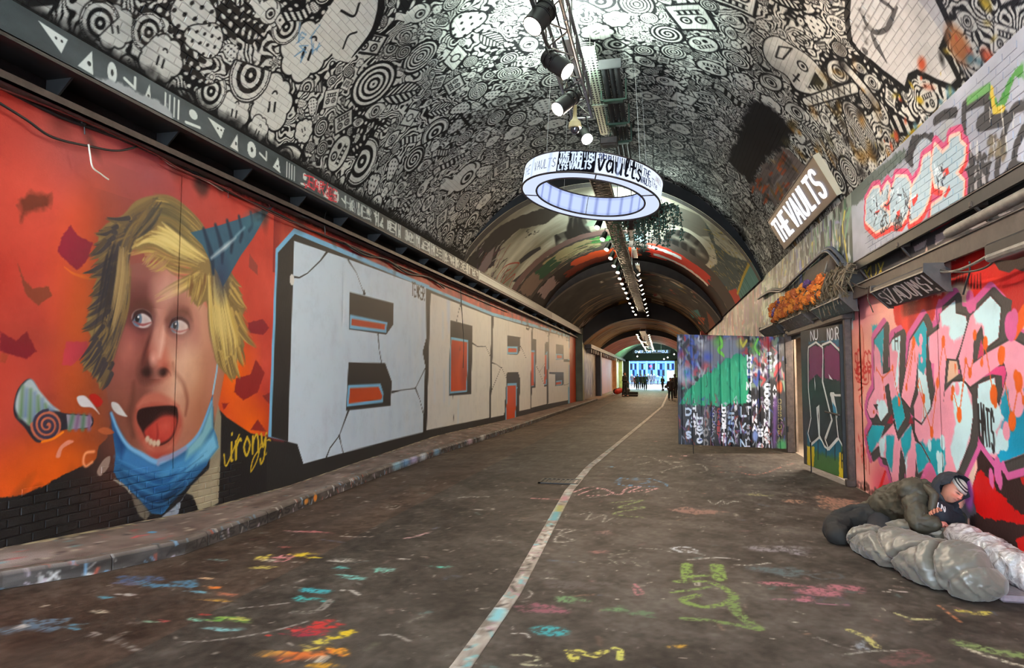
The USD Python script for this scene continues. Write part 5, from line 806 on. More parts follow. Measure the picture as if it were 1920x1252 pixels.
def mark(P, w, col, al=.75, soft=.009, n=5, f_=F8): fl.line(cu(f_(*P), n), w, col, soft=soft, alpha=al)
def speckle(n, x0, x1, y0, y1, size, cols, seed, al=.7):
    r = np.random.default_rng(seed)
    for _ in range(n):
        c = np.array([r.uniform(x0, x1), r.uniform(y0, y1)]); z = size * r.uniform(.3, 1.5); fl.line([c, c + r.normal(0, z, 2)], z * r.uniform(.3, .8), cols[r.integers(len(cols))], soft=z * .3, alpha=al * r.uniform(.4, 1))
speckle(2600, -4.2, 2.7, 2.4, 14, .022, [(190, 182, 172), (168, 160, 150), (60, 54, 50), (150, 140, 132)], 1, .75); speckle(420, -4.2, 2.7, 3.6, 13, .055, [(150, 142, 136), (176, 168, 160), (74, 68, 62), (132, 110, 100)], 2, .55); speckle(150, -4.2, 2.7, 3.6, 12, .07, [(150, 104, 104), (96, 132, 132), (160, 120, 96), (128, 138, 104), (150, 92, 92), (92, 110, 140)], 3, .5)
speckle(300, -1, 2.6, 9, 17, .06, [(160, 154, 148), (180, 172, 166), (90, 84, 80), (172, 110, 104)], 4, .5)
def splat(f_, c, rx, ry, col, al=.85, n=14, seed=0):
    r = np.random.default_rng(seed + int(c[0])); c0 = f_(c)[0]
    for _ in range(n): fl.oval(c0 + (r.normal(0, rx * .5), r.normal(0, ry * .5)), (rx * r.uniform(.25, .6), ry * r.uniform(.25, .6)), col, soft=.016, alpha=al * r.uniform(.5, 1))
for c, rx, ry, col in [((150, 700), .14, .12, (92, 112, 128)), ((275, 712), .06, .04, (84, 134, 156)), ((88, 706), .04, .03, (186, 180, 172)), ((395, 598), .06, .03, (84, 146, 170)), ((470, 588), .07, .03, (178, 172, 168)), ((520, 535), .16, .1, (76, 92, 124)), ((640, 548), .2, .08, (82, 128, 156)), ((790, 528), .09, .03, (206, 168, 130)), ((810, 562), .07, .03, (222, 124, 50)), ((745, 578), .08, .03, (110, 164, 186)), ((850, 588), .08, .03, (176, 104, 78)), ((820, 612), .09, .02, (200, 150, 60)), ((775, 664), .045, .018, (190, 58, 50)), ((610, 688), .04, .02, (176, 78, 74)), ((735, 682), .06, .025, (120, 184, 160)), ((865, 684), .12, .04, (104, 150, 66)), ((880, 678), .09, .02, (188, 184, 90)), ((840, 716), .1, .04, (128, 186, 190)), ((570, 690), .05, .015, (128, 164, 140)), ((980, 452), .1, .07, (206, 186, 80)), ((975, 486), .1, .04, (206, 194, 96)), ((1000, 460), .09, .03, (206, 196, 180)), ((1060, 450), .08, .03, (206, 130, 134)), ((1140, 440), .09, .06, (216, 190, 50)), ((1175, 450), .05, .02, (220, 200, 60)), ((1175, 354), .14, .03, (206, 120, 124)), ((1100, 352), .08, .03, (196, 140, 144)), ((1278, 488), .06, .03, (84, 168, 164)), ((1330, 526), .13, .05, (110, 172, 166)), ((1180, 575), .13, .06, (60, 164, 176)), ((1145, 605), .12, .04, (64, 176, 176)), ((1645, 485), .07, .03, (88, 176, 158)), ((1290, 460), .12, .05, (176, 170, 162)), ((1440, 495), .1, .05, (120, 160, 150)), ((1510, 455), .05, .03, (190, 184, 176)), ((1160, 725), .1, .06, (176, 44, 54)), ((1225, 700), .09, .07, (196, 48, 44)), ((1100, 722), .05, .02, (204, 54, 50)), ((1005, 742), .02, .01, (206, 54, 44)), ((1130, 740), .07, .04, (160, 40, 60)), ((1205, 768), .06, .045, (214, 196, 80)), ((1252, 750), .045, .03, (216, 190, 50)), ((1304, 732), .06, .045, (222, 190, 40)), ((1170, 790), .06, .04, (204, 176, 80)), ((1095, 820), .1, .05, (212, 100, 50)), ((1130, 818), .1, .06, (214, 104, 40)), ((1215, 805), .09, .06, (208, 112, 50)), ((1268, 802), .06, .06, (220, 146, 40)), ((1020, 808), .1, .03, (216, 150, 60)), ((1215, 852), .07, .03, (206, 150, 40)), ((1200, 830), .05, .05, (204, 196, 180)), ((470, 545), .1, .05, (96, 96, 120)), ((820, 460), .08, .03, (110, 140, 140)), ((170, 632), .03, .02, (190, 176, 160)), ((380, 652), .06, .03, (170, 160, 140)), ((1070, 410), .06, .03, (150, 80, 76))]: splat(F7, c, rx, ry, col)
for P, w, col in [([(1040, 460), (1060, 440), (1100, 445), (1070, 462), (1030, 465)], .03, (206, 130, 134)), ([(1410, 505), (1420, 490), (1440, 505), (1460, 490)], .03, (120, 190, 176)), ([(1280, 572), (1320, 575), (1345, 590)], .04, (170, 164, 158)), ([(1430, 740), (1480, 740), (1540, 765)], .03, (140, 134, 128)), ([(1280, 370), (1340, 372), (1400, 372)], .03, (168, 160, 152)), ([(1440, 262), (1500, 255), (1480, 268), (1450, 264)], .03, (140, 132, 124)), ([(1760, 270), (1850, 270), (1830, 262)], .03, (160, 152, 146)), ([(1720, 225), (1780, 222), (1830, 222)], .05, (150, 146, 142)), ([(1520, 378), (1560, 370), (1610, 355)], .05, (176, 140, 140)), ([(350, 730), (450, 770), (520, 800)], .03, (136, 128, 122)), ([(600, 770), (800, 760), (1000, 730), (1150, 690)], .03, (140, 134, 128)), ([(900, 640), (1000, 630), (1080, 620)], .03, (140, 134, 128)), ([(1100, 655), (1190, 650), (1240, 610)], .06, (130, 124, 118))]: mark(P, w, col, f_=F7)
# right-hand paving
for P, w, col, al in [([(385, 170), (410, 150), (400, 175), (440, 178), (520, 165), (430, 155), (520, 155), (580, 182), (440, 180)], .04, (80, 128, 176), .85), ([(230, 205), (300, 185), (380, 210), (250, 218), (330, 190), (400, 215), (430, 190), (480, 185), (440, 205), (540, 190), (500, 205)], .04, (206, 150, 156), .85), ([(370, 245), (490, 235), (400, 262), (500, 262), (380, 285), (490, 300)], .045, (124, 140, 84), .7), ([(250, 290), (300, 280), (280, 310), (350, 290), (340, 320), (380, 300)], .025, (170, 166, 160), .6), ([(170, 345), (240, 345), (180, 365), (230, 385), (160, 390), (190, 345)], .03, (170, 164, 158), .7), ([(735, 235), (760, 250), (790, 235), (800, 250), (830, 240), (870, 242)], .02, (178, 176, 170), .8), ([(600, 415), (650, 410), (690, 425), (640, 430), (600, 415)], .045, (186, 188, 196), .8), ([(640, 420), (720, 440)], .03, (176, 176, 180), .7), ([(660, 458), (780, 450), (850, 458)], .035, (176, 172, 168), .75), ([(840, 478), (900, 478), (965, 470)], .03, (178, 174, 166), .7), ([(655, 475), (655, 500), (658, 530)], .1, (122, 150, 72), .8), ([(768, 480), (772, 505), (780, 530)], .12, (122, 150, 72), .75), ([(660, 522), (700, 518), (775, 515)], .06, (122, 150, 72), .6), ([(615, 540), (740, 542), (830, 590), (800, 620), (720, 635), (640, 610), (700, 590)], .07, (120, 146, 72), .7), ([(600, 580), (680, 570), (740, 560)], .05, (120, 146, 76), .55), ([(640, 678), (760, 688), (930, 720)], .06, (112, 136, 74), .7), ([(830, 600), (840, 650), (920, 715)], .09, (114, 138, 76), .6), ([(880, 495), (960, 505), (1040, 490), (1100, 515), (1200, 505), (1240, 525), (1160, 530), (1110, 515)], .035, (74, 80, 82), .8), ([(1060, 585), (1090, 570), (1150, 610), (1200, 580), (1265, 628)], .035, (82, 74, 84), .85), ([(965, 605), (1060, 610), (1180, 625), (1265, 628)], .03, (150, 100, 120), .7),
                      ([(1265, 722), (1320, 745), (1370, 785)], .05, (186, 178, 110), .85), ([(1150, 750), (1220, 780), (1300, 800)], .02, (150, 144, 138), .7), ([(1240, 815), (1360, 800), (1480, 800)], .025, (150, 146, 138), .7), ([(1700, 790), (1800, 825), (1920, 860)], .045, (188, 178, 160), .8), ([(1640, 770), (1700, 745), (1760, 765), (1620, 785)], .06, (70, 62, 58), .75), ([(1410, 690), (1480, 695), (1600, 690), (1540, 725)], .04, (76, 70, 64), .75), ([(1440, 660), (1500, 680), (1580, 680)], .035, (190, 186, 130), .7), ([(1400, 840), (1500, 800), (1560, 830), (1430, 850)], .07, (110, 76, 72), .6), ([(1600, 630), (1640, 660), (1680, 690)], .03, (176, 112, 76), .7), ([(1680, 650), (1750, 660), (1780, 655)], .07, (190, 176, 80), .6), ([(1680, 770), (1800, 800), (1900, 815)], .12, (120, 138, 84), .5), ([(1420, 572), (1480, 580)], .03, (176, 160, 156), .7),
                      ([(210, 800), (235, 835), (245, 800), (290, 815), (350, 800), (310, 820)], .05, (200, 190, 90), .85), ([(385, 790), (405, 800), (405, 830)], .045, (200, 196, 96), .85), ([(0, 815), (60, 815), (100, 830), (40, 850), (140, 855)], .03, (170, 168, 140), .7), ([(60, 570), (75, 585), (62, 600)], .02, (170, 164, 158), .7), ([(0, 735), (50, 735), (65, 750)], .02, (178, 172, 166), .7), ([(590, 70), (690, 68)], .06, (196, 150, 150), .7), ([(780, 130), (850, 130), (900, 140), (960, 130), (1010, 110)], .035, (180, 104, 92), .75), ([(720, 105), (820, 110), (920, 110)], .03, (184, 104, 92), .6), ([(480, 100), (560, 85), (620, 110), (700, 100), (730, 125), (650, 135), (560, 130), (640, 105)], .03, (172, 166, 160), .7), ([(420, 85), (500, 70), (560, 95), (460, 95)], .03, (166, 160, 154), .6), ([(350, 110), (375, 110)], .06, (100, 150, 190), .9), ([(460, 550), (490, 580), (470, 590), (455, 560)], .03, (176, 110, 120), .7), ([(480, 415), (560, 420), (600, 430)], .03, (160, 158, 156), .6)]: mark(P, w, col, al)
fl.oval(F8((140, 725))[0], (.125, .085), (58, 160, 168), soft=.03, alpha=.95); splat(F8, (630, 783), .04, .035, (196, 150, 50)); splat(F8, (100, 640), .15, .1, (140, 84, 98), .6); splat(F8, (1170, 570), .3, .12, (170, 104, 116), .6); splat(F8, (1270, 578), .07, .03, (64, 84, 76)); splat(F8, (1310, 780), .03, .06, (150, 158, 170)); splat(F8, (210, 605), .1, .07, (104, 138, 96), .6); splat(F8, (390, 645), .1, .05, (104, 138, 96), .5); splat(F8, (480, 660), .08, .05, (96, 124, 92), .5); splat(F8, (320, 430), .08, .06, (140, 96, 92), .6); splat(F8, (720, 275), .3, .2, (138, 104, 96), .5); splat(F8, (1270, 250), .5, .4, (156, 118, 100), .5); splat(F8, (1000, 420), .3, .15, (130, 124, 130), .3); splat(F8, (920, 215), .2, .08, (150, 146, 100), .4); splat(F8, (230, 545), .2, .12, (88, 80, 76), .6); splat(F8, (1010, 500), .2, .12, (84, 96, 100), .6); splat(F8, (1090, 605), .1, .05, (176, 104, 120), .7); splat(F8, (340, 355), .1, .08, (128, 100, 96), .5)
mark([(75, 228), (170, 232)], .05, (176, 120, 124)); splat(F8, (180, 170), .25, .2, (56, 50, 46), .7)
for i in range(14): a = F8((rng.uniform(350, 470), rng.uniform(425, 470)))[0]; fl.line([a, a + rng.normal(0, .06, 2)], .015, (160, 156, 144), alpha=.7)
# footway and kerb
n = meshkit.fbm(np.stack([fw.U * 3, fw.V * 3, 0 * fw.U], 1), 5, 90)[:, None]; fw.C[:] = (116, 97, 88) + (n - .5) * 80
for i in range(420): c = (rng.uniform(4, 20), rng.uniform(0, 1)); fw.oval(c, (rng.uniform(.01, .07), rng.uniform(.01, .05)), [(182, 172, 156), (92, 72, 64), (160, 90, 84), (176, 160, 140), (70, 60, 56), (110, 140, 140)][i % 6], soft=.03, alpha=.55)
for i in range(300): fw.oval((rng.uniform(4, 20), rng.uniform(0, .09)), (rng.uniform(.02, .1), .03), [(186, 170, 136), (150, 130, 100), (60, 52, 46)][i % 3], soft=.02, alpha=.7)
fw.line([(5.2, .6), (5.28, .55), (5.35, .6)], .03, (206, 90, 90)); fw.oval((5.45, .55), (.04, .05), (90, 150, 190))
n = meshkit.fbm(np.stack([kb.U * 4, kb.V * 14, 0 * kb.U], 1), 4, 91)[:, None]; kb.C[:] = np.where((kb.V > KH)[:, None], (110, 97, 88), (72, 65, 60)) + (n - .5) * 70
for i in range(420):
    u_ = rng.uniform(4, 22); v_ = rng.uniform(.0, .2); kb.line([(u_, v_), (u_ + rng.normal(0, .03), max(v_ - rng.uniform(.02, .09), 0))], rng.uniform(.006, .03), [(196, 190, 182), (160, 150, 142), (60, 56, 52), (170, 80, 60), (110, 150, 180), (190, 170, 180)][rng.integers(6)], soft=.01, alpha=.7)
write(kb, 'NEWCASTLE', (6.1, .028), (7.55, .03), .075, .016, (40, 36, 34), up=(0, 1)); write(kb, 'A JAMES', (5.15, .03), (6.0, .03), .06, .014, (52, 46, 42), up=(0, 1)); kb.oval((7.75, .07), (.05, .05), (220, 136, 50), soft=.02); kb.oval((7.5, .07), (.06, .04), (214, 140, 60), soft=.02, alpha=.8)
for u_, col in ((11.1, (110, 150, 190)), (11.5, (170, 160, 196)), (12.0, (196, 206, 214)), (12.8, (120, 160, 190)), (10.7, (130, 170, 190)), (15, (190, 160, 170)), (16, (190, 186, 180))): kb.oval((u_, .08), (.22, .07), col, soft=.05, alpha=.75)
pass
n = meshkit.fbm(np.stack([gt.U * 5, gt.V * 20, 0 * gt.U], 1), 4, 92)[:, None]; gt.C[:] = (150, 140, 130) + (n - .5) * 110
for i in range(420): c = (rng.uniform(3, 16), rng.uniform(0, .1)); gt.line([c, (c[0] + rng.normal(0, .05), c[1] + rng.normal(0, .03))], rng.uniform(.01, .04), [(206, 200, 194), (190, 184, 178), (96, 86, 80), (120, 180, 190), (170, 130, 140), (70, 62, 58)][rng.integers(6)], soft=.01, alpha=.7)
for a, b, col in ((7.9, 8.2, (150, 150, 90)), (7.4, 7.8, (96, 150, 160)), (4.35, 4.5, (130, 190, 200)), (8.6, 8.8, (176, 120, 130))): gt.line([(a, .06), (b, .05)], .1, col, soft=.04, alpha=.7)
# ------------------------------------------------------------------ the painted surfaces become prims
M_plaster = painted('mural_paint', rough=.5, bump=.004, scale=45)
M_vault = painted('vault_paint', rough=.85, bump=.004, scale=45, spec=.12, bricks=(.225, .078, .006))
M_brickp = painted('painted_brick', rough=.5, bump=.004, scale=70)
M_floor = painted('asphalt', rough=.72, bump=.006, scale=90, spec=.25)
S = lambda name, label, c='wall': thing(name, label, c, kind='structure')
wall_left = S('wall_left', 'long left wall with a painted shouting face and big block letters')
wall_right = S('wall_right', 'right wall with a pink graffiti mural below and white graffiti bricks above')
ceiling = S('ceiling', 'barrel vaults covered in black and white doodles and murals', 'ceiling')
floor = S('floor', 'dirty grey road and paving with spray paint marks', 'floor')
wl.emit({k: M_plaster if k != 'brick' else M_brickp for k in ('plaster', 'plaster2', 'plaster3', 'brick')}, dict.fromkeys(('plaster', 'plaster2', 'plaster3', 'brick'), wall_left), {'plaster': 'plaster', 'plaster2': 'plaster', 'plaster3': 'plaster', 'brick': 'brick'})
wr.emit({k: M_plaster if k != 'brick' else M_brickp for k in ('plaster', 'plaster2', 'plaster3', 'brick')}, dict.fromkeys(('plaster', 'plaster2', 'plaster3', 'brick'), wall_right), {'plaster': 'plaster', 'plaster2': 'plaster', 'plaster3': 'plaster', 'brick': 'brick'})
ks = ('far', 'mid', 'near_left', 'near_top', 'near_right', 'back', 'brick')
vd.emit({k: M_vault if k != 'brick' else M_brickp for k in ks}, dict.fromkeys(ks, ceiling), {**dict.fromkeys(ks, 'vault'), 'brick': 'brick'}, swap=True)
M_vault2 = painted('vault_gloss', rough=.8, bump=.004, scale=45, spec=.08)
for c_ in (v2, v3, v4, v5): c_.emit({'vault': M_vault2}, {'vault': ceiling}, {'vault': 'vault'})
ks = ('near', 'mid', 'far', 'back'); fl.emit(dict.fromkeys(ks, M_floor), dict.fromkeys(ks, floor), dict.fromkeys(ks, 'paving'))
fw.emit({'footway': M_floor}, {'footway': floor}, {'footway': 'footway'})
kerb = S('kerb', 'painted stone kerb along the foot of the left wall', 'kerb'); kb.emit({'brick': M_floor}, {'brick': kerb}, {'brick': 'kerb_stone'})
gutter = S('gutter', 'pale line of flat channel blocks running down the road', 'gutter'); gt.emit({'brick': M_floor}, {'brick': gutter}, {'brick': 'channel_block'})
# faces of the transverse arches: the step from one vault down to the next
def arch_face(Va, Vb, yc, name, rgb, za=0):
    n = 48; A = Va.at(np.linspace(0, Va.L, n), 0 * np.arange(n)); B = Vb.at(np.linspace(0, Vb.L, n), 0 * np.arange(n))
    A = A + (A - [Va.x, 0, Va.z]) * .01
    A[:, 1] = yc + SKEW * (A[:, 0] + 1); B[:, 1] = yc + SKEW * (B[:, 0] + 1)
    v = np.vstack([A, B, A + [0, .35, 0], B + [0, .35, 0]]); f = []
    for i in range(n - 1):
        for o in (0, 2 * n): f.append([o + i, o + i + 1, o + n + i + 1, o + n + i])
        f += [[i, i + 1, 2 * n + i + 1, 2 * n + i], [n + i, n + i + 1, 3 * n + i + 1, 3 * n + i]]
    return obj(name, (v, np.array(f)), mat('face_' + '_'.join(map(str, rgb)), rgb, .8, noise=.4, scale=3, bump=.004), ceiling)
arch_face(V1, V2, 17.36, 'arch_face', (34, 31, 29)); arch_face(V2, V3, 29.36, 'arch_face', (60, 50, 44)); arch_face(V3, V4, 42.5, 'arch_face', (40, 34, 30)); arch_face(V4, V5, 53.0, 'arch_face', (36, 30, 27))
obj('sky_block_shell', cat([box((-6.2, -9, 7.3), (4.6, 86, 7.5)), box((-6.2, -9, -.3), (-6.0, 86, 7.3)), box((4.4, -9, -.3), (4.6, 86, 7.3))]), mat('shell_brown', (60, 52, 46), .9), ceiling)  # added unseen shell that keeps sky light out of gaps in the vaults
def far_vault(V, y0, y1, rgb, n=40):
    u = np.linspace(0, V.L, n); v = np.linspace(y0, y1, 6); U, W = np.meshgrid(u, v, indexing='ij'); p = V.at(U.ravel(), W.ravel()); p[:, 1] += SKEW * (p[:, 0] + 1)
    i = np.arange((n - 1) * 6).reshape(n - 1, 6)[:, :-1].ravel()
    return obj('vault', (p, np.stack([i, i + 6, i + 7, i + 1], 1)), mat('vault_%d_%d_%d' % rgb, rgb, .6, noise=.35, scale=1.5, bump=.003), ceiling, smooth=True)

# ------------------------------------------------------------------ far end of the tunnel
FAR = S('wall_far', 'side walls of the far end of the tunnel', 'wall')
def slab(name, lo, hi, rgb, parent, **k): return obj(name, box(lo, hi), mat('slab_%d_%d_%d' % rgb, rgb, .6, noise=.3, scale=2.5, bump=.004), parent, **k)
# ------------------------------------------------------------------ left ledge: steel girder with a painted face
M_black = mat('black_steel', (34, 32, 31), .5, noise=.4, scale=6, bump=.003, metal=.2)
M_rust = mat('grimy_steel', (70, 60, 53), .55, noise=.5, scale=7, bump=.004)
M_dark = mat('dark_paint', (24, 23, 23), .6, noise=.4, scale=9, bump=.002)
M_lite = mat('worn_grey_steel', (128, 122, 112), .5, noise=.4, scale=10, bump=.002)
LX, LZ0, LZ1 = -4.70, 4.12, 4.40
fa = Canvas(lambda u, v, o: np.stack([LX + 0 * u + o, u, v], -1), (66, 74, 78))
fa.grid('face', np.r_[-9, 3.8, along(-20, 900, LX, 1.6), 26, 29], np.linspace(LZ0, LZ1, 40)); fa.ready()
n = meshkit.fbm(np.stack([fa.U * 1.5, fa.V * 4, 0 * fa.U], 1), 4, 95)[:, None]; fa.C[:] = np.where((fa.U > 16)[:, None], (44, 42, 38), (60, 68, 71)) + (n - .5) * 50
r_ = np.random.default_rng(5); y = 4.1; GW = (196, 202, 198); j = 0
while y < 20:
    w = r_.uniform(.14, .3); k = j % 7; j += 1; c = (y + w / 2, 4.27)
    if k == 0: fa.poly([(y, 4.36), (y + w, 4.34), (y + w * .8, 4.2)], GW); fa.oval((y + w * .6, 4.3), .012, (40, 44, 46)); fa.oval((y + w * .8, 4.3), .012, (40, 44, 46))
    elif k == 1: fa.poly([(y, 4.17), (y + w * .6, 4.36), (y + w * .7, 4.16)], GW); fa.oval((y + w * .5, 4.24), .02, (40, 44, 46))
    elif k == 2: fa.oval(c, (w * .35, .095), GW); fa.oval(c, (w * .1, .03), (34, 38, 40))
    elif k == 3: fa.line([(y, 4.28), (y + w * .6, 4.24), (y + w * .6, 4.34)], .03, GW)
    elif k == 4: fa.poly([(y + w * .4, 4.36), (y + w * .6, 4.17), (y, 4.2)], GW); fa.oval((y + w * .35, 4.24), .015, (40, 44, 46))
    elif k == 5: [fa.line([(y + q_ * w / 4, 4.17), (y + q_ * w / 4, 4.36)], .02, GW) for q_ in range(4)]
    else: fa.oval((c[0], 4.3), (w * .3, .05), GW); fa.line([(y, 4.18), (y + w, 4.2)], .03, GW)
    y += w + r_.uniform(.03, .12)
for i in range(26): a = (8.15 + r_.uniform(0, .95), r_.uniform(4.16, 4.36)); fa.line([a, (a[0] + r_.normal(0, .08), a[1] + r_.normal(0, .05))], .02, (196, 46, 58))
write(fa, 'HARICE', (8.2, 4.19), (9.0, 4.19), .16, .022, (206, 60, 70), up=(0, 1)); write(fa, 'HAWER', (9.3, 4.18), (10.2, 4.18), .17, .03, (150, 160, 162), up=(0, 1))
for y0 in np.arange(10.4, 20, .9):
    for q_ in range(int(r_.integers(2, 5))): fa.line([(y0 + q_ * .1, 4.16), (y0 + q_ * .1, 4.37)], .05, GW, alpha=.7)
    write(fa, ['EG', 'IE', 'TIME', 'JEWEL', 'DE'][int(y0 * 3) % 5], (y0 + .4, 4.19), (y0 + .8, 4.19), .15, .03, GW, up=(0, 1), alpha=.7)
fa.poly([(4.6, 4.12), (5.6, 4.12), (5.5, 4.25), (4.8, 4.2)], (150, 154, 156), soft=.03, rag=.03)
ledge = S('trim_1', 'painted steel ledge along the top of the left wall, white doodles on its face', 'ledge')
fa.emit({'face': M_plaster}, {'face': ledge}, {'face': 'face_plate'})
obj('soffit', cat([box((LX, -9, LZ0), (XL, 42.8, LZ0 + .02)), box((LX - .03, -9, LZ0), (LX - .005, 42.8, LZ1)), box((LX - .02, -9, LZ1 - .02), (-4.95, 42.8, LZ1)), box((LX - .06, -9, LZ0 - .03), (LX + .02, 42.8, LZ0)), box((LX, 29, LZ0), (LX + .004, 42.8, LZ1))]), M_black, ledge)
obj('lower_flange', cat([box((XL, -9, 3.88), (XL + .16, 42.8, 3.90)), box((XL + .14, -9, 3.88), (XL + .16, 42.8, 3.96))]), M_rust, ledge)
y = 4.55
while y < 42:
    pr = trimesh.creation.extrude_polygon(__import__('shapely').geometry.Polygon([(XL, 3.9), (XL + .05, 3.9), (LX - .14, LZ0), (XL, LZ0)]), .02); pr.apply_transform([[1, 0, 0, 0], [0, 0, 1, y], [0, 1, 0, 0], [0, 0, 0, 1]]); pr.fix_normals()
    obj('stiffener', pr, M_dark, ledge); y += 1.28 if y < 20 else 2.6
M_cable = mat('cable', (30, 27, 25), .5); M_cablered = mat('painted_cable', (104, 34, 28), .5, noise=.3); M_cablewhite = mat('white_cable', (206, 196, 180), .5)
def cable(pts, r, m, label, name='cable', n=8, group=None):
    return obj(name, tube(spline(pts, n), r, 6), m, label=label, cat='cable', group=group, smooth=True)
wx_ = [0]
def Wl(*P): wx_[0] += 1; w = XL + .02 + .028 * ((wx_[0] - 1) % 4); return [np.array([w, *on(0, XL, x, y)[1:]]) for x, y in P]
cable(Wl((-30, 150), (100, 215), (180, 245), (290, 285), (350, 318), (430, 362), (505, 395), (600, 440), (700, 480), (820, 530), (950, 585)), .016, M_cable, 'main black cable run pinned along the top of the red wall')
cable(Wl((-30, 182), (40, 225), (90, 258), (160, 275), (215, 283), (270, 272), (300, 285)), .011, M_cable, 'sagging black cable loop on the red wall at far left')
cable(Wl((-20, 165), (60, 195), (130, 222), (200, 252), (280, 290), (330, 320), (400, 348), (470, 385), (540, 418), (640, 455)), .010, M_cablered, 'thin red-painted cable beside the main black run')
cable(Wl((148, 272), (151, 292), (156, 315), (172, 328), (186, 338)), .008, M_cablewhite, 'short white cable end hanging loose on the red wall', name='loose_cable')
cable(Wl((300, 296), (318, 310), (350, 325), (385, 340), (415, 358)), .009, mat('pale_cable', (176, 140, 124), .5), 'pale cable piece clipped above the blond painted hair')
cable(Wl((640, 455), (680, 478), (720, 487), (760, 512), (800, 520), (830, 540)), .02, M_cable, 'twisted cable bundle above the top of the big letter')
cable(Wl((858, 540), (860, 570), (864, 640), (863, 690)), .008, M_cable, 'thin cable hanging down over the second big letter')
cable(Wl((598, 440), (597, 415), (600, 395)), .008, M_cable, 'short upright cable rising to the left ledge')
for i, (x, y) in enumerate([(422, 355), (500, 372), (150, 230), (290, 275)]):
    p = np.array([XL + .025, *on(0, XL, x, y)[1:]]); obj('cable_clip', cat([cbox(p, (.05, .06, .04), .01), tube([p + (0, .02, .02), p + (0, .03, -.1)], .006, 5)]), M_cablered if i < 2 else M_cable, label=['red cable clip above the paper hat, left one', 'red cable clip above the tip of the paper hat', 'cable clip at far left on the red wall', 'cable clip where two cables meet on the red wall'][i], cat='cable clip')
# drain cover in the road
dc = on(2, 0, 1050, 903); dr = thing('drain_cover', 'dark iron drain cover beside the pale channel line', 'drain cover', (dc[0], dc[1], .004))
obj('frame', cat([box((-.3, -.22, 0), (.3, -.18, .012)), box((-.3, .18, 0), (.3, .22, .012)), box((-.3, -.22, 0), (-.26, .22, .012)), box((.26, -.22, 0), (.3, .22, .012)), box((-.26, -.18, 0), (.26, .18, .002))]), M_black, dr)
for i in range(7): obj('grate_bar', box((-.23 + i * .07, -.18, .002), (-.2 + i * .07, .18, .010)), M_black, dr)
# ------------------------------------------------------------------ gateway on the right
gate = S('door_1', 'grimy steel gate frame in the right wall', 'gateway')
post_m = mat('gate_post', (70, 58, 52), .6, noise=.6, scale=9, bump=.006)
obj('gate_post', cat([cbox((2.665, 10.60, 1.22), (.10, .09, 2.44), .012), cbox((2.65, 10.60, .05), (.13, .12, .10), .01)]), post_m, gate)
obj('gate_post', cbox((2.61, 14.98, 1.24), (.16, .16, 2.48), .012), post_m, gate)
obj('lintel', cat([cbox((2.66, 12.8, 2.49), (.16, 4.6, .13), .012), cbox((2.58, 12.8, 2.57), (.06, 4.6, .04), .005)]), post_m, gate)
obj('door_head', cbox((2.69, 12.8, 2.39), (.05, 4.2, .08), .004), M_dark, gate)
# the room behind it
room = S('wall_room', 'graffiti covered room behind the open gate', 'room')
cr = Canvas(lambda u, v, o: np.stack([3.75 + 0 * u, u, v], -1), (150, 138, 122)); cr.grid('back', np.linspace(10.2, 17.6, 300), np.linspace(0, 2.6, 130)); cr.ready()
k = np.arange(len(cr.U)); n = meshkit.fbm(np.stack([cr.U * 2.5, cr.V * 2.5, 0 * cr.U], 1), 4, 98)[:, None]; cr.C[:] = (150, 136, 118) + (n - .5) * 150
r_ = np.random.default_rng(12)
for i in range(240): c = (r_.uniform(11, 17.4), r_.uniform(.9, 2.1)); cr.oval(c, r_.uniform(.04, .13), [(206, 60, 40), (226, 180, 50), (214, 100, 40), (110, 70, 120), (150, 36, 40), (170, 110, 140), (60, 50, 54), (190, 40, 30)][i % 8], soft=.03, alpha=.85)
for i in range(160): c = np.array([r_.uniform(11, 17.4), r_.uniform(0, 2.4)]); cr.line([c, c + r_.normal(0, .1, 2), c + r_.normal(0, .14, 2)], .03, [(40, 36, 36), (196, 190, 180), (160, 60, 50), (90, 84, 78)][i % 4], soft=.01, alpha=.8)
cr.line([(16.2, .55), (16.2, 1.25)], .1, (26, 24, 24))
cr.emit({'back': M_plaster}, {'back': room}, {'back': 'back_wall'})
obj('side_wall', cat([box((2.72, 10.15, 0), (3.8, 10.2, 2.6)), box((2.72, 17.6, 0), (3.8, 17.65, 2.6)), box((2.74, 10.15, 2.6), (3.8, 17.65, 2.66)), box((2.74, 15.06, 0), (2.78, 17.6, 2.6)), box((2.74, 10.2, 0), (2.78, 10.55, 2.6))]), mat('room_wall', (134, 116, 100), .7, noise=.4, scale=3, bump=.004), room)
obj('room_floor', box((2.70, 10.15, -.02), (3.8, 17.65, 0.002)), mat('room_floor', (150, 136, 122), .7, noise=.3, scale=5), room)
# corrugated leaf, swung out into the tunnel
A0, A1 = np.array([2.48, 14.72]), np.array([.33, 14.28]); LW = float(np.hypot(*(A1 - A0))); dA = (A1 - A0) / LW; nA = np.array([dA[1], -dA[0]])   # nA faces the camera
if nA[1] > 0: nA = -nA
PR = [(0, 0), (.05, 0), (.065, .03), (.115, .03), (.13, 0), (.20, 0)]        # box profile, one period
def corr(u): return np.interp(np.mod(u, .2), [p[0] for p in PR], [p[1] for p in PR])
us = np.unique(np.array([round(k_ * .2 + p[0], 4) for k_ in range(12) for p in PR]).clip(0, LW)); us = np.unique(np.r_[us, np.linspace(0, LW, 240)])
def zb_(u): return .10 + .09 * u / LW
def zt_(u): return 2.40 + .06 * u / LW
cl = Canvas(lambda u, v, o: np.stack([A0[0] + dA[0] * u + nA[0] * (corr(u) + o), A0[1] + dA[1] * u + nA[1] * (corr(u) + o), zb_(u) + v * (zt_(u) - zb_(u))], -1), (52, 52, 56)); cl.grid('sheet', us, np.linspace(0, 1, 260)); cl.ready()
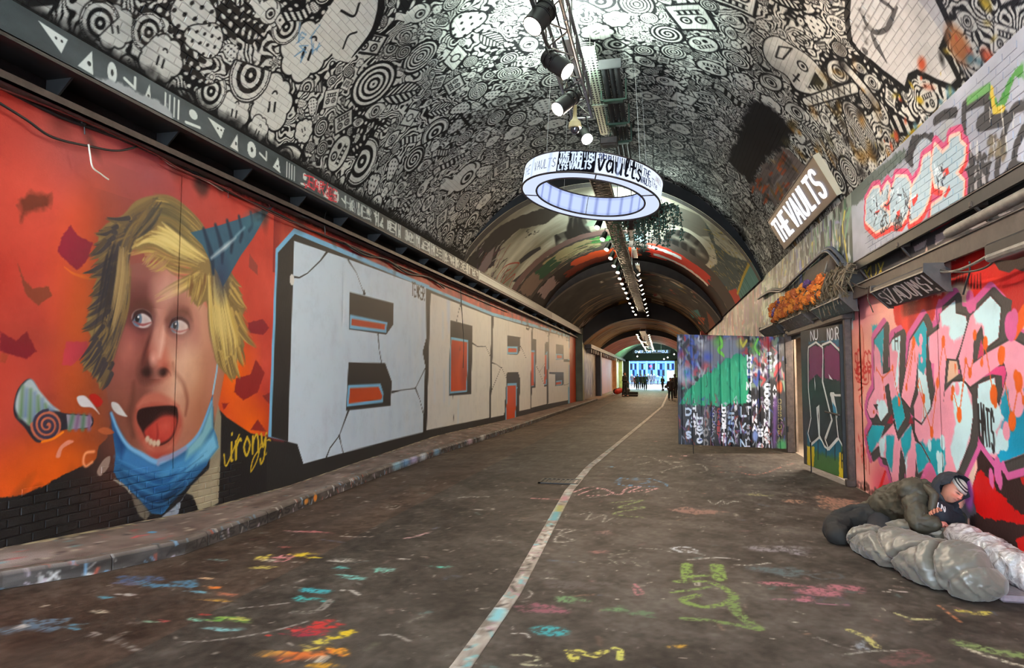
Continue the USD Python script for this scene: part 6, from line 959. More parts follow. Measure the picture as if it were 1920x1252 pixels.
def onG(x, y):
    d = ray(x, y); t = ((A0[0] - EYE[0]) * nA[0] + (A0[1] - EYE[1]) * nA[1] + .02) / (d[0] * nA[0] + d[1] * nA[1]); p = EYE + d * t; u = (p[:2] - A0) @ dA; return np.array([u, (p[2] - zb_(u)) / (zt_(u) - zb_(u))])
G4 = zoomed(onG)(1250, 600, 3.913); k = np.arange(len(cl.U)); n = meshkit.fbm(np.stack([cl.U * 3, cl.V * 5, 0 * cl.U], 1), 4, 99)[:, None]; cl.C[:] = (42, 43, 46) + (n - .5) * 80
r_ = np.random.default_rng(14); GC = [(120, 124, 134), (66, 70, 78), (40, 40, 46), (70, 90, 160), (160, 60, 66), (110, 130, 110), (26, 26, 30), (180, 180, 188), (90, 70, 100)]
for i in range(420): a = np.array([r_.uniform(0, LW), r_.uniform(.55, 1)]); cl.line([a, a + (r_.normal(0, .05), r_.normal(0, .04)), a + (r_.normal(0, .07), r_.normal(0, .07))], r_.uniform(.015, .06), GC[r_.integers(9)], soft=.015, alpha=.75)
for c, r, col in [((340, 240), .3, (112, 112, 122)), ((470, 210), .25, (120, 124, 136)), ((130, 400), .2, (160, 160, 170)), ((260, 190), .05, (200, 196, 190)), ((380, 160), .1, (96, 160, 70)), ((640, 200), .1, (90, 150, 80)), ((740, 170), .08, (170, 50, 56)), ((300, 270), .08, (60, 80, 180)), ((210, 330), .06, (60, 90, 190)), ((155, 390), .07, (44, 80, 190)), ((290, 340), .06, (190, 60, 60)), ((110, 250), .06, (160, 50, 60)), ((550, 170), .08, (176, 170, 70))]: cl.oval(G4(c)[0], (r, r * .5), col, soft=.06, alpha=.75)
cl.poly(G4((95, 615), (140, 540), (240, 430), (370, 340), (440, 280), (540, 250), (590, 270), (600, 450), (595, 600), (440, 625), (200, 620)), (36, 146, 106), soft=.012, rag=.03)
for i in range(60): a = G4((r_.uniform(120, 590), r_.uniform(330, 600)))[0]; cl.line([a, a + (r_.normal(0, .02), r_.normal(0, .06))], .02, [(30, 140, 104), (60, 190, 150), (24, 110, 86)][i % 3], soft=.015, alpha=.6)
cl.line(cu(G4((390, 130), (410, 180), (380, 220), (420, 260))), .035, (110, 190, 70)); cl.line(cu(G4((670, 140), (650, 200), (680, 250))), .03, (110, 190, 80)); cl.line(cu(G4((540, 150), (560, 190), (590, 150))), .03, (190, 184, 70))
for P in ([(290, 380), (300, 470), (290, 490)], [(390, 400), (385, 560)]): cl.line(cu(G4(*P)), .012, (30, 90, 70))
def down(text, x, y0, y1, w, col, sw=.022):     # letters stacked down one rib
    for i, ch in enumerate(text):
        yy = y0 + (y1 - y0) * i / max(len(text) - 1, 1); h = (y1 - y0) / len(text) * .8; write(cl, ch, G4((x, yy + h))[0], G4((x + w, yy + h))[0], abs(G4((x, yy))[0][1] - G4((x, yy + h))[0][1]), sw, col, up=(0, 1), curve=False)
W_ = (214, 216, 222)
down('HA2I', 185, 630, 800, 30, W_); down('LUOYO', 225, 690, 870, 36, W_); down('LU-NST-21', 405, 620, 890, 30, W_); down('MINA', 632, 590, 770, 30, W_, .026); down('COQMINA21', 722, 470, 890, 34, W_, .026); down('UOIO', 672, 780, 910, 34, W_); down('MST', 590, 460, 640, 26, W_); down('HOLI', 595, 260, 420, 24, W_); down('KOLCA', 335, 640, 800, 20, (150, 150, 156), .014); down('HOOD', 275, 640, 880, 30, (120, 116, 114)); down('CASEY', 375, 650, 830, 20, (150, 60, 60), .016); down('LZNA', 455, 640, 860, 40, (150, 170, 190)); down('LKN', 545, 640, 880, 40, (170, 186, 206)); down('SWAL', 590, 770, 900, 24, (150, 150, 160), .014); down('OBSCORA', 820, 580, 860, 20, (130, 120, 80), .012); down('DAS', 140, 650, 820, 40, (190, 200, 214)); down('WXY', 500, 600, 840, 20, (200, 200, 206), .016); down('AWS', 785, 480, 600, 20, W_, .016); down('PHS', 740, 240, 330, 30, (150, 160, 176), .016)
for i in range(200): a = np.array([r_.uniform(0, LW), r_.uniform(0, .42)]); cl.line([a, a + (r_.normal(0, .02), r_.normal(0, .03)), a + (r_.normal(0, .03), r_.normal(0, .04))], .014, [(34, 34, 40), (96, 96, 106), (60, 70, 140), (110, 70, 120), (140, 60, 50), (160, 166, 176)][i % 6], soft=.008, alpha=.7)
cl.oval(G4((650, 850))[0], (.06, .05), (110, 130, 180), soft=.03); cl.oval(G4((850, 920))[0], (.1, .05), (60, 130, 80), soft=.05); cl.line(G4((800, 600), (790, 900)), .1, (86, 60, 110), soft=.05, alpha=.7); cl.oval(G4((830, 490))[0], (.05, .05), (190, 80, 50), soft=.04)
leaf = thing('gate_leaf', 'corrugated metal gate leaf with green paint, swung open into the tunnel', 'gate leaf'); M_sheet = painted('sheet_paint', rough=.45, bump=.002, scale=50, spec=.5)
cl.emit({'sheet': M_sheet}, {'sheet': leaf}, {'sheet': 'corrugated_sheet'}, smooth=False)
G3 = lambda u, z, o: np.array([A0[0] + dA[0] * u + nA[0] * o, A0[1] + dA[1] * u + nA[1] * o, z])
for a, b in (((.0, .12), (0.0, 2.40)), ((LW - .02, .2), (LW - .02, 2.46)), ((0, 2.37), (LW, 2.43)), ((0, .13), (LW, .21)), ((0, 1.2), (LW, 1.26))): obj('frame_bar', bar(G3(a[0], a[1], -.03), G3(b[0], b[1], -.03), .045), M_dark, leaf)
obj('drop_bolt', cat([tube([G3(LW - .28, .9, .045), G3(LW - .28, .004, .045)], .009, 8), tube([G3(LW - .28, .86, .045), G3(LW - .36, .84, .045)], .009, 8), cbox(G3(LW - .28, .6, .035), (.05, .03, .05))]), M_dark, leaf)
for z in (.5, 1.9): obj('hinge', tube([G3(-.04, z - .06, 0), G3(-.04, z + .06, 0)], .022, 10), M_dark, leaf)
# flat leaf with the big dark letters
B0, B1 = np.array([2.58, 10.72]), np.array([2.36, 12.35]); BW = float(np.hypot(*(B1 - B0))); dB = (B1 - B0) / BW; nB = np.array([-abs(dB[1]), dB[0]]); nB = nB if nB[0] < 0 else -nB
lf = Canvas(lambda u, v, o: np.stack([B0[0] + dB[0] * u + nB[0] * o, B0[1] + dB[1] * u + nB[1] * o, v], -1), (44, 46, 46)); lf.grid('panel', np.linspace(0, BW, 230), np.linspace(.10, 2.36, 330)); lf.ready()
def onH(x, y):
    d = ray(x, y); t = ((B0[0] - EYE[0]) * nB[0] + (B0[1] - EYE[1]) * nB[1]) / (d[0] * nB[0] + d[1] * nB[1]); p = EYE + d * t; return np.array([(p[:2] - B0) @ dB, p[2]])
H4 = zoomed(onH)(1250, 600, 3.913)
k = np.arange(len(lf.U)); lf.C[:] = (54, 50, 48); lf.poly(H4((1030, 900), (1330, 900), (1330, 1250), (1030, 1250)), (70, 110, 56), soft=.05); lf.poly(H4((1030, 820), (1280, 880), (1280, 1010), (1200, 1000), (1100, 960), (1030, 920)), (28, 100, 120), soft=.08, rag=.05); lf.poly(H4((1030, 920), (1085, 930), (1080, 1080), (1030, 1060)), (216, 186, 40), rag=.02); lf.poly(H4((1265, 970), (1320, 980), (1320, 1200), (1265, 1180)), (220, 190, 36), rag=.02); lf.poly(H4((1090, 60), (1320, 60), (1320, 560), (1290, 560), (1290, 260), (1200, 160), (1040, 180), (1040, 110)), (36, 92, 112), rag=.04, soft=.03); lf.poly(H4((1040, 60), (1320, 20), (1320, 120), (1200, 150), (1040, 160)), (62, 56, 52), rag=.03, soft=.02); lf.poly(H4((1210, 160), (1300, 230), (1310, 330), (1290, 260)), (170, 44, 70), rag=.02)
for x in (1060, 1110, 1170, 1235): lf.line(H4((x, 860), (x, 990 + (x % 40))), .03, (22, 40, 44), soft=.01)
HRd = [[(1045, 205), (1090, 168), (1145, 200), (1150, 440), (1215, 735), (1165, 870), (1175, 920), (1190, 945), (1250, 850), (1230, 600), (1205, 540), (1225, 545), (1260, 850), (1330, 980), (1410, 800), (1340, 620), (1310, 560), (1285, 480), (1300, 265), (1200, 168), (1145, 180), (1120, 180)]]
for P in ([(1042, 205), (1095, 170), (1150, 215), (1145, 450), (1215, 745), (1170, 870), (1190, 940), (1160, 920), (1125, 845), (1120, 620), (1098, 640), (1118, 850), (1060, 905), (1040, 830), (1062, 720), (1042, 500), (1040, 250)], [(1142, 190), (1200, 165), (1300, 262), (1285, 480), (1330, 600), (1260, 860), (1190, 940), (1165, 870), (1215, 735), (1145, 450), (1150, 260)], [(1205, 545), (1225, 545), (1245, 700), (1262, 860), (1330, 985), (1400, 800), (1320, 560), (1240, 560)]): lf.line(H4(*P), .07, (206, 204, 194), closed=True); lf.poly(H4(*P), (38, 46, 44))
lf.poly(H4((1046, 212), (1092, 180), (1142, 212), (1140, 440), (1100, 400), (1046, 440)), (116, 36, 78), rag=.05); lf.poly(H4((1155, 200), (1200, 178), (1290, 268), (1285, 440), (1160, 430)), (116, 36, 78), rag=.05)
lf.line(H4((1145, 200), (1146, 450), (1215, 735), (1170, 868)), .03, (196, 194, 186)); lf.poly(H4((1120, 630), (1098, 650), (1115, 860), (1125, 845), (1110, 700)), (196, 196, 190)); lf.poly(H4((1200, 540), (1226, 545), (1255, 700), (1250, 720), (1215, 620)), (206, 204, 196)); lf.poly(H4((1215, 600), (1240, 640), (1250, 700), (1222, 680)), (60, 130, 160)); lf.poly(H4((1040, 840), (1060, 900), (1125, 850), (1175, 945), (1250, 860), (1265, 870), (1180, 960), (1165, 920), (1120, 870), (1058, 925)), (206, 204, 194)); lf.poly(H4((1188, 395), (1220, 440), (1195, 430)), (206, 200, 196)); lf.poly(H4((1082, 400), (1092, 480), (1088, 520)), (206, 200, 196))
write(lf, 'NU', H4((1058, 150))[0], H4((1108, 140))[0], .15, .025, (206, 208, 210), up=(0, 1)); write(lf, 'NOIR', H4((1180, 145))[0], H4((1262, 140))[0], .17, .025, (206, 208, 210), up=(0, 1)); write(lf, 'P', H4((1285, 1080))[0], H4((1300, 1080))[0], .2, .03, (30, 30, 30), up=(0, 1))
leaf2 = thing('gate_leaf', 'flat gate leaf painted with big black and plum letters on green', 'gate leaf')
lf.emit({'panel': M_sheet}, {'panel': leaf2}, {'panel': 'panel'})
H3 = lambda u, z, o: np.array([B0[0] + dB[0] * u + nB[0] * o, B0[1] + dB[1] * u + nB[1] * o, z])
for a, b in (((.0, .10), (0.0, 2.36)), ((BW, .10), (BW, 2.36)), ((0, 2.34), (BW, 2.34)), ((0, .12), (BW, .12))): obj('frame_bar', bar(H3(*a, -.03), H3(*b, -.03), .05), M_dark, leaf2)
obj('drop_bolt', tube([H3(BW - .4, .5, .02), H3(BW - .4, .004, .02)], .010, 8), M_dark, leaf2)
obj('bolt_bar', tube([H3(.0, 1.02, .03), H3(.55, 1.04, .03)], .014, 8), M_rust, leaf2)
rh = thing('room_light', 'strip light on the ceiling of the room behind the gate', 'strip light', (3.3, 14.0, 2.59)); obj('housing', box((-.17, -1.15, -.03), (.17, 1.15, .03)), mat('room_light_white', (200, 196, 186), .5), rh)
rl = UsdLux.RectLight.Define(stage, '/World/room_lamp'); rl.CreateWidthAttr(.3); rl.CreateHeightAttr(2.2); rl.CreateIntensityAttr(ROOM_W); rl.CreateColorAttr(Gf.Vec3f(1, .86, .68)); rl.AddTranslateOp().Set(Gf.Vec3d(3.3, 14.0, 2.55))
# ------------------------------------------------------------------ lighting truss along the crown
M_alu = mat('aluminium', (150, 146, 142), .38, metal=.85, noise=.15, scale=20)
M_can = mat('black_lamp_can', (30, 27, 25), .42, noise=.25, scale=12)
M_lens = glow('warm_lens', (255, 224, 190), SPOT_E); M_lensR = glow('warm_lens_bright', (255, 226, 200), SPOT_E * 5); M_mini = glow('warm_mini_lens', (255, 222, 182), MINI_E)
truss = thing('lighting_truss', 'aluminium lattice truss carrying spotlights under the crown of the vault', 'truss')
TX0, TX1, TZ0, TZ1, TY0, TY1 = -1.34, -1.03, 5.72, 6.03, 3.6, 10.45
for x in (TX0, TX1):
    for z in (TZ0, TZ1): obj('chord', cat([tube([(x, TY0, z), (x, TY1, z)], .025, 12)] + [lathe([(0, -.03), (.032, -.03), (.032, .03), (0, .03)], 12, (x, y, z), (0, 1, 0)) for y in (5.45, 7.45, 9.45)]), M_alu, truss)
nb = 20; ys = np.linspace(TY0 + .05, TY1 - .05, nb + 1)
for i in range(nb):
    a, b = ys[i], ys[i + 1]; e = i % 2
    for P, Q_ in (((TX0, a, TZ0 if e else TZ1), (TX0, b, TZ1 if e else TZ0)), ((TX1, a, TZ0 if e else TZ1), (TX1, b, TZ1 if e else TZ0)), ((TX0 if e else TX1, a, TZ0), (TX1 if e else TX0, b, TZ0))): obj('brace', tube([P, Q_], .011, 6), M_alu, truss)
obj('end_brace', cat([tube([(TX0, TY1, TZ0), (TX1, TY1, TZ1)], .011, 6), tube([(TX1, TY1, TZ0), (TX0, TY1, TZ1)], .011, 6), tube([(TX0, TY1, TZ0), (TX1, TY1, TZ0)], .02, 8), tube([(TX0, TY1, TZ1), (TX1, TY1, TZ1)], .02, 8)]), M_alu, truss)
[obj('hanger_rod', tube([(x, y, TZ1), (x, y, 6.96)], .008, 6), M_alu, truss) for x in (TX0, TX1) for y in (5.0, 8.0, 10.2)]
cable([(TX1 - .02, 4, TZ0 + .04), (TX1 - .015, 6, TZ0 + .03), (TX1 - .02, 8, TZ0 + .05), (TX1 - .02, 10.3, TZ0 + .03)], .009, M_cable, 'black mains cable tied along the right tube of the truss')
cable([(-1.2, 4, TZ1 - .02), (-1.17, 6.4, TZ1 - .07), (-1.2, 8.4, TZ1 - .03), (-1.15, 10.4, TZ1 - .05)], .012, M_cable, 'black cable lying inside the lighting truss')
def spotlight(back, lens, r, label, group=None, hang=None, lm=None):
    """A theatre can: body, colour frame, yoke, clamp, glowing lens."""
    back, lens = np.asarray(back, float), np.asarray(lens, float); d = lens - back; L = np.linalg.norm(d); d /= L
    t = thing('spotlight', label, 'spotlight', back, group=group); o = np.zeros(3)
    obj('body', lathe([(0, -.02 * L), (r * .55, -.02 * L), (r * .8, .03 * L), (r * .92, .12 * L), (r * .92, .42 * L), (r, .44 * L), (r, .98 * L), (r * .9, 1.0 * L), (r * .9, .9 * L), (0, .9 * L)], 28, o, d), M_can, t)
    obj('cooling_ring', cat([lathe([(r * .9, k * L), (r * 1.06, k * L), (r * 1.06, k * L + .012), (r * .9, k * L + .012)], 28, o, d) for k in (.42, .47, .2)]), M_can, t)
    obj('lens', lathe([(0, .93 * L), (r * .84, .93 * L), (r * .84, .945 * L), (0, .96 * L)], 24, o, d), lm or M_lens, t)
    s = np.cross(d, [0, 0, 1]); s /= np.linalg.norm(s); piv = o + d * L * .4; top = (np.asarray(hang, float) - back) if hang is not None else piv + np.array([0, 0, r * 2.2])
    a1, a2 = piv + s * r * 1.12, piv - s * r * 1.12; u = top - piv; h = np.linalg.norm(u); u /= h
    obj('yoke', cat([bar(a1, a1 + u * h * .7, .012, .03), bar(a2, a2 + u * h * .7, .012, .03), bar(a1 + u * h * .7, a2 + u * h * .7, .03, .012), tube([a1 - s * .02, a1 + s * .02], .02, 8), tube([a2 - s * .02, a2 + s * .02], .02, 8)]), M_can, t)
    obj('clamp', cat([tube([piv + u * h * .68, top], .012, 8), lathe([(.026, -.025), (.042, -.025), (.042, .025), (.026, .025)], 14, top, (0, 1, 0)), cbox(top + (0, 0, -.045), (.04, .05, .05), .008)]), M_can, t)
    return t
def at_depth(x, y, w): d = ray(x, y); return EYE + d * w
for (bx, by), (lx, ly), w0, w1, r, lb in [((1030, 12), (998, 50), 7.55, 7.42, .125, 'nearest black spotlight on the truss, its lit lens turned to the left'), ((1022, 104), (1064, 134), 8.35, 8.2, .115, 'second black spotlight on the truss, its lens turned to the right'), ((1081, 176), (1045, 205), 9.3, 9.1, .108, 'third black spotlight on the truss, lens turned left, just above the dome camera'), ((1086, 240), (1101, 261), 10.25, 9.95, .095, 'fourth black spotlight, just above the round lamp, lens turned right')]:
    b = at_depth(bx, by, w0); l = at_depth(lx, ly, w1); spotlight(b, l, r, lb, 'black spotlights on the near truss', hang=(TX0 if bx < 1080 else -1.2, b[1] + .05, TZ0 if bx < 1086 else TZ0), lm=M_lensR if lx > bx else None)
# dome camera on its pole
cm = at_depth(1078, 236, 9.7); cc = thing('dome_camera', 'cream dome security camera hanging from a pole below the truss', 'security camera', cm); M_cream = mat('cream_plastic', (206, 188, 140), .4)
obj('housing', lathe([(0, .14), (.03, .14), (.04, .10), (.085, .05), (.095, 0), (.095, -.03), (.07, -.035), (0, -.035)], 28), M_cream, cc)
obj('dome', lathe([(.066, -.035), (.064, -.07), (.045, -.105), (.02, -.118), (0, -.12)], 24), usdkit.material(stage, LK + 'smoked_dome', {'p': ('principled_bsdf', {'base_color': (.03, .03, .035), 'roughness': .06, 'coat_weight': 1.0})}, surface='p.BSDF'), cc)
obj('pole', tube([(0, 0, .12), (.0, .05, .45), (.02, .1, TZ0 - cm[2])], [.028, .024, .03], 14), M_cream, cc)
# perforated channel and conduits beyond the truss, close under the crown
ch = thing('cable_channel', 'pale perforated cable channel hung under the crown beyond the truss', 'cable channel'); M_green = mat('pale_green_steel', (170, 186, 164), .4, noise=.2, scale=14, metal=.3)
obj('channel', cat([box((-1.16, 9.7, 6.5), (-.90, 13.4, 6.515)), box((-1.16, 9.7, 6.5), (-1.15, 13.4, 6.57)), box((-.91, 9.7, 6.5), (-.90, 13.4, 6.57))]), M_green, ch)
obj('slots', cat([box((-1.12 + .06 * i, 9.75 + .09 * j, 6.497), (-1.09 + .06 * i, 9.80 + .09 * j, 6.5)) for i in range(4) for j in range(40)]), M_dark, ch, kind='stuff')
obj('joint_plate', cbox((-1.03, 11.9, 6.495), (.30, .1, .012), .003), M_green, ch)
M_pipe = mat('dark_conduit', (38, 40, 40), .45, noise=.4, scale=8); M_bracket = mat('green_bracket', (40, 66, 48), .5, noise=.4, scale=10)
for i in range(3): obj('conduit', tube([(-.82 + .1 * i, 10.2, 6.42 + .03 * (i % 2)), (-.82 + .1 * i, 12, 6.40), (-.84 + .1 * i, 17.0, 6.40)], .045, 12), M_pipe, label=['left', 'middle', 'right'][i] + ' one of three dark conduits under the crown above the round lamp', cat='conduit', group='dark conduits above the round lamp')
obj('conduit_plate', cbox((-.72, 10.18, 6.44), (.36, .03, .16), .01), M_dark, label='dark plate at the near end of the conduits', cat='plate')
for y in (11.3, 12.4, 13.4): obj('pipe_bracket', cat([cbox((-.74, y, 6.33), (.42, .05, .03), .005), cbox((-.95, y, 6.5), (.03, .05, .36), .005), cbox((-.53, y, 6.5), (.03, .05, .36), .005), cbox((-.74, y, 6.3), (.34, .12, .03), .01)]), M_bracket, label='dark green bracket under the conduits, ' + {11.3: 'nearest', 12.4: 'middle', 13.4: 'farthest'}[y] + ' of the three', cat='bracket', group='brackets of the conduits')
obj('junction_box', cat([cbox((-.95, 13.0, 6.2), (.34, .26, .14), .015), cbox((-.95, 13.0, 6.12), (.28, .2, .03), .01)]), M_rust, label='small brown junction box under the conduits above the round lamp', cat='junction box')
# ------------------------------------------------------------------ round lamp
rc = np.array([-1.173, 11.448, 4.676]); rn = np.array([.146, .084, 1.0]); rn /= np.linalg.norm(rn); RO, RI, RH = 1.2, .945, .36
ex = np.cross([0, 1, 0], rn); ex /= np.linalg.norm(ex); ey = np.cross(rn, ex)
ring = thing('ring_lamp', 'big round glowing lamp with lettering on its outer band', 'ring lamp')
band_m = painted('lit_lettering', emit=RING_E)
def ring_at(r, a, h): return rc + r[:, None] * (np.cos(a)[:, None] * ex + np.sin(a)[:, None] * ey) + h[:, None] * rn
rb = Canvas(lambda u, v, o: ring_at(np.full(len(u), RO), u / RO, v), (214, 226, 246)); rb.grid('outer_band', np.linspace(0, 2 * np.pi * RO, 900), np.linspace(.012, RH - .012, 60)); rb.ready()
def onRing(x, y):
    """Where a point of the photograph lies on the near side of the lamp's outer band."""
    d = ray(x, y); best = None; lo, hi = 6.0, 14.0
    f = lambda w: (lambda q: np.hypot((q - rc) @ ex, (q - rc) @ ey) - RO)(EYE + d * w)
    ws = np.linspace(lo, hi, 400); fs = [f(w) for w in ws]; i = next((j for j in range(399) if fs[j] > 0 >= fs[j + 1]), int(np.argmin(fs))); w = ws[i]; q_ = EYE + d * w
    return np.array([math.atan2((q_ - rc) @ ey, (q_ - rc) @ ex) % (2 * np.pi) * RO, (q_ - rc) @ rn])
K_ = (16, 16, 22); RP = lambda x, y: onRing(970 + x / 6.4, 270 + y / 6.4)
def rtext(t, x0, x1, v0, h, w, col=K_, **k_):
    a, b = RP(x0, 250)[0], RP(x1, 350)[0]; write(rb, t, (a, v0), (b, v0), h, w, col, up=(0, 1), **k_)
xs = lambda x: RP(x, 200 + (x - 500) * .2)[0]
rb.poly([(xs(480), .0), (xs(480), .36), (xs(930), .36), (xs(930), .0)], K_); BW_ = (206, 222, 250)
write(rb, 'THE', (xs(130), .10), (xs(178), .10), .15, .010, (70, 80, 110), up=(0, 1), curve=False); write(rb, 'VAULTS', (xs(225), .10), (xs(455), .10), .15, .010, (60, 66, 90), up=(0, 1), curve=False)
for i, t in enumerate(('THE', 'VAU', 'LTS')): write(rb, t, (xs(500), .25 - .105 * i), (xs(602), .25 - .105 * i), .078, .026, BW_, up=(0, 1), curve=False, gap=.3)
write(rb, 'THE', (xs(630), .19), (xs(755), .19), .13, .03, BW_, up=(0, 1)); write(rb, 'VAULTS', (xs(625), .05), (xs(880), .07), .12, .024, BW_, up=(0, 1)); write(rb, 'S', (xs(840), .18), (xs(890), .18), .13, .03, BW_, up=(0, 1))
for i in range(30): a = xs(700) + (xs(1500) - xs(700)) * i / 30; rb.line([(a, .33), (a + .01, .25 - .04 * (i % 3))], .014, BW_ if i < 10 else K_)
write(rb, 'the', (xs(950), .25), (xs(1110), .25), .12, .012, (50, 60, 100), up=(0, 1)); write(rb, 'vaults', (xs(960), .07), (xs(1480), .06), .33, .034, K_, up=(0, 1))
write(rb, 'THE', (xs(1510), .19), (xs(1590), .19), .11, .014, (40, 44, 70), up=(0, 1)); write(rb, 'VAULTS', (xs(1490), .06), (xs(1610), .06), .10, .014, (40, 44, 70), up=(0, 1)); write(rb, 'The', (xs(1620), .10), (xs(1690), .10), .12, .012, (90, 90, 110), up=(0, 1)); write(rb, 'VAULTS', (xs(1660), .22), (xs(1730), .22), .08, .01, (140, 120, 110), up=(0, 1))
for x in (390, 200, 1210): rb.line([(xs(x), 0), (xs(x), .36)], .05, (170, 186, 226), soft=.05, alpha=.7)
rb.emit({'outer_band': band_m}, {'outer_band': ring}, {'outer_band': 'outer_band'})
def annulus(r0, r1, h0, h1, n=96):
    a = np.linspace(0, 2 * np.pi, n + 1); A = ring_at(np.full(n + 1, r0), a, np.full(n + 1, h0)); B = ring_at(np.full(n + 1, r1), a, np.full(n + 1, h1)); i = np.arange(n); return (np.vstack([A, B]), np.stack([i, i + 1, i + n + 2, i + n + 1], 1))
def diffuser(name, mesh, seams):
    cv = None; return obj(name, mesh, glow(name + '_glow', seams, RING_E * .85), ring, smooth=True)
diffuser('bottom_diffuser', annulus(RI + .02, RO - .025, .004, .004), (206, 218, 248)); 
rin = Canvas(lambda u, v, o: ring_at(np.full(len(u), RI), u / RI, v), (182, 198, 240)); rin.grid('inner_band', np.linspace(0, 2 * np.pi * RI, 500), np.linspace(.012, RH - .012, 12)); rin.ready()
for i in range(24): u_ = i * 2 * np.pi * RI / 24; rin.line([(u_, 0), (u_, .36)], .05, (122, 136, 186), soft=.05, alpha=.85)
k = np.arange(len(rin.U)); rin.C -= (np.abs(rin.V - .18) > .13)[:, None] * 16
rin.emit({'inner_band': band_m}, {'inner_band': ring}, {'inner_band': 'inner_band'})
M_rim = mat('ring_rim', (66, 56, 54), .4, metal=.3)
def hoop(r, h, w=.016): a = np.linspace(0, 2 * np.pi, 97); return tube(ring_at(np.full(97, r), a, np.full(97, h)), w, 8, cap=False)
obj('outer_rim', hoop(RO, .0), M_rim, ring); obj('outer_rim', hoop(RO, RH, .012), M_rim, ring); obj('inner_rim', hoop(RI, .0), M_rim, ring); obj('inner_rim', hoop(RI, RH, .012), M_rim, ring)
obj('top_cover', annulus(RI, RO, RH, RH), M_rim, ring)
for a in (math.radians(175), math.radians(280), math.radians(-22)):
    e = math.cos(a) * ex + math.sin(a) * ey; obj('joint_strip', cat([bar(rc + e * RI + rn * -.004, rc + e * RO + rn * -.004, .018, .012, up=rn)] + ([bar(rc + e * (RI - .005), rc + e * (RI - .005) + rn * RH, .05, .012)] if a > 4 else [])), M_rim, ring)
obj('back_joint', bar(rc + (RI - .006) * (math.cos(1.75) * ex + math.sin(1.75) * ey), rc + (RI - .006) * (math.cos(1.75) * ex + math.sin(1.75) * ey) + rn * RH, .055, .01), mat('seam_plate', (120, 118, 116), .5), ring)
for a in (.5, 2.2, 4.0, 5.6):
    p = rc + (RO + RI) / 2 * (math.cos(a) * ex + math.sin(a) * ey) + rn * RH; obj('hanging_wire', tube([p, (p[0] * .9 - .1, p[1], 6.7)], .005, 5), M_alu, ring)
# ------------------------------------------------------------------ cable tray with its rows of small spotlights
tray = thing('cable_tray', 'long dark cable tray running down the tunnel below the crown', 'cable tray'); KX0, KX1, KZ = -1.36, -.97, 5.5; M_tray = mat('brown_tray', (58, 49, 42), .5, noise=.4, scale=6, metal=.2)
obj('side_rail', box((KX0, 12.9, KZ), (KX0 + .02, 42.6, KZ + .1)), M_tray, tray); obj('side_rail', box((KX1 - .02, 12.9, KZ), (KX1, 42.6, KZ + .1)), M_tray, tray); obj('tray_floor', box((KX0, 12.9, KZ + .03), (KX1, 42.6, KZ + .04)), M_tray, tray)
lat = []; y = 13.0
while y < 42: s_ = .2 if y < 26 else .5; lat += [bar((KX0 + .03, y, KZ + .02), (KX1 - .03, y + s_, KZ + .02), .022, .01), bar((KX1 - .03, y, KZ + .015), (KX0 + .03, y + s_, KZ + .015), .022, .01)]; y += s_
obj('lattice', cat(lat), M_rust, tray, kind='stuff'); [obj('hanger', tube([(x, y, KZ + .1), (x, y, 6.6 if y < 18 else 6.2 if y < 30 else 5.6)], .008, 5), M_alu, tray) for x in (KX0 + .01, KX1 - .01) for y in (13.2, 16, 20, 24, 28, 33, 38)]
tray2 = thing('cable_tray', 'second, lower cable tray in the far part of the tunnel', 'cable tray'); K2 = 4.42
obj('side_rail', box((KX0, 43.4, K2), (KX0 + .02, 72, K2 + .1)), M_tray, tray2); obj('side_rail', box((KX1 - .02, 43.4, K2), (KX1, 72, K2 + .1)), M_tray, tray2); obj('tray_floor', box((KX0, 43.4, K2 + .03), (KX1, 72, K2 + .04)), M_tray, tray2); [obj('hanger', tube([(x, y, K2 + .1), (x, y, 4.8)], .008, 5), M_alu, tray2) for x in (KX0 + .01, KX1 - .01) for y in (45, 50, 56, 60)]
mini = None; r_ = np.random.default_rng(6); POS = []
y = 16.6
while y < 70:
    POS.append((y, -1)); y > 23 and POS.append((y + .55, 1)); y += 1.5 if y < 30 else 2.2
cnt = {-1: -1, 1: -1}
for i, (y, sd) in enumerate(POS):
    cnt[sd] += 1
    ORD = ['nearest', 'second', 'third', 'fourth', 'fifth', 'sixth', 'seventh', 'eighth', 'ninth', 'tenth', 'eleventh', 'twelfth', 'thirteenth', 'fourteenth', 'fifteenth', 'sixteenth']
    where = ('left' if sd < 0 else 'right') + ' side of the cable tray'
    lb = 'small spotlight on ' + where + ', ' + (ORD[cnt[sd]] + ' from the round lamp' if cnt[sd] < 16 else 'far down')
    loc = (KX0 - .09 if sd < 0 else KX1 + .07, y, (KZ if y < 42 else K2) - .02); gp = 'small spotlights on the %s' % where
    if mini is None:
        mini = thing('small_spotlight', lb, 'spotlight', loc, group=gp); d = np.array([-.28, -.5, -.82]); d /= np.linalg.norm(d)
        obj('body', lathe([(0, -.02), (.06, -.02), (.075, .02), (.08, .1), (.085, .24), (.075, .245), (.075, .22), (0, .22)], 16, (0, 0, 0), d), M_can, mini); obj('lens', lathe([(0, .232), (.058, .232), (.045, .245), (0, .25)], 14, (0, 0, 0), d), M_mini, mini); obj('bracket', cat([bar((0, 0, .0), (0, 0, .12), .03, .02), bar((0, 0, .11), (.10, 0, .11), .03, .02)]), M_can, mini)
    else: m_ = dup(mini, loc, rz=[0, 0][0] + (math.pi * .55 if sd > 0 else r_.uniform(-.25, .25)), label=lb, group=gp); gp and tag(m_, group=gp)
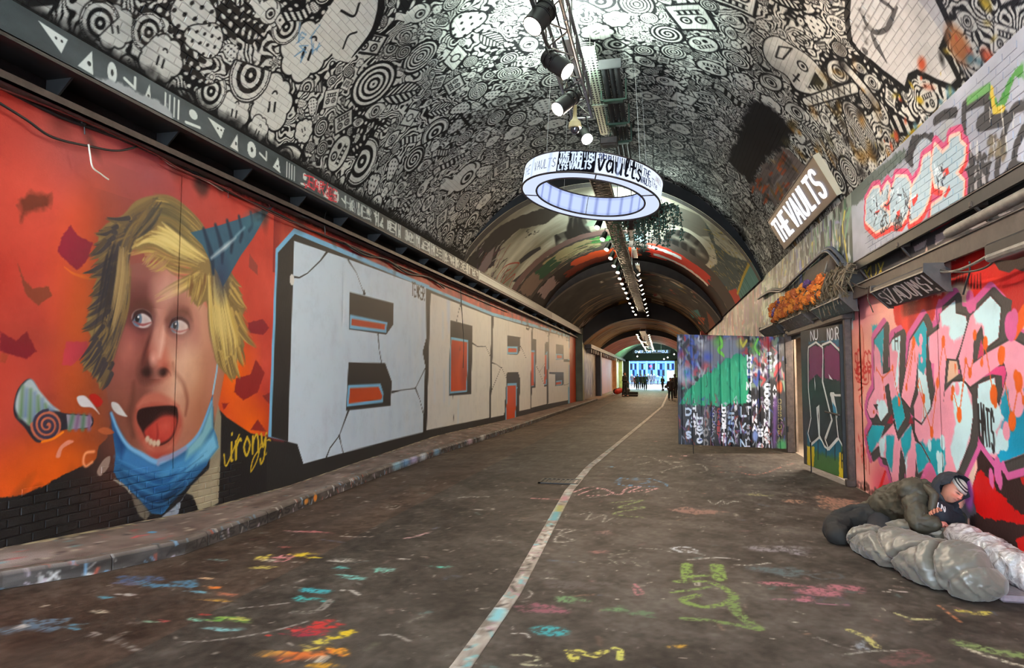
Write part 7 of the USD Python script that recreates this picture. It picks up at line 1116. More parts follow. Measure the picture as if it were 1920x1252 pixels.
# fluorescent battens that throw their light up on to the vault
M_tube = glow('fluorescent_tube', (214, 255, 240), 30.0); M_white = mat('white_enamel', (214, 216, 212), .4)
def batten(x, y, z, L, label, power):
    t = thing('batten_light', label, 'batten light', (x, y, z)); obj('housing', cat([box((-.07, -L / 2, -.05), (.07, L / 2, 0)), box((-.07, -L / 2, 0), (-.06, L / 2, .03)), box((.06, -L / 2, 0), (.07, L / 2, .03))]), M_white, t)
    obj('tube', tube([(0, -L / 2 + .03, .025), (0, L / 2 - .03, .025)], .014, 10), M_tube, t)
    l = UsdLux.RectLight.Define(stage, str(t.GetPath()) + '/light'); l.CreateWidthAttr(.14); l.CreateHeightAttr(L); l.CreateIntensityAttr(power); l.CreateColorAttr(Gf.Vec3f(.84, 1.0, .93)); l.AddTranslateOp().Set(Gf.Vec3d(0, 0, .06)); l.AddRotateXYZOp().Set(Gf.Vec3f(180, 0, 0))
for i, y in enumerate(CROWN_LAMPS): batten(-1.18, y, TZ1 + .1, 1.4, ['added unseen fill batten behind the camera, on the crown line', 'added unseen fill batten overhead, behind the start of the truss', 'white fluorescent batten on the near half of the truss top', 'white fluorescent batten on the far end of the truss top'][i], LAMP_W)  # the two battens before the truss are added to fill the near tunnel
for i, y in enumerate(TRAY_LAMPS): batten(-.80, y, KZ + .12, 1.5, 'white fluorescent batten beside the cable tray, ' + ['nearest', 'second', 'third', 'fourth', 'fifth', 'sixth'][i] + ' from the round lamp', LAMP_W * TRAY_F)
# ------------------------------------------------------------------ right wall: ledges, lamp boxes, flower trough, sign
ledge2 = S('trim_2', 'grimy steel ledge above the pink mural', 'ledge')
obj('ledge_beam', cat([box((XR, -9, 2.74), (XR - .16, 10.4, 2.80)), box((XR - .13, -9, 2.64), (XR - .16, 10.4, 2.74))]), M_rust, ledge2); obj('ledge_lip', box((XR - .155, -9, 2.80), (XR - .175, 10.4, 2.815)), M_lite, ledge2)
obj('ledge_pipe', tube([(XR - .05, -9, 2.85), (XR - .05, 10.3, 2.85)], .022, 10), M_rust, ledge2)
ledge3 = S('trim_3', 'dark steel ledge above the frieze and under the pale graffiti bricks', 'ledge')
obj('ledge_beam', cat([box((XR, -9, 3.08), (XR - .14, 9.9, 3.13)), box((XR - .11, -9, 3.02), (XR - .14, 9.9, 3.08))]), M_black, ledge3); obj('ledge_lip', box((XR - .135, -9, 3.13), (XR - .15, 9.9, 3.14)), M_rust, ledge3)
for y in (6.3, 8.1, 9.7): obj('ledge_bracket', cat([bar((XR - .01, y, 2.9), (XR - .13, y, 3.06), .03, .02), cbox((XR - .08, y, 3.05), (.14, .05, .05), .008)]), M_rust, ledge3)
import shapely.geometry as sg
def prism(prof, y0, y1):
    """A profile in (x, z) drawn out along the tunnel."""
    p = trimesh.creation.extrude_polygon(sg.Polygon(prof), y1 - y0); p.apply_transform([[1, 0, 0, 0], [0, 0, 1, y0], [0, 1, 0, 0], [0, 0, 0, 1]]); p.fix_normals(); return p
def lampbox(y0, y1, z, label, rgb, text=None, seed=1):
    t = thing('lamp_box', label, 'lamp box', (0, 0, 0), group='sloping lamp boxes along the right wall'); pr = [(XR - .17, z), (XR - .30, z), (XR - .32, z - .02), (XR - .32, z - .06), (XR - .14, z - .24), (XR - .10, z - .24), (XR - .10, z - .05)]
    obj('housing', prism(pr, y0, y1), mat('lampbox_%d_%d_%d' % rgb, rgb, .5, noise=.5, scale=12, bump=.003), t)
    for s, y in ((-1, y0), (1, y1)): obj('end_plate', prism([(XR - .16, z + .015), (XR - .33, z + .015), (XR - .335, z - .065), (XR - .145, z - .255), (XR - .09, z - .255)], y - .012, y + .012), M_rust, t)
    a, b = np.array([XR - .322, z - .062]), np.array([XR - .142, z - .242]); n_ = np.array([-.7071, -.7071])
    fc = Canvas(lambda u, v, o: np.stack([(a + (b - a) * v[:, None])[:, 0] + n_[0] * .004, u, (a + (b - a) * v[:, None])[:, 1] + n_[1] * .004], -1), (44, 42, 40)); fc.grid('panel', np.linspace(y0 + .04, y1 - .04, 150), np.linspace(.06, .94, 30)); fc.ready()
    r = np.random.default_rng(seed); k = np.arange(len(fc.U)); fc.C[:] = np.asarray(rgb) * .8 + (meshkit.fbm(np.stack([fc.U * 8, fc.V * 3, 0 * fc.U], 1), 3, seed)[:, None] - .5) * 50
    if text: write(fc, text, (y1 - .1, .85), (y0 + .1, .85), .72, .045, (216, 212, 206), up=(0, -1), jit=.07)
    else:
        for _ in range(50): c = np.array([r.uniform(y0, y1), r.uniform(.1, .9)]); fc.line([c, c + r.normal(0, .12, 2)], .03, [(96, 120, 124), (30, 30, 30), (140, 134, 120), (60, 70, 74)][r.integers(4)], soft=.02)
    fc.emit({'panel': M_sheet}, {'panel': t}, {'panel': 'sloping_panel'}); obj('lip', prism([(XR - .325, z - .055), (XR - .335, z - .055), (XR - .335, z - .07), (XR - .325, z - .07)], y0, y1), M_lite, t); return t
lampbox(6.85, 8.45, 2.63, 'black lamp box with white scrawled letters under the ledge over the pink mural', (46, 42, 40), 'SIZADUMS!', 2)
lampbox(9.85, 11.7, 2.73, 'dark teal-grey lamp box over the gateway, under the near end of the flowers', (60, 66, 68), None, 3)
lampbox(12.4, 14.7, 2.75, 'brown lamp box under the far orange flowers', (76, 64, 56), None, 4)
lampbox(15.4, 17.6, 2.78, 'blue and tan lamp box beyond the flowers, above the corrugated leaf', (70, 92, 104), None, 5)
# electrical box and pipes at the near right edge
eb = thing('light_fitting', 'dark tube light fitting at the right edge, above the red mural', 'light fitting', (XR - .16, 5.35, 2.55)); obj('housing', cbox((0, 0, 0), (.22, .9, .13), .02), M_black, eb); obj('diffuser', tube([(-.09, -.4, -.05), (-.09, .4, -.05)], .035, 10), M_lite, eb); obj('mounting_arm', cat([bar((.1, .3, .0), (.15, .3, .12), .03), bar((.1, -.3, 0), (.15, -.3, .12), .03)]), M_black, eb)
obj('pipe', tube([(XR - .2, 4.5, 2.88), (XR - .2, 6.6, 2.87)], .045, 12), M_lite, label='worn pale pipe lying on the ledge at the right edge', cat='pipe', smooth=True)
for n_, P, r, m, lb in [(1, [(1560, 505), (1585, 520), (1606, 535), (1625, 540)], .010, M_rust, 'thin hanging cable at the near end of the flower trough'), (2, [(1733, 500), (1760, 509), (1790, 508), (1830, 492), (1880, 462)], .012, M_lite, 'pale slack cable looped over the red mural below the ledge'), (3, [(1745, 503), (1800, 510), (1850, 500), (1886, 460)], .009, M_rust, 'brown slack cable looped over the red mural below the ledge'), (4, [(1818, 490), (1818, 510), (1812, 530), (1806, 552)], .008, M_cable, 'short black cable hanging straight down over the red mural'), (5, [(1630, 536), (1627, 558), (1632, 572), (1637, 585)], .007, M_rust, 'curled wire end hanging over the pink wall by the lamp box')]:
    cable([on(0, XR - .185, x, y) for x, y in P], r, m, lb)
# flower trough
ft = thing('flower_trough', 'long trough of orange dried flowers and ivy over the gateway', 'flower trough'); FY0, FY1 = 9.7, 15.4
M_ivy = mat('dry_ivy', (104, 90, 70), .8, noise=.6, scale=30, bump=.02); M_trough = mat('trough', (44, 38, 34), .8, noise=.4, scale=10)
obj('trough', prism([(XR - .012, 2.82), (XR - .22, 2.82), (XR - .25, 3.0), (XR - .012, 3.0)], FY0 + .1, FY1), M_trough, ft)
r_ = np.random.default_rng(44); strands_ = []
for i in range(520):
    y = r_.uniform(FY0, FY1); z = r_.uniform(2.95, 3.12); L = r_.uniform(.15, .42) * (1.15 if y < 11.2 else .8); x = XR - r_.uniform(.18, .3); p = np.array([x + .12, y, z])
    strands_.append(tube([p, p + (-.1, r_.normal(0, .02), .02), p + (-.14 - r_.uniform(0, .06), r_.normal(0, .04), -L * .5), p + (-.13, r_.normal(0, .05), -L)], [.012, .016, .014, .005], 4, cap=False))
obj('ivy', cat(strands_), M_ivy, ft, kind='stuff')
lv = []
for i in range(1500):
    y = r_.uniform(FY0, FY1); p = np.array([XR - r_.uniform(.2, .36), y, r_.uniform(2.68, 3.12)]); a = r_.normal(0, 1, 3); a /= np.linalg.norm(a); b = np.cross(a, r_.normal(0, 1, 3)); b /= np.linalg.norm(b); s_ = r_.uniform(.02, .045)
    lv.append(trimesh.Trimesh([p - a * s_, p + b * s_ * .5, p + a * s_, p - b * s_ * .5 + np.cross(a, b) * .008], [[0, 1, 2], [0, 2, 3]], process=False))
obj('dry_leaves', cat(lv), mat('dry_leaf', (92, 80, 56), .8, noise=.6, scale=20), ft, kind='stuff')
FM = [mat('orange_flower_%d' % i, c, .75, noise=.3, scale=40) for i, c in enumerate([(206, 112, 30), (190, 92, 24), (172, 84, 34), (214, 128, 40)])]; PM = [mat('purple_flower', (86, 54, 100), .75), mat('lilac_flower', (150, 132, 160), .75)]
def flower_head(c, r, seed):
    m = trimesh.creation.icosphere(2, 1.0); q_ = m.vertices * 3.1 + seed * 7.3; m.vertices = m.vertices * (.62 + .6 * meshkit.noise(q_ * 1.7, seed)[:, None]) * r + c; return m
for i in range(190):
    y = 10.7 + 4.8 * r_.uniform(0, 1) ** .75; z = r_.uniform(2.80, 3.12); c = (XR - r_.uniform(.27, .36), y, z)
    obj('flower_head', flower_head(c, r_.uniform(.05, .09), i), PM[i % 2] if r_.random() < .07 else FM[r_.integers(4)], ft, smooth=False)
# bundle of cables propped up over a brown board, and the board
obj('board', cat([prism([(XR - .03, 3.02), (XR - .24, 3.02), (XR - .10, 3.52), (XR - .03, 3.52)], 11.2, 13.1)]), mat('brown_board', (84, 68, 54), .75, noise=.4, scale=4, bump=.004), label='brown board leaning above the flower trough', cat='board')
for k_, (off, lb) in enumerate([((0, 0), 'thick cable draped over the bracket above the flowers, upper one'), ((.05, -.05), 'thick cable draped over the bracket above the flowers, lower one')]):
    cable([(XR - .06 - off[0], y, z + off[1]) for y, z in [(19.2, 3.75), (17.2, 3.70), (15.6, 3.52), (14.0, 3.58), (12.6, 3.64), (11.6, 3.66), (11.1, 3.52), (10.4, 3.15), (10.0, 3.0)]], .034 - .006 * k_, mat('cable_bundle', (58, 62, 72), .5), lb)
pb = thing('cable_bracket', 'thin steel bracket holding the cables above the flowers', 'bracket'); obj('strut', tube([(XR - .02, 11.55, 3.62), (XR - .28, 11.0, 3.08)], .014, 8), M_lite, pb); obj('strut', tube([(XR - .02, 11.6, 3.62), (XR - .12, 12.9, 3.1)], .012, 8), M_rust, pb); obj('arm', tube([(XR - .012, 11.6, 3.63), (XR - .16, 11.6, 3.62)], .016, 8), M_lite, pb)
# lit sign on the vault
sg_ = thing('lit_sign', 'long brown light box with tall white letters, high on the right', 'sign'); s0, s1 = np.array([2.62, 10.75, 4.32]), np.array([2.62, 15.2, 4.32]); up_ = np.array([-.32, 0, .62]); SH = np.linalg.norm(up_); up_ /= SH; yd = np.array([0, 1.0, 0]); nn = np.cross(up_, yd); nn = nn if nn[0] < 0 else -nn; SL_ = 4.45
def sgn(u, v, o): return s0 + yd * u + up_ * v + nn * o
def slab3(u0, u1, v0, v1, o0, o1): return trimesh.Trimesh([sgn(u, v, o) for u in (u0, u1) for v in (v0, v1) for o in (o0, o1)]).convex_hull
obj('cabinet', slab3(0, SL_, 0, SH, -.13, 0), mat('sign_brown', (92, 68, 50), .5, noise=.15, scale=6), sg_); obj('end_panel', slab3(-.012, 0, -.01, SH + .01, -.135, .005), mat('sign_cream', (178, 166, 140), .5), sg_, label='cream end panel'); obj('edge_trim', cat([slab3(0, SL_, -.015, 0, -.13, .012), slab3(0, SL_, SH, SH + .015, -.13, .012)]), M_rust, sg_)
tm = meshkit.text_mesh('THE VAULTS', 1.0, .02, bold=False); b0, b1 = tm.bounds; v = tm.vertices - b0; v[:, 0] *= (SL_ - .5) / (b1 - b0)[0]; v[:, 1] *= (SH * .74) / (b1 - b0)[1]
lm = trimesh.Trimesh(np.array([sgn(SL_ - .22 - a, .1 * SH + .03 + b, .001 + c) for a, b, c in v]), tm.faces, process=False); lm.fix_normals(); lg_ = glow('sign_letters', (236, 242, 255), 1.5)
for l_ in sorted(lm.split(only_watertight=False), key=lambda t_: -t_.centroid[1]): obj('letter', l_, lg_, sg_)
for u in (.6, 2.2, 3.8): obj('stay', bar(sgn(u, SH, -.1), sgn(u, SH, -.1) + (.12, 0, .22), .03), M_black, sg_)
# plants beyond the round lamp
M_leafd = usdkit.material(stage, LK + 'dark_leaf', {'p': ('principled_bsdf', {'base_color': lin((66, 96, 84)), 'roughness': .45}), 't': ('translucent_bsdf', {'color': lin((60, 96, 60))}), 'm': ('mix_closure', {'fac': .2})}, [('p.BSDF', 'm.closure1'), ('t.BSDF', 'm.closure2')], surface='m.closure')
def hanging_plant(cx, cy, w, n, label, seed, pot=True):
    r = np.random.default_rng(seed); c0 = at_depth(cx, cy, w); t = thing('hanging_plant', label, 'hanging plant', c0); L = []; st = []
    for i in range(n):
        a = r.uniform(0, 6.28); R_ = r.uniform(.05, .42); p0 = np.array([math.cos(a) * R_ * .5, math.sin(a) * R_ * .5, .05]); drop = r.uniform(.15, .75) * (1.2 - R_); P = spline([p0, p0 + (math.cos(a) * R_ * .6, math.sin(a) * R_ * .6, .04), p0 + (math.cos(a) * R_ * .8, math.sin(a) * R_ * .8, -drop * .5), p0 + (math.cos(a) * R_ * .8, math.sin(a) * R_ * .8, -drop)], 4)
        st.append(tube(P, .005, 3, cap=False))
        for q_ in P:
            for _ in range(3):
                d = r.normal(0, 1, 3); d[2] = -abs(d[2]); d /= np.linalg.norm(d); b = np.cross(d, r.normal(0, 1, 3)); b /= np.linalg.norm(b); s = r.uniform(.035, .07); nrm = np.cross(d, b) * s * .18
                L.append(trimesh.Trimesh([q_, q_ + d * s * .5 + b * s * .34 + nrm, q_ + d * s, q_ + d * s * .5 - b * s * .34 + nrm, q_ + d * s * .5 - nrm], [[0, 1, 4], [1, 2, 4], [2, 3, 4], [3, 0, 4]], process=False))
    obj('foliage', cat(L), M_leafd, t, kind='stuff'); obj('stems', cat(st), M_ivy, t, kind='stuff')
    obj('basket', lathe([(0, -.16), (.07, -.15), (.15, -.06), (.2, .06), (.21, .07), (.19, .07), (.14, -.04), (0, -.1)], 20), mat('brown_basket', (62, 42, 34), .8, noise=.4, scale=30, bump=.01), t)
    obj('chain', cat([tube([(math.cos(a) * .2, math.sin(a) * .2, .07), (0, 0, .6), (0, 0, 1.5)], .005, 4) for a in (0, 2.1, 4.2)]), M_black, t)
hanging_plant(1184, 418, 15.4, 26, 'small hanging basket with leaves just below the round lamp', 3)
hanging_plant(1226, 398, 13.0, 60, 'bushy hanging basket trailing leaves to the right of the round lamp', 4)
# ------------------------------------------------------------------ far end of the tunnel
def wall_y(px, x): return abs(x) / math.tan(abs(math.atan((px - 960) / F) - YAW))
FX = -4.75; ysg = [wall_y(p, FX) for p in (1080, 1095, 1116, 1124, 1150, 1160, 1173)]
fwl = Canvas(lambda u, v, o: np.stack([FX + o, u, v], -1), (150, 120, 100)); fwl.grid('panel', np.linspace(40.6, 92, 420), np.linspace(0, 4.0, 60)); fwl.ready()
fwl.C[:] = (150, 112, 96); r_ = np.random.default_rng(8)
for a, b, col in ((ysg[0], ysg[1], (128, 120, 60)), (ysg[1], ysg[2], (120, 110, 108)), (ysg[2], ysg[3], (44, 34, 30)), (ysg[3], ysg[4], (172, 124, 112)), (ysg[4], ysg[5], (206, 160, 110)), (ysg[5], 95, (196, 140, 84))): fwl.poly([(a, 0), (b, 0), (b, 4.2), (a, 4.2)], col)
for i in range(260):
    u_ = r_.uniform(42.5, ysg[2]); fwl.line([(u_, r_.uniform(.2, 3.4)), (u_ + r_.normal(0, .3), r_.uniform(.2, 3.4))], .15, [(176, 168, 70), (150, 70, 44), (100, 130, 60), (200, 190, 150)][i % 4] if u_ < ysg[1] else [(100, 84, 120), (170, 160, 150), (80, 76, 78), (190, 180, 176)][i % 4], soft=.1, alpha=.6)
for i in range(60): u_ = r_.uniform(ysg[3], 90); fwl.line([(u_, 0), (u_ + r_.normal(0, .2), r_.uniform(1, 3.6))], .3, [(190, 120, 100), (150, 100, 96), (216, 170, 120), (170, 110, 70)][i % 4], soft=.2, alpha=.5)
fwl.emit({'panel': M_plaster}, {'panel': FAR}, {'panel': 'panel'})
for y in (ysg[2] + 1, ysg[4] - .5, ysg[5] + 2, 78): slab('pier', (FX, y - .5, 0), (FX + .35, y + .5, 3.6), (52, 40, 34) if y < 62 else (200, 160, 116), FAR)
slab('return_wall', (-5.3, 40.5, 0), (-4.68, 40.7, 4.5), (92, 90, 56), FAR); slab('return_wall', (2.48, 42.3, 0), (3.0, 42.6, 4.6), (120, 70, 50), FAR)
slab('cornice', (FX, 42.5, 3.35), (FX + .4, 92, 3.6), (74, 56, 44), FAR)
y = 43.5
while y < 72: slab('corbel', (FX, y, 3.1), (FX + .3, y + .5, 3.35), (108, 84, 64), FAR); y += 1.5
slab('far_footway', (FX, 42.5, 0), (-4.1, 92, .1), (120, 96, 80), FAR); slab('right_panel', (2.5, 42.5, 0), (2.8, 92, 4.6), (120, 100, 84), FAR); slab('pier', (2.35, 41.8, 0), (2.75, 42.6, 4.3), (170, 60, 36), FAR)
slab('header', (-5.0, 84, 3.42), (3.2, 84.6, 6.5), (14, 14, 20), FAR); slab('header_side', (-5.0, 84.0, 0), (-3.95, 84.6, 3.6), (40, 32, 30), FAR); slab('header_side', (1.55, 84.0, 0), (3.2, 84.6, 3.6), (150, 128, 100), FAR)
sb = thing('bridge_sign', 'dark panel with a row of small pale blue letters above the tunnel mouth', 'sign', (-1.2, 83.9, 4.55)); obj('panel', cbox((0, 0, 0), (4.6, .12, .5), .02), mat('sign_navy', (14, 16, 30), .4), sb)
tm = meshkit.text_mesh('OVER . ON AS ANGLE', .3, .02, bold=True); tm.apply_translation(-tm.bounds.mean(0)); tm.vertices[:, 0] *= 4.0 / np.ptp(tm.vertices[:, 0]); tm.apply_transform(trimesh.transformations.rotation_matrix(math.pi / 2, [1, 0, 0])); tm.apply_translation((0, -.08, 0)); bl_ = glow('blue_letters', (140, 176, 255), 1.2)
for l_ in sorted(tm.split(only_watertight=False), key=lambda t_: t_.centroid[0]): obj('letter', l_, bl_, sb)
far_vault(Arc((-4.75, 3.6), (-.95, 5.6), (2.6, 3.6)), 66.3, 86.0, (140, 166, 130))
gl = UsdLux.RectLight.Define(stage, '/World/mouth_light'); gl.CreateWidthAttr(1.0); gl.CreateHeightAttr(3.0); gl.CreateIntensityAttr(120); gl.CreateColorAttr(Gf.Vec3f(.6, 1.0, .85)); gl.AddTranslateOp().Set(Gf.Vec3d(-.5, 74, 4.2)); gl.AddRotateXYZOp().Set(Gf.Vec3f(180, 0, 0))
mh = thing('mouth_uplight', 'shallow uplight box washing the last vault green', 'uplight', (-.5, 74, 4.13)); obj('housing', cat([box((-.52, -1.55, -.04), (.52, 1.55, 0)), box((-.52, -1.55, 0), (-.5, 1.55, .09)), box((.5, -1.55, 0), (.52, 1.55, .09))]), M_black, mh); obj('rod', cat([tube([(x, y, 0), (x, y, 1.4)], .012, 5) for x in (-.5, .5) for y in (-1.4, 1.4)]), M_black, mh)
bt = thing('strip_light', 'long white strip light slanting towards the tunnel mouth on the right', 'strip light', (1.95, 66, 4.05)); obj('housing', cbox((0, 0, .04), (.14, 17, .08), .01), M_white, bt); obj('tube', tube([(0, -8.4, -.02), (0, 8.4, -.02)], .05, 8), glow('strip_glow', (255, 246, 220), 2.5), bt)
for i, (x, y) in enumerate([(1082 + 113, 668), (1198, 660), (1252, 670), (1264, 664), (1245, 673)]):
    c = at_depth(x, y, 78); o_ = thing('bulb', ['lower bulb of the pair left of the tunnel mouth', 'upper bulb of the pair left of the tunnel mouth', 'bulb below the strip light, middle one', 'bulb below the strip light, nearest the corrugated leaf', 'bulb below the strip light, leftmost'][i], 'bulb', c); obj('globe', trimesh.creation.icosphere(2, .09), glow('bulb_glow', (255, 240, 210), 6), o_); obj('cord', tube([(0, 0, .08), (0, 0, .9)], .012, 5), M_black, o_)
# square beyond, and the building lit in blue
plaza = S('ground', 'pale paving of the square beyond the tunnel', 'ground'); obj('paving', box((-30, 78, -.03), (30, 150, 0)), mat('plaza', (36, 38, 35), .7, noise=.2, scale=1), plaza)
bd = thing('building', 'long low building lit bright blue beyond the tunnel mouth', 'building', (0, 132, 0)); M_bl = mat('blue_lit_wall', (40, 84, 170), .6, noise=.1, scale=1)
obj('wall', cat([box((-9, 0, 0), (6, .6, 1.5)), box((-9, 0, 4.0), (6, .6, 4.6)), box((-9, .5, 1.5), (6, .6, 4.0))]), M_bl, bd); obj('cornice', box((-9, -.25, 4.45), (6, .1, 4.65)), M_bl, bd)
gw = [glow('blue_pane_%d' % i, c, s) for i, (c, s) in enumerate([((70, 130, 236), 1.0), ((40, 60, 110), .6), ((96, 156, 250), 1.3), ((60, 70, 90), .5)])]
xs_ = [-8.6, -7.4, -6.2, -4.5, -2.8, -1.0, .8, 2.6]
for i, x in enumerate(xs_):
    obj('pilaster', box((x - .22, -.15, 0), (x + .22, .5, 4.45)), M_bl, bd)
    for a in range(3):
        for b in range(2):
            w_ = (xs_[i + 1] - x - .5) / 3 if i < 7 else .5; p0 = x + .25 + a * w_; obj('pane', box((p0 + .03, .2, 1.6 + b * 1.2), (p0 + w_ - .03, .24, 2.7 + b * 1.2)), gw[(i * 5 + a * 3 + b) % 4], bd)
blu = UsdLux.RectLight.Define(stage, '/World/blue_flood'); blu.CreateWidthAttr(14); blu.CreateHeightAttr(.5); blu.CreateIntensityAttr(BLUE); blu.CreateColorAttr(Gf.Vec3f(.12, .38, 1.0)); blu.AddTranslateOp().Set(Gf.Vec3d(-2, 126, .3)); blu.AddRotateXYZOp().Set(Gf.Vec3f(115, 0, 0))
bh = thing('flood_bar', 'low flood light bar on the ground before the blue building', 'flood light', (-2, 126, 0)); obj('housing', box((-7, -.1, 0), (7, .2, .2)), M_black, bh)
rl_ = thing('red_lamp', 'small round red light in front of the blue building', 'lamp', at_depth(1220, 686.5, 124)); obj('globe', trimesh.creation.icosphere(2, .22), glow('red_glow', (255, 60, 90), 2.5), rl_); obj('post', tube([(0, 0, -.2), (0, 0, -at_depth(1220, 686.5, 124)[2])], .05, 6), M_black, rl_)
hd = thing('hoarding', 'pale grey hoarding in the square behind the people on the right', 'hoarding', (2.6, 104, 0)); obj('panel', cbox((0, 0, 1.2), (3.6, .1, 2.4), .01), mat('hoarding', (104, 108, 108), .6), hd); obj('post', cat([box((-1.7, .05, 0), (-1.6, .15, 2.4)), box((1.6, .05, 0), (1.7, .15, 2.4))]), M_rust, hd)
for y, nm in ((49.0, 'nearest'), (57.0, 'middle'), (66.0, 'farthest')):  # lamps added to brighten the far walls with warm light
    fl_t = thing('added_fill_lamp', 'added warm fill lamp under the far cable tray, ' + nm + ' of the three', 'flood lamp', (-1.18, y, 4.02)); obj('housing', lathe([(0, .12), (.1, .1), (.16, 0), (.15, 0), (.09, .08), (0, .1)], 20), M_can, fl_t); obj('bracket', bar((0, 0, .1), (0, 0, .42), .03), M_can, fl_t); obj('lens', lathe([(0, .0), (.14, .0), (.1, -.02), (0, -.03)], 20), glow('fill_lens', (255, 206, 140), 260.0), fl_t)
# people in the distance
M_skin = mat('skin', (176, 122, 98), .55); CLO = {k: mat('cloth_' + k, c, .8, noise=.2, scale=20) for k, c in dict(black=(26, 25, 27), navy=(28, 32, 46), brown=(52, 40, 34), grey=(62, 62, 64), red=(120, 40, 40), blue=(36, 60, 110), olive=(54, 52, 42)).items()}
def chain(balls, refine=.05, it=6):
    """One continuous skin over a skeleton: bones (a, radius, b, radius) hulled one by one and joined."""
    def ball(c, r): return manifold3d.Manifold.sphere(r, 14).translate([float(q_) for q_ in c])
    m = manifold3d.Manifold()
    for a, ra, b, rb_ in balls: m += manifold3d.Manifold.batch_hull([ball(a, ra), ball(b, rb_)])
    m = m.refine_to_length(refine); me = m.to_mesh(); t = trimesh.Trimesh(me.vert_properties[:, :3], me.tri_verts, process=True)
    if it: trimesh.smoothing.filter_taubin(t, iterations=it)
    return t
def walker(foot, head_px, label, top, legs, rz=0.0, step=.12, arms='down', hair=(30, 26, 24), coat=1.0):
    p = on(2, 0, *foot); w = (p - EYE) @ FWD; h = np.clip((foot[1] - head_px) * w / F, 1.45, 1.92); k = h / 1.75
    t = thing('person', label, 'person', p, rz); A = np.array
    hip = [A([s * .09, 0, .92]) for s in (-1, 1)]; knee = [A([-.1, step * .55, .5]), A([.1, -step * .5, .5])]; ank = [A([-.1, step, .09]), A([.1, -step, .09])]; sh = [A([-.19, 0, 1.42]), A([.19, 0, 1.42])]
    el = [A([-.25, .03, 1.14]), A([.25, .02, 1.14])]; wr_ = [A([-.24, -.06, .9]), A([.24, -.05, .9])] if arms == 'down' else [A([-.06, -.24, 1.12]), A([.1, -.26, 1.05])]
    B = [(A([0, 0, .95]), .13, A([0, 0, 1.18]), .125), (A([0, 0, 1.18]), .125, A([0, 0, 1.36]), .15), (sh[0], .07, sh[1], .07), (A([0, 0, 1.4]), .07, A([0, -.01, 1.54]), .055), (A([0, -.015, 1.6]), .085, A([0, .01, 1.66]), .095), (A([0, -.05, 1.56]), .05, A([0, -.015, 1.6]), .085)]
    for s in (0, 1): B += [(hip[s], .095, knee[s], .065), (knee[s], .062, ank[s], .042), (ank[s], .045, ank[s] + (0, -.15, -.05), .035), (sh[s], .06, el[s], .045), (el[s], .043, wr_[s], .032), (wr_[s], .034, wr_[s] + (0, -.03, -.09), .03)]
    sc = lambda m: (m.apply_scale(k), m)[1]
    obj('body', sc(chain(B, .06)), M_skin, t, smooth=True)
    J = [(A([0, 0, .86 - .2 * (coat > 1)]), .17, A([0, 0, 1.18]), .155), (A([0, 0, 1.18]), .155, A([0, 0, 1.38]), .165), (sh[0], .088, sh[1], .088), (A([0, 0, 1.44]), .08, A([0, 0, 1.48]), .07)] + [b for s in (0, 1) for b in ((sh[s], .08, el[s], .062), (el[s], .06, wr_[s], .047))]
    obj('coat', sc(chain(J, .06)), CLO[top], t, smooth=True); T = [b for s in (0, 1) for b in ((hip[s], .115, knee[s], .082), (knee[s], .08, ank[s] + (0, 0, .05), .06))]; obj('trousers', sc(chain(T, .06)), CLO[legs], t, smooth=True)
    obj('shoe', sc(chain([(ank[0] + (0, .02, -.04), .05, ank[0] + (0, -.17, -.055), .038)], .05, 2)), CLO['black'], t, smooth=True); obj('shoe', sc(chain([(ank[1] + (0, .02, -.04), .05, ank[1] + (0, -.17, -.055), .038)], .05, 2)), CLO['black'], t, smooth=True)
    obj('hair', sc(chain([(A([0, .015, 1.68]), .098, A([0, .045, 1.62]), .088)], .05, 2)), mat('hair_%d_%d_%d' % hair, hair, .7), t, smooth=True); return t
zz4 = lambda x, y: (1150 + x / 10.43, 640 + y / 10.43)
for (fx, fy), hy, lb, a, b, kw in [((225, 1080), 600, 'person in black standing at the left by the yellow wall, facing the road', 'black', 'black', dict(rz=1.2, arms='up')), ((368, 895), 640, 'person in dark clothes just right of the one standing by the yellow wall', 'black', 'grey', dict(rz=.4)), ((432, 912), 670, 'person with a reddish coat walking in the group', 'red', 'black', dict(rz=.2)), ((475, 935), 640, 'tall person in navy walking at the left of the middle group', 'navy', 'black', dict(step=.16)), ((545, 920), 645, 'person in brown walking in the middle of the group', 'brown', 'black', dict(rz=.3)), ((590, 915), 670, 'shorter person in grey in the middle of the group', 'grey', 'black', dict()), ((628, 950), 640, 'person in black walking at the right front of the group', 'black', 'navy', dict(step=.18)), ((690, 868), 620, 'person in black farther back behind the group', 'black', 'grey', dict(rz=-.3)), ((742, 866), 640, 'person in navy at the right back of the group', 'navy', 'black', dict()), ((797, 850), 620, 'person walking alone in navy in front of the blue building', 'navy', 'navy', dict(step=.2)), ((872, 858), 660, 'small distant figure in blue before the blue building', 'blue', 'navy', dict()), ((965, 965), 680, 'person in black bending over a pushchair', 'black', 'black', dict(rz=-.8, arms='up')), ((1120, 1150), 720, 'person in a dark brown coat standing near the corrugated leaf', 'brown', 'black', dict(rz=.2)), ((1210, 1105), 640, 'tall person in black beside the brown coat, near the corrugated leaf', 'black', 'black', dict(rz=2.8))]:
    walker(zz4(fx, fy), 640 + hy / 10.43, lb, a, b, **kw)
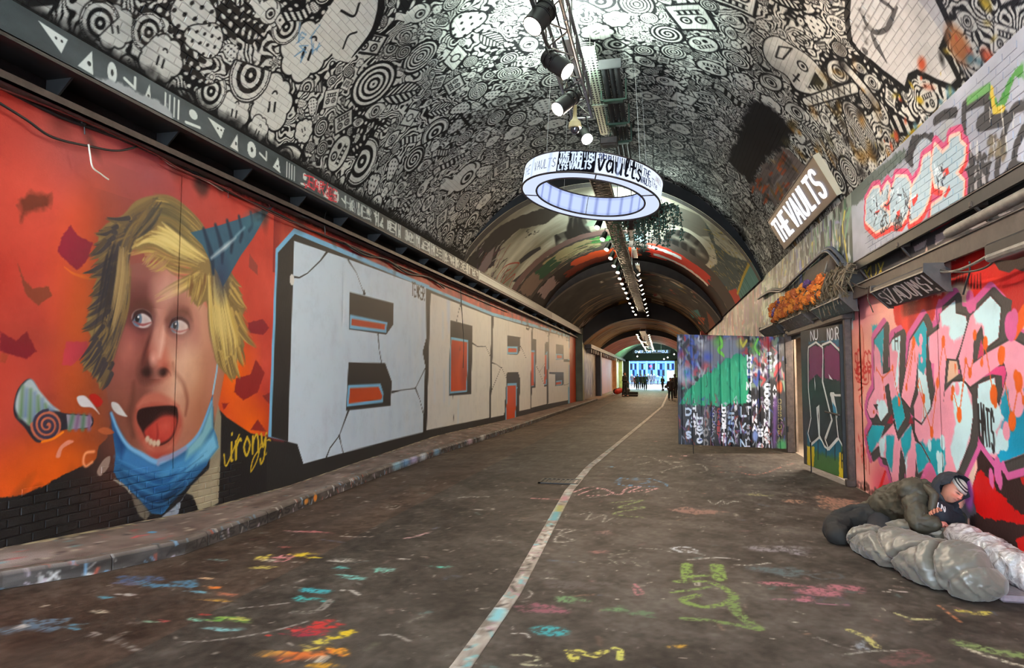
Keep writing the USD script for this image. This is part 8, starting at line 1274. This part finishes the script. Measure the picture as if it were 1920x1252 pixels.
pc = on(2, 0, *zz4(1030, 968)); pu = thing('pushchair', 'black pushchair beside the bending person', 'pushchair', pc); obj('seat', chain([(np.array([0, 0, .45]), .16, np.array([.25, 0, .6]), .14)], .06), CLO['black'], pu); obj('frame', cat([tube([(-.3, .2, .12), (.1, .2, .5), (.5, .2, 1.0)], .02, 6), tube([(-.3, -.2, .12), (.1, -.2, .5), (.5, -.2, 1.0)], .02, 6), tube([(.5, -.2, 1.0), (.5, .2, 1.0)], .02, 6), tube([(.35, .2, .12), (.0, .2, .5)], .02, 6)]), M_black, pu)
for x in (-.3, .35):
    for y in (-.22, .22): obj('wheel', tube([(x, y - .02, .12), (x, y + .02, .12)], .12, 14), M_black, pu)
hc = on(2, .1, *zz4(75, 1030)); hh = thing('belongings', 'heap of red and white bags against the yellow wall', 'bags', hc)
for i, (dx, dy, c) in enumerate([(0, 0, 'red'), (.5, .6, 'grey'), (-.2, 1.2, 'brown')]): obj('bag', chain([(np.array([dx, dy, .2]), .22, np.array([dx + .3, dy + .2, .3]), .2)], .08), CLO[c] if i else mat('bright_red', (190, 50, 36), .7), hh, smooth=True)
gc = on(2, .0, *zz4(340, 1075)); gt_ = thing('instrument_case', 'black case lying open on the ground before the person in black', 'case', gc); obj('case', cbox((0, 0, .08), (1.1, .45, .16), .04), CLO['black'], gt_); obj('lid', cbox((0, .32, .2), (1.1, .06, .3), .02), CLO['black'], gt_)
# ------------------------------------------------------------------ the person lying by the wall, and what lies around them
M_jacket = mat('olive_jacket', (62, 56, 42), .62, noise=.25, scale=14, bump=.004); M_hoodie = mat('navy_hoodie', (30, 32, 40), .85, noise=.25, scale=30, bump=.003); M_bag = mat('grey_nylon', (104, 99, 88), .4, noise=.12, scale=9, bump=.004, sheen_weight=.2)
v3_ = lambda x, y, w: at_depth(x, y, w)
def wrinkle(t, amp, sc_, seed=0, ridged=True):
    n = t.vertex_normals; p = t.vertices * sc_; f = meshkit.fbm(p + seed * 3.7, 3, seed); f = (1 - np.abs(f * 2 - 1) * 2) if ridged else f - .5
    t.vertices = t.vertices + n * (f * amp)[:, None]; return t
HC = v3_(1787, 921, 6.12)                                            # middle of the head
hu = RGT * .55 + UPV * .83; hf = -FWD * .93 + RGT * .12 - UPV * .26; hf /= np.linalg.norm(hf); hu = hu - hf * (hu @ hf); hu /= np.linalg.norm(hu); hr = np.cross(hf, hu)
hd_ = lambda a, b, c: HC + hr * a + hf * b + hu * c                  # right, forward, up in the head's own frame
hip = v3_(1650, 972, 6.75); waist = v3_(1672, 948, 6.6); chest = v3_(1722, 938, 6.3); neck = v3_(1766, 935, 6.22); shN = v3_(1712, 924, 6.2); shF = v3_(1775, 956, 6.32); elN = v3_(1722, 980, 5.98); wrN = v3_(1770, 983, 5.9); haN = v3_(1784, 991, 5.86); elF = v3_(1800, 978, 6.2); wrF = v3_(1764, 962, 5.99)
kneeA = np.array([1.92, 6.66, .12]); ankA = np.array([2.0, 6.12, .14]); kneeB = np.array([1.9, 6.62, .12]); ankB = np.array([2.06, 5.95, .12]); toeA, toeB = np.array([2.06, 5.82, .2]), np.array([2.12, 5.72, .16])
me = thing('person', 'person in an olive jacket, dark hood and grey beanie lying against the pink wall', 'person')
# head: a skull pushed into a face
ico = trimesh.creation.icosphere(5, 1.0); q = ico.vertices.copy(); a, b, c = q[:, 0] * .076, q[:, 1] * .092, q[:, 2] * .112
gs = lambda x, y, z, s: np.exp(-(((a - x) / s) ** 2 + ((c - z) / s) ** 2)) * (q[:, 1] > 0)
jaw = np.clip((-c - .02) / .09, 0, 1); a = a * (1 - .30 * jaw); b = b * (1 - .10 * jaw) + .008 * jaw * (q[:, 1] > 0)
b = b + .020 * gs(0, 0, -.018, .012) + .013 * gs(0, 0, .004, .009) + .009 * gs(0, 0, .02, .009) - .011 * (gs(.031, 0, .012, .014) + gs(-.031, 0, .012, .014)) + .007 * (gs(.031, 0, .010, .009) + gs(-.031, 0, .010, .009)) + .006 * (gs(.03, 0, .034, .016) + gs(-.03, 0, .034, .016)) + .008 * (gs(.012, 0, -.026, .007) + gs(-.012, 0, -.026, .007)) + .009 * gs(0, 0, -.047, .011) + .008 * gs(0, 0, -.059, .011) - .006 * gs(0, 0, -.053, .004) + .012 * gs(0, 0, -.088, .018) + .006 * (gs(.042, 0, -.02, .02) + gs(-.042, 0, -.02, .02))
head = trimesh.Trimesh(HC + np.outer(a, hr) + np.outer(b, hf) + np.outer(c, hu), ico.faces, process=False)
def to_man(t): return manifold3d.Manifold(manifold3d.Mesh(np.asarray(t.vertices, np.float32), np.asarray(t.faces, np.uint32)))
body = chain([(hip, .13, waist, .12), (waist, .12, chest, .14), (chest, .13, shN, .075), (chest, .12, shF, .075), (chest, .1, neck, .055), (neck, .052, hd_(0, -.02, -.05), .05), (shN, .052, elN, .04), (elN, .038, wrN, .027), (shF, .052, elF, .04), (elF, .038, wrF, .027), (hip - (0, 0, .04), .09, kneeA, .06), (kneeA, .055, ankA, .042), (ankA, .04, toeA, .035), (hip, .1, kneeB, .065), (kneeB, .06, ankB, .042), (ankB, .04, toeB, .035)], .025, 6)
bm = to_man(body) + to_man(head)
def hand(wr__, d, side, palm_n, seed=0):
    """Palm, four bent fingers of unequal length and a thumb from the side of the palm."""
    d = d / np.linalg.norm(d); n = palm_n - d * (palm_n @ d); n /= np.linalg.norm(n); s = np.cross(d, n) * side; out = []
    P = lambda x, y, z=0: wr__ + s * x + d * y + n * z
    out += [(P(-.026, .02), .014, P(-.034, .082), .012), (P(.022, .02), .014, P(.034, .08), .012), (P(0, .01), .018, P(0, .08), .013)]
    for x, L in ((-.033, .062), (-.011, .074), (.012, .07), (.033, .055)):
        k1, k2, k3 = P(x * 1.02, .088), P(x * 1.15, .088 + L * .5, .012), P(x * 1.18, .088 + L * .8, .034); k4 = P(x * 1.18, .088 + L * .9, .054)
        out += [(P(x * .8, .05), .009, k1, .0092), (k1, .0092, k2, .0085), (k2, .0085, k3, .0078), (k3, .0078, k4, .0068)]
    t0, t1, t2 = P(.034, .035), P(.062, .062, .01), P(.066, .095, .022); out += [(P(.012, .02), .013, t0, .0115), (t0, .0115, t1, .0098), (t1, .0098, t2, .008)]; return chain(out, .006, 4)
hN = hand(wrN, haN - wrN, 1, np.array([0, 0, -1.0]) - FWD * .4); bm = bm + to_man(hN) + to_man(hand(wrF, v3_(1750, 955, 5.95) - wrF, -1, np.array([0, 0, -1.0]) - FWD))
mm = bm.to_mesh(); skin_t = trimesh.Trimesh(mm.vert_properties[:, :3], mm.tri_verts, process=True)
lc = (skin_t.vertices - HC) @ np.stack([hr, hf, hu], 1); col = np.empty((len(lc), 3)); col[:] = (190, 124, 100); fr = lc[:, 1] > .03
def tint(x, z, sx, sz, c_, al): global col; w_ = (np.exp(-((lc[:, 0] - x) / sx) ** 2 - ((lc[:, 2] - z) / sz) ** 2) * fr * al)[:, None]; col = col + w_ * (np.asarray(c_) - col)
for x in (-.031, .031): tint(x, .008, .016, .005, (58, 36, 32), 1.3); tint(x, .030, .02, .006, (70, 46, 38), .95); tint(x * 1.25, -.022, .02, .018, (206, 100, 82), .6)
tint(0, -.018, .014, .02, (210, 104, 88), .6); tint(0, -.053, .022, .003, (80, 34, 34), 1.2); tint(0, -.047, .02, .005, (166, 78, 74), .8); tint(0, -.060, .018, .006, (170, 82, 76), .8); tint(0, -.075, .05, .03, (124, 92, 78), .6); tint(.012, -.028, .005, .003, (70, 34, 30), 1); tint(-.012, -.028, .005, .003, (70, 34, 30), 1)
hw = np.linalg.norm(skin_t.vertices - haN, axis=1) < .14; col[hw] = (186, 112, 98)
M_facep = painted('skin_paint', rough=.5, bump=.0006, scale=200, spec=.35)
bp = obj('body', skin_t, M_facep, me, smooth=True); sm_ = usdkit.meshkit.arrays(skin_t, True)
UsdGeom.PrimvarsAPI(stage.GetPrimAtPath(bp.GetPath())).CreatePrimvar('col', Sdf.ValueTypeNames.Color3fArray, 'vertex').Set(Vt.Vec3fArray.FromNumpy(lin(np.clip(col, 0, 255)).astype(np.float32)))
# clothes
jk = chain([(hip, .17, waist, .185), (waist, .18, chest, .20), (chest, .17, shN, .12), (shN, .1, shF + (-.05, .04, .02), .09), (shN, .095, elN, .075), (elN, .075, wrN - (wrN - elN) * .42, .056), (shF + (0, .03, 0), .085, elF, .065), (elF, .065, wrF + (elF - wrF) * .55, .05), (hip + (-.1, .05, -.02), .15, waist, .15)], .018, 8)
jk = wrinkle(jk, .022, 6, 2); ar_ = (wrN - shN) / np.linalg.norm(wrN - shN); pw = jk.vertices @ ar_; fq = meshkit.fbm(np.c_[pw * 16, (jk.vertices - np.outer(pw, ar_)) * 5][:, :3], 2, 61); jk.vertices = jk.vertices - jk.vertex_normals * (.016 * np.clip(1 - np.abs(fq * 2 - 1) * 4, 0, 1))[:, None]; obj('jacket', wrinkle(jk, .012, 15, 3), M_jacket, me, smooth=True)
obj('trousers', chain([(hip, .14, kneeA, .08), (kneeA, .075, ankA, .055), (hip, .14, kneeB, .08), (kneeB, .075, ankB, .055)], .03, 6), M_hoodie, me, smooth=True)
cu_ = chain([(wrN - (wrN - elN) * .46, .056, wrN - (wrN - elN) * .34, .046)], .01, 2); obj('cuff', cu_, M_hoodie, me, smooth=True)
obj('collar', wrinkle(chain([(v3_(1737, 914, 6.12), .035, v3_(1752, 928, 6.0), .032), (v3_(1752, 928, 6.0), .032, v3_(1747, 955, 5.98), .028)], .012, 4), .006, 14, 4), M_jacket, me, smooth=True)
fr_ = wrinkle(chain([(v3_(1752, 946, 6.04), .06, v3_(1762, 964, 6.02), .085), (v3_(1762, 964, 6.02), .085, v3_(1790, 976, 6.14), .085), (v3_(1752, 946, 6.04), .055, v3_(1790, 962, 6.14), .06)], .015, 6), .008, 10, 5); obj('hoodie_front', fr_, M_hoodie, me, smooth=True)
# hood: a thick shell with an opening for the face
outer = to_man(chain([(hd_(-.012, -.06, .02), .142, hd_(-.012, -.07, -.06), .13), (hd_(0, -.05, -.06), .12, neck, .095), (hd_(0, .02, .06), .115, hd_(0, -.03, .03), .13), (hd_(-.03, .03, -.10), .07, neck, .07), (hd_(.03, .03, -.10), .07, neck, .07)], .016, 6))
hole = to_man(chain([(hd_(0.012, -.03, -.01), .108, hd_(0.03, .30, -.02), .15), (hd_(0.01, -.02, .06), .10, hd_(0.03, .3, .09), .14)], .03, 0)); hood = (outer - hole).to_mesh(); ht = trimesh.Trimesh(hood.vert_properties[:, :3], hood.tri_verts, process=True); ht = ht.subdivide(); trimesh.smoothing.filter_taubin(ht, iterations=4); obj('hood', wrinkle(ht, .006, 11, 7), M_hoodie, me, smooth=45)
bn = trimesh.creation.icosphere(4, 1.0); w_ = bn.vertices; w_ = w_[:, :] * np.array([.088, .104, .104]); keep = np.ones(len(w_), bool)
bt_ = trimesh.Trimesh(HC + np.outer(w_[:, 0], hr) + np.outer(w_[:, 1] - .002, hf) + np.outer(w_[:, 2] * 1.12 + .018, hu), bn.faces, process=False); lowcut = to_man(bt_).trim_by_plane([float(x) for x in (hu * .93 - hf * -.36)], float((HC + hu * .047 + hf * .05) @ (hu * .93 + hf * .36))).to_mesh()
bt2 = trimesh.Trimesh(lowcut.vert_properties[:, :3], lowcut.tri_verts, process=True).subdivide(); ax_ = hu * .93 + hf * .36; hgt = (bt2.vertices - (HC + hu * .047 + hf * .05)) @ ax_
cb = np.empty((len(hgt), 3)); cb[:] = (176, 168, 158); cb[((hgt > .022) & (hgt < .032)) | ((hgt > .042) & (hgt < .050))] = (44, 42, 44); cb[hgt < .012] = (150, 143, 134)
bn_p = obj('beanie', bt2, painted('beanie_knit', rough=.9, bump=.003, scale=160, spec=.1), me, smooth=True); UsdGeom.PrimvarsAPI(stage.GetPrimAtPath(bn_p.GetPath())).CreatePrimvar('col', Sdf.ValueTypeNames.Color3fArray, 'vertex').Set(Vt.Vec3fArray.FromNumpy(lin(cb).astype(np.float32)))
# lettering across the chest, raised a little from the cloth
def chest_letter(ch_, x, y, h, w=.0045):
    g, L = glyphs(ch_); c0 = v3_(x, y, 5.86); d1 = RGT * .82 - UPV * .5; d1 /= np.linalg.norm(d1); d2 = RGT * .45 + UPV * .85; d2 /= np.linalg.norm(d2); nrm = np.cross(d1, d2); out = []
    for p in g:
        P = np.array([c0 + d1 * q_[0] * h + d2 * q_[1] * h for q_ in (cu(p, 4) if len(p) > 2 else p)]); hit_, ray_i, _ = fr_.ray.intersects_location(P - FWD * .3, np.tile(FWD, (len(P), 1)), multiple_hits=False)
        if len(hit_) >= 2: out.append(tube(hit_[np.argsort(ray_i)] - FWD * .003, w, 6))
    return out
Ls = []
for ch_, x, y, h in (('P', 1757, 949, .075), ('A', 1766, 953, .05), ('U', 1772, 957, .045), ('N', 1777, 961, .045)): Ls += chest_letter(ch_, x, y, h)
for l_ in Ls: obj('chest_letter', l_, mat('print_white', (206, 196, 190), .7), me)
# sleeping bag
def sweep(path, radii, flat, n=64, m=120):
    c_ = spline(path, m // (len(path) - 1)); r = np.interp(np.linspace(0, 1, len(c_)), np.linspace(0, 1, len(radii)), radii); t = np.gradient(c_, axis=0); t[:, 2] *= .3; t /= np.linalg.norm(t, axis=1, keepdims=True); s = np.cross(t, [0, 0, 1]); s /= np.linalg.norm(s, axis=1, keepdims=True); an = np.arange(n) * 2 * np.pi / n
    v = c_[:, None] + r[:, None, None] * (np.cos(an)[None, :, None] * s[:, None] * 1.25 + np.sin(an)[None, :, None] * np.array([0, 0, 1.0])); return c_, r, an, v, s
def closed(v, n):
    k = len(v) // n; f = [[i * n + j, i * n + (j + 1) % n, (i + 1) * n + (j + 1) % n, (i + 1) * n + j] for i in range(k - 1) for j in range(n)]; c0, c1 = v[:n].mean(0), v[-n:].mean(0); v = np.vstack([v, c0, c1]); tri = [t_ for q_ in f for t_ in (q_[:3], [q_[0], q_[2], q_[3]])]
    tri += [[len(v) - 2, (j + 1) % n, j] for j in range(n)] + [[len(v) - 1, (k - 1) * n + j, (k - 1) * n + (j + 1) % n] for j in range(n)]; t = trimesh.Trimesh(v, tri, process=False); t.fix_normals(); return t
N_ = 96; bag_path = [(1.72, 6.98, .07), (1.80, 6.75, .10), (1.90, 6.42, .125), (2.01, 6.06, .13), (2.10, 5.78, .145), (2.20, 5.58, .145), (2.36, 5.46, .11)]
c_, r_b, an, v, s = sweep(bag_path, [.03, .10, .145, .165, .175, .19, .20, .17, .05], 0, N_, 180)
K = len(c_); tt = np.linspace(0, 1, K)[:, None]; A_ = an[None, :]; puff = np.zeros((K, N_))
for t0, w0, d0, sl in ((.20, .016, .03, .10), (.36, .02, .05, -.12), (.53, .018, .05, .10), (.70, .022, .085, -.05), (.86, .016, .03, .08)): puff -= d0 * np.exp(-((tt - t0 - sl * np.sin(A_ - .6)) / w0) ** 2)
pts3 = v.reshape(-1, 3); f1 = meshkit.fbm(pts3 * 5.0, 3, 21).reshape(K, N_); f2 = meshkit.fbm(pts3 * np.array([13, 13, 13]), 3, 22).reshape(K, N_); puff += .05 * (f1 - .5) + .018 * (.5 - np.abs(f2 * 2 - 1)) 
sag = meshkit.noise(np.stack([tt * 26 + 2.0 * np.sin(A_ * 1.0), A_ * 1.3 + 0 * tt, 0 * tt + 0 * A_], -1), 31); puff += .026 * (.5 - np.abs(sag * 2 - 1))
f3 = meshkit.fbm(np.stack([pts3[:, 0] * 26, pts3[:, 1] * 9, pts3[:, 2] * 20], 1), 3, 27).reshape(K, N_); puff += .007 * (.5 - np.abs(f3 * 2 - 1) * 1.6)
fade = np.clip(np.minimum(tt / .08, (1 - tt) / .08), 0, 1); dirn = (v - c_[:, None]); dirn /= np.linalg.norm(dirn, axis=2, keepdims=True) + 1e-9; v = v + dirn * (puff * fade)[:, :, None]; v[:, :, 2] = np.maximum(v[:, :, 2], .004 + .01 * (meshkit.noise(pts3 * 9, 5).reshape(K, N_)))
sbag = thing('sleeping_bag', 'crumpled grey sleeping bag over the legs of the lying person', 'sleeping bag'); obj('shell', closed(v.reshape(-1, 3), N_), M_bag, sbag, smooth=True)
zp = spline([v3_(1722, 990, 6.05), v3_(1740, 995, 5.95), v3_(1775, 1004, 5.85), v3_(1800, 1018, 5.75), v3_(1822, 1042, 5.65)], 8); zp = np.array(zp); zp[:, 2] = np.maximum(zp[:, 2], .12); obj('hem', wrinkle(chain([(zp[i], .026, zp[i + 1], .026) for i in range(len(zp) - 1)], .012, 4), .006, 20, 9), mat('bag_lining', (136, 128, 116), .5, noise=.1), sbag, smooth=True)
fl_ = wrinkle(chain([(v3_(1690, 992, 6.2), .07, v3_(1745, 998, 6.05), .07), (v3_(1745, 998, 6.05), .07, v3_(1810, 1022, 5.7), .07), (v3_(1810, 1022, 5.7), .07, v3_(1790, 1040, 5.75), .07), (v3_(1690, 992, 6.2), .07, v3_(1660, 1003, 6.2), .07)], .02, 8), .03, 8, 11); obj('turned_back_flap', fl_, M_bag, sbag, smooth=True)
# dark blanket behind the bag
bl = thing('blanket', 'dark bunched blanket trailing to the left behind the sleeping bag', 'blanket'); bw_ = chain([(np.array([1.63, 7.16, .10]), .10, np.array([1.74, 7.34, .13]), .11), (np.array([1.74, 7.34, .13]), .11, np.array([1.98, 7.42, .17]), .12), (np.array([1.98, 7.42, .17]), .12, np.array([2.2, 7.3, .2]), .12), (np.array([1.63, 7.16, .10]), .09, np.array([1.62, 7.0, .07]), .075)], .02, 8)
wrinkle(bw_, .03, 6, 15); bw_.vertices[:, 2] = np.maximum(bw_.vertices[:, 2], .004); obj('cloth', bw_, mat('dark_blanket', (30, 28, 25), .85, noise=.25, scale=14, bump=.005), bl, smooth=True)
obj('fold', wrinkle(chain([(np.array([1.68, 7.3, .23]), .025, np.array([1.85, 7.4, .27]), .03), (np.array([1.85, 7.4, .27]), .03, np.array([2.1, 7.35, .31]), .03)], .012, 4), .008, 14, 16), mat('dark_blanket2', (40, 37, 32), .85, noise=.25, scale=14), bl, smooth=True)
# plastic bag and mat
pm_ = usdkit.material(stage, LK + 'clear_plastic', {'p': ('principled_bsdf', {'base_color': lin((190, 186, 188)), 'roughness': .16, 'specular_ior_level': .9, 'coat_weight': .8, 'coat_roughness': .05}), 'g': ('geometry', {}), 'n': ('noise_texture', {'scale': 14.0, 'detail': 4.0, 'distortion': 1.2}), 'b': ('bump', {'distance': .03, 'strength': .9}), 'r': ('rgb_ramp', {'ramp': [(.35, lin((142, 138, 140))), (.6, lin((188, 184, 186)))]})}, [('g.position', 'n.vector'), ('n.fac', 'b.height'), ('b.normal', 'p.normal'), ('n.fac', 'r.fac'), ('r.color', 'p.base_color')], surface='p.BSDF')
pg = thing('plastic_bag', 'shiny pale plastic bag lying between the sleeping bag and the wall', 'plastic bag'); pt = chain([(np.array([2.50, 6.55, .2]), .11, np.array([2.54, 6.15, .18]), .13), (np.array([2.54, 6.15, .18]), .13, np.array([2.57, 5.75, .16]), .11), (np.array([2.5, 6.55, .2]), .1, v3_(1826, 996, 5.95), .03), (np.array([2.57, 5.75, .16]), .1, np.array([2.58, 5.55, .12]), .06)], .02, 8); wrinkle(pt, .03, 7, 17); pt.vertices[:, 2] = np.maximum(pt.vertices[:, 2], .055); pt.vertices[:, 0] = np.minimum(pt.vertices[:, 0], XR - .02); obj('film', pt, pm_, pg, smooth=40)
mt_ = thing('sleeping_mat', 'thin grey-mauve mat under the plastic bag by the wall', 'mat'); obj('pad', cbox((2.5, 6.2, .027), (.36, 1.5, .05), .015), mat('mat_foam', (122, 110, 116), .8, noise=.2, scale=20), mt_)
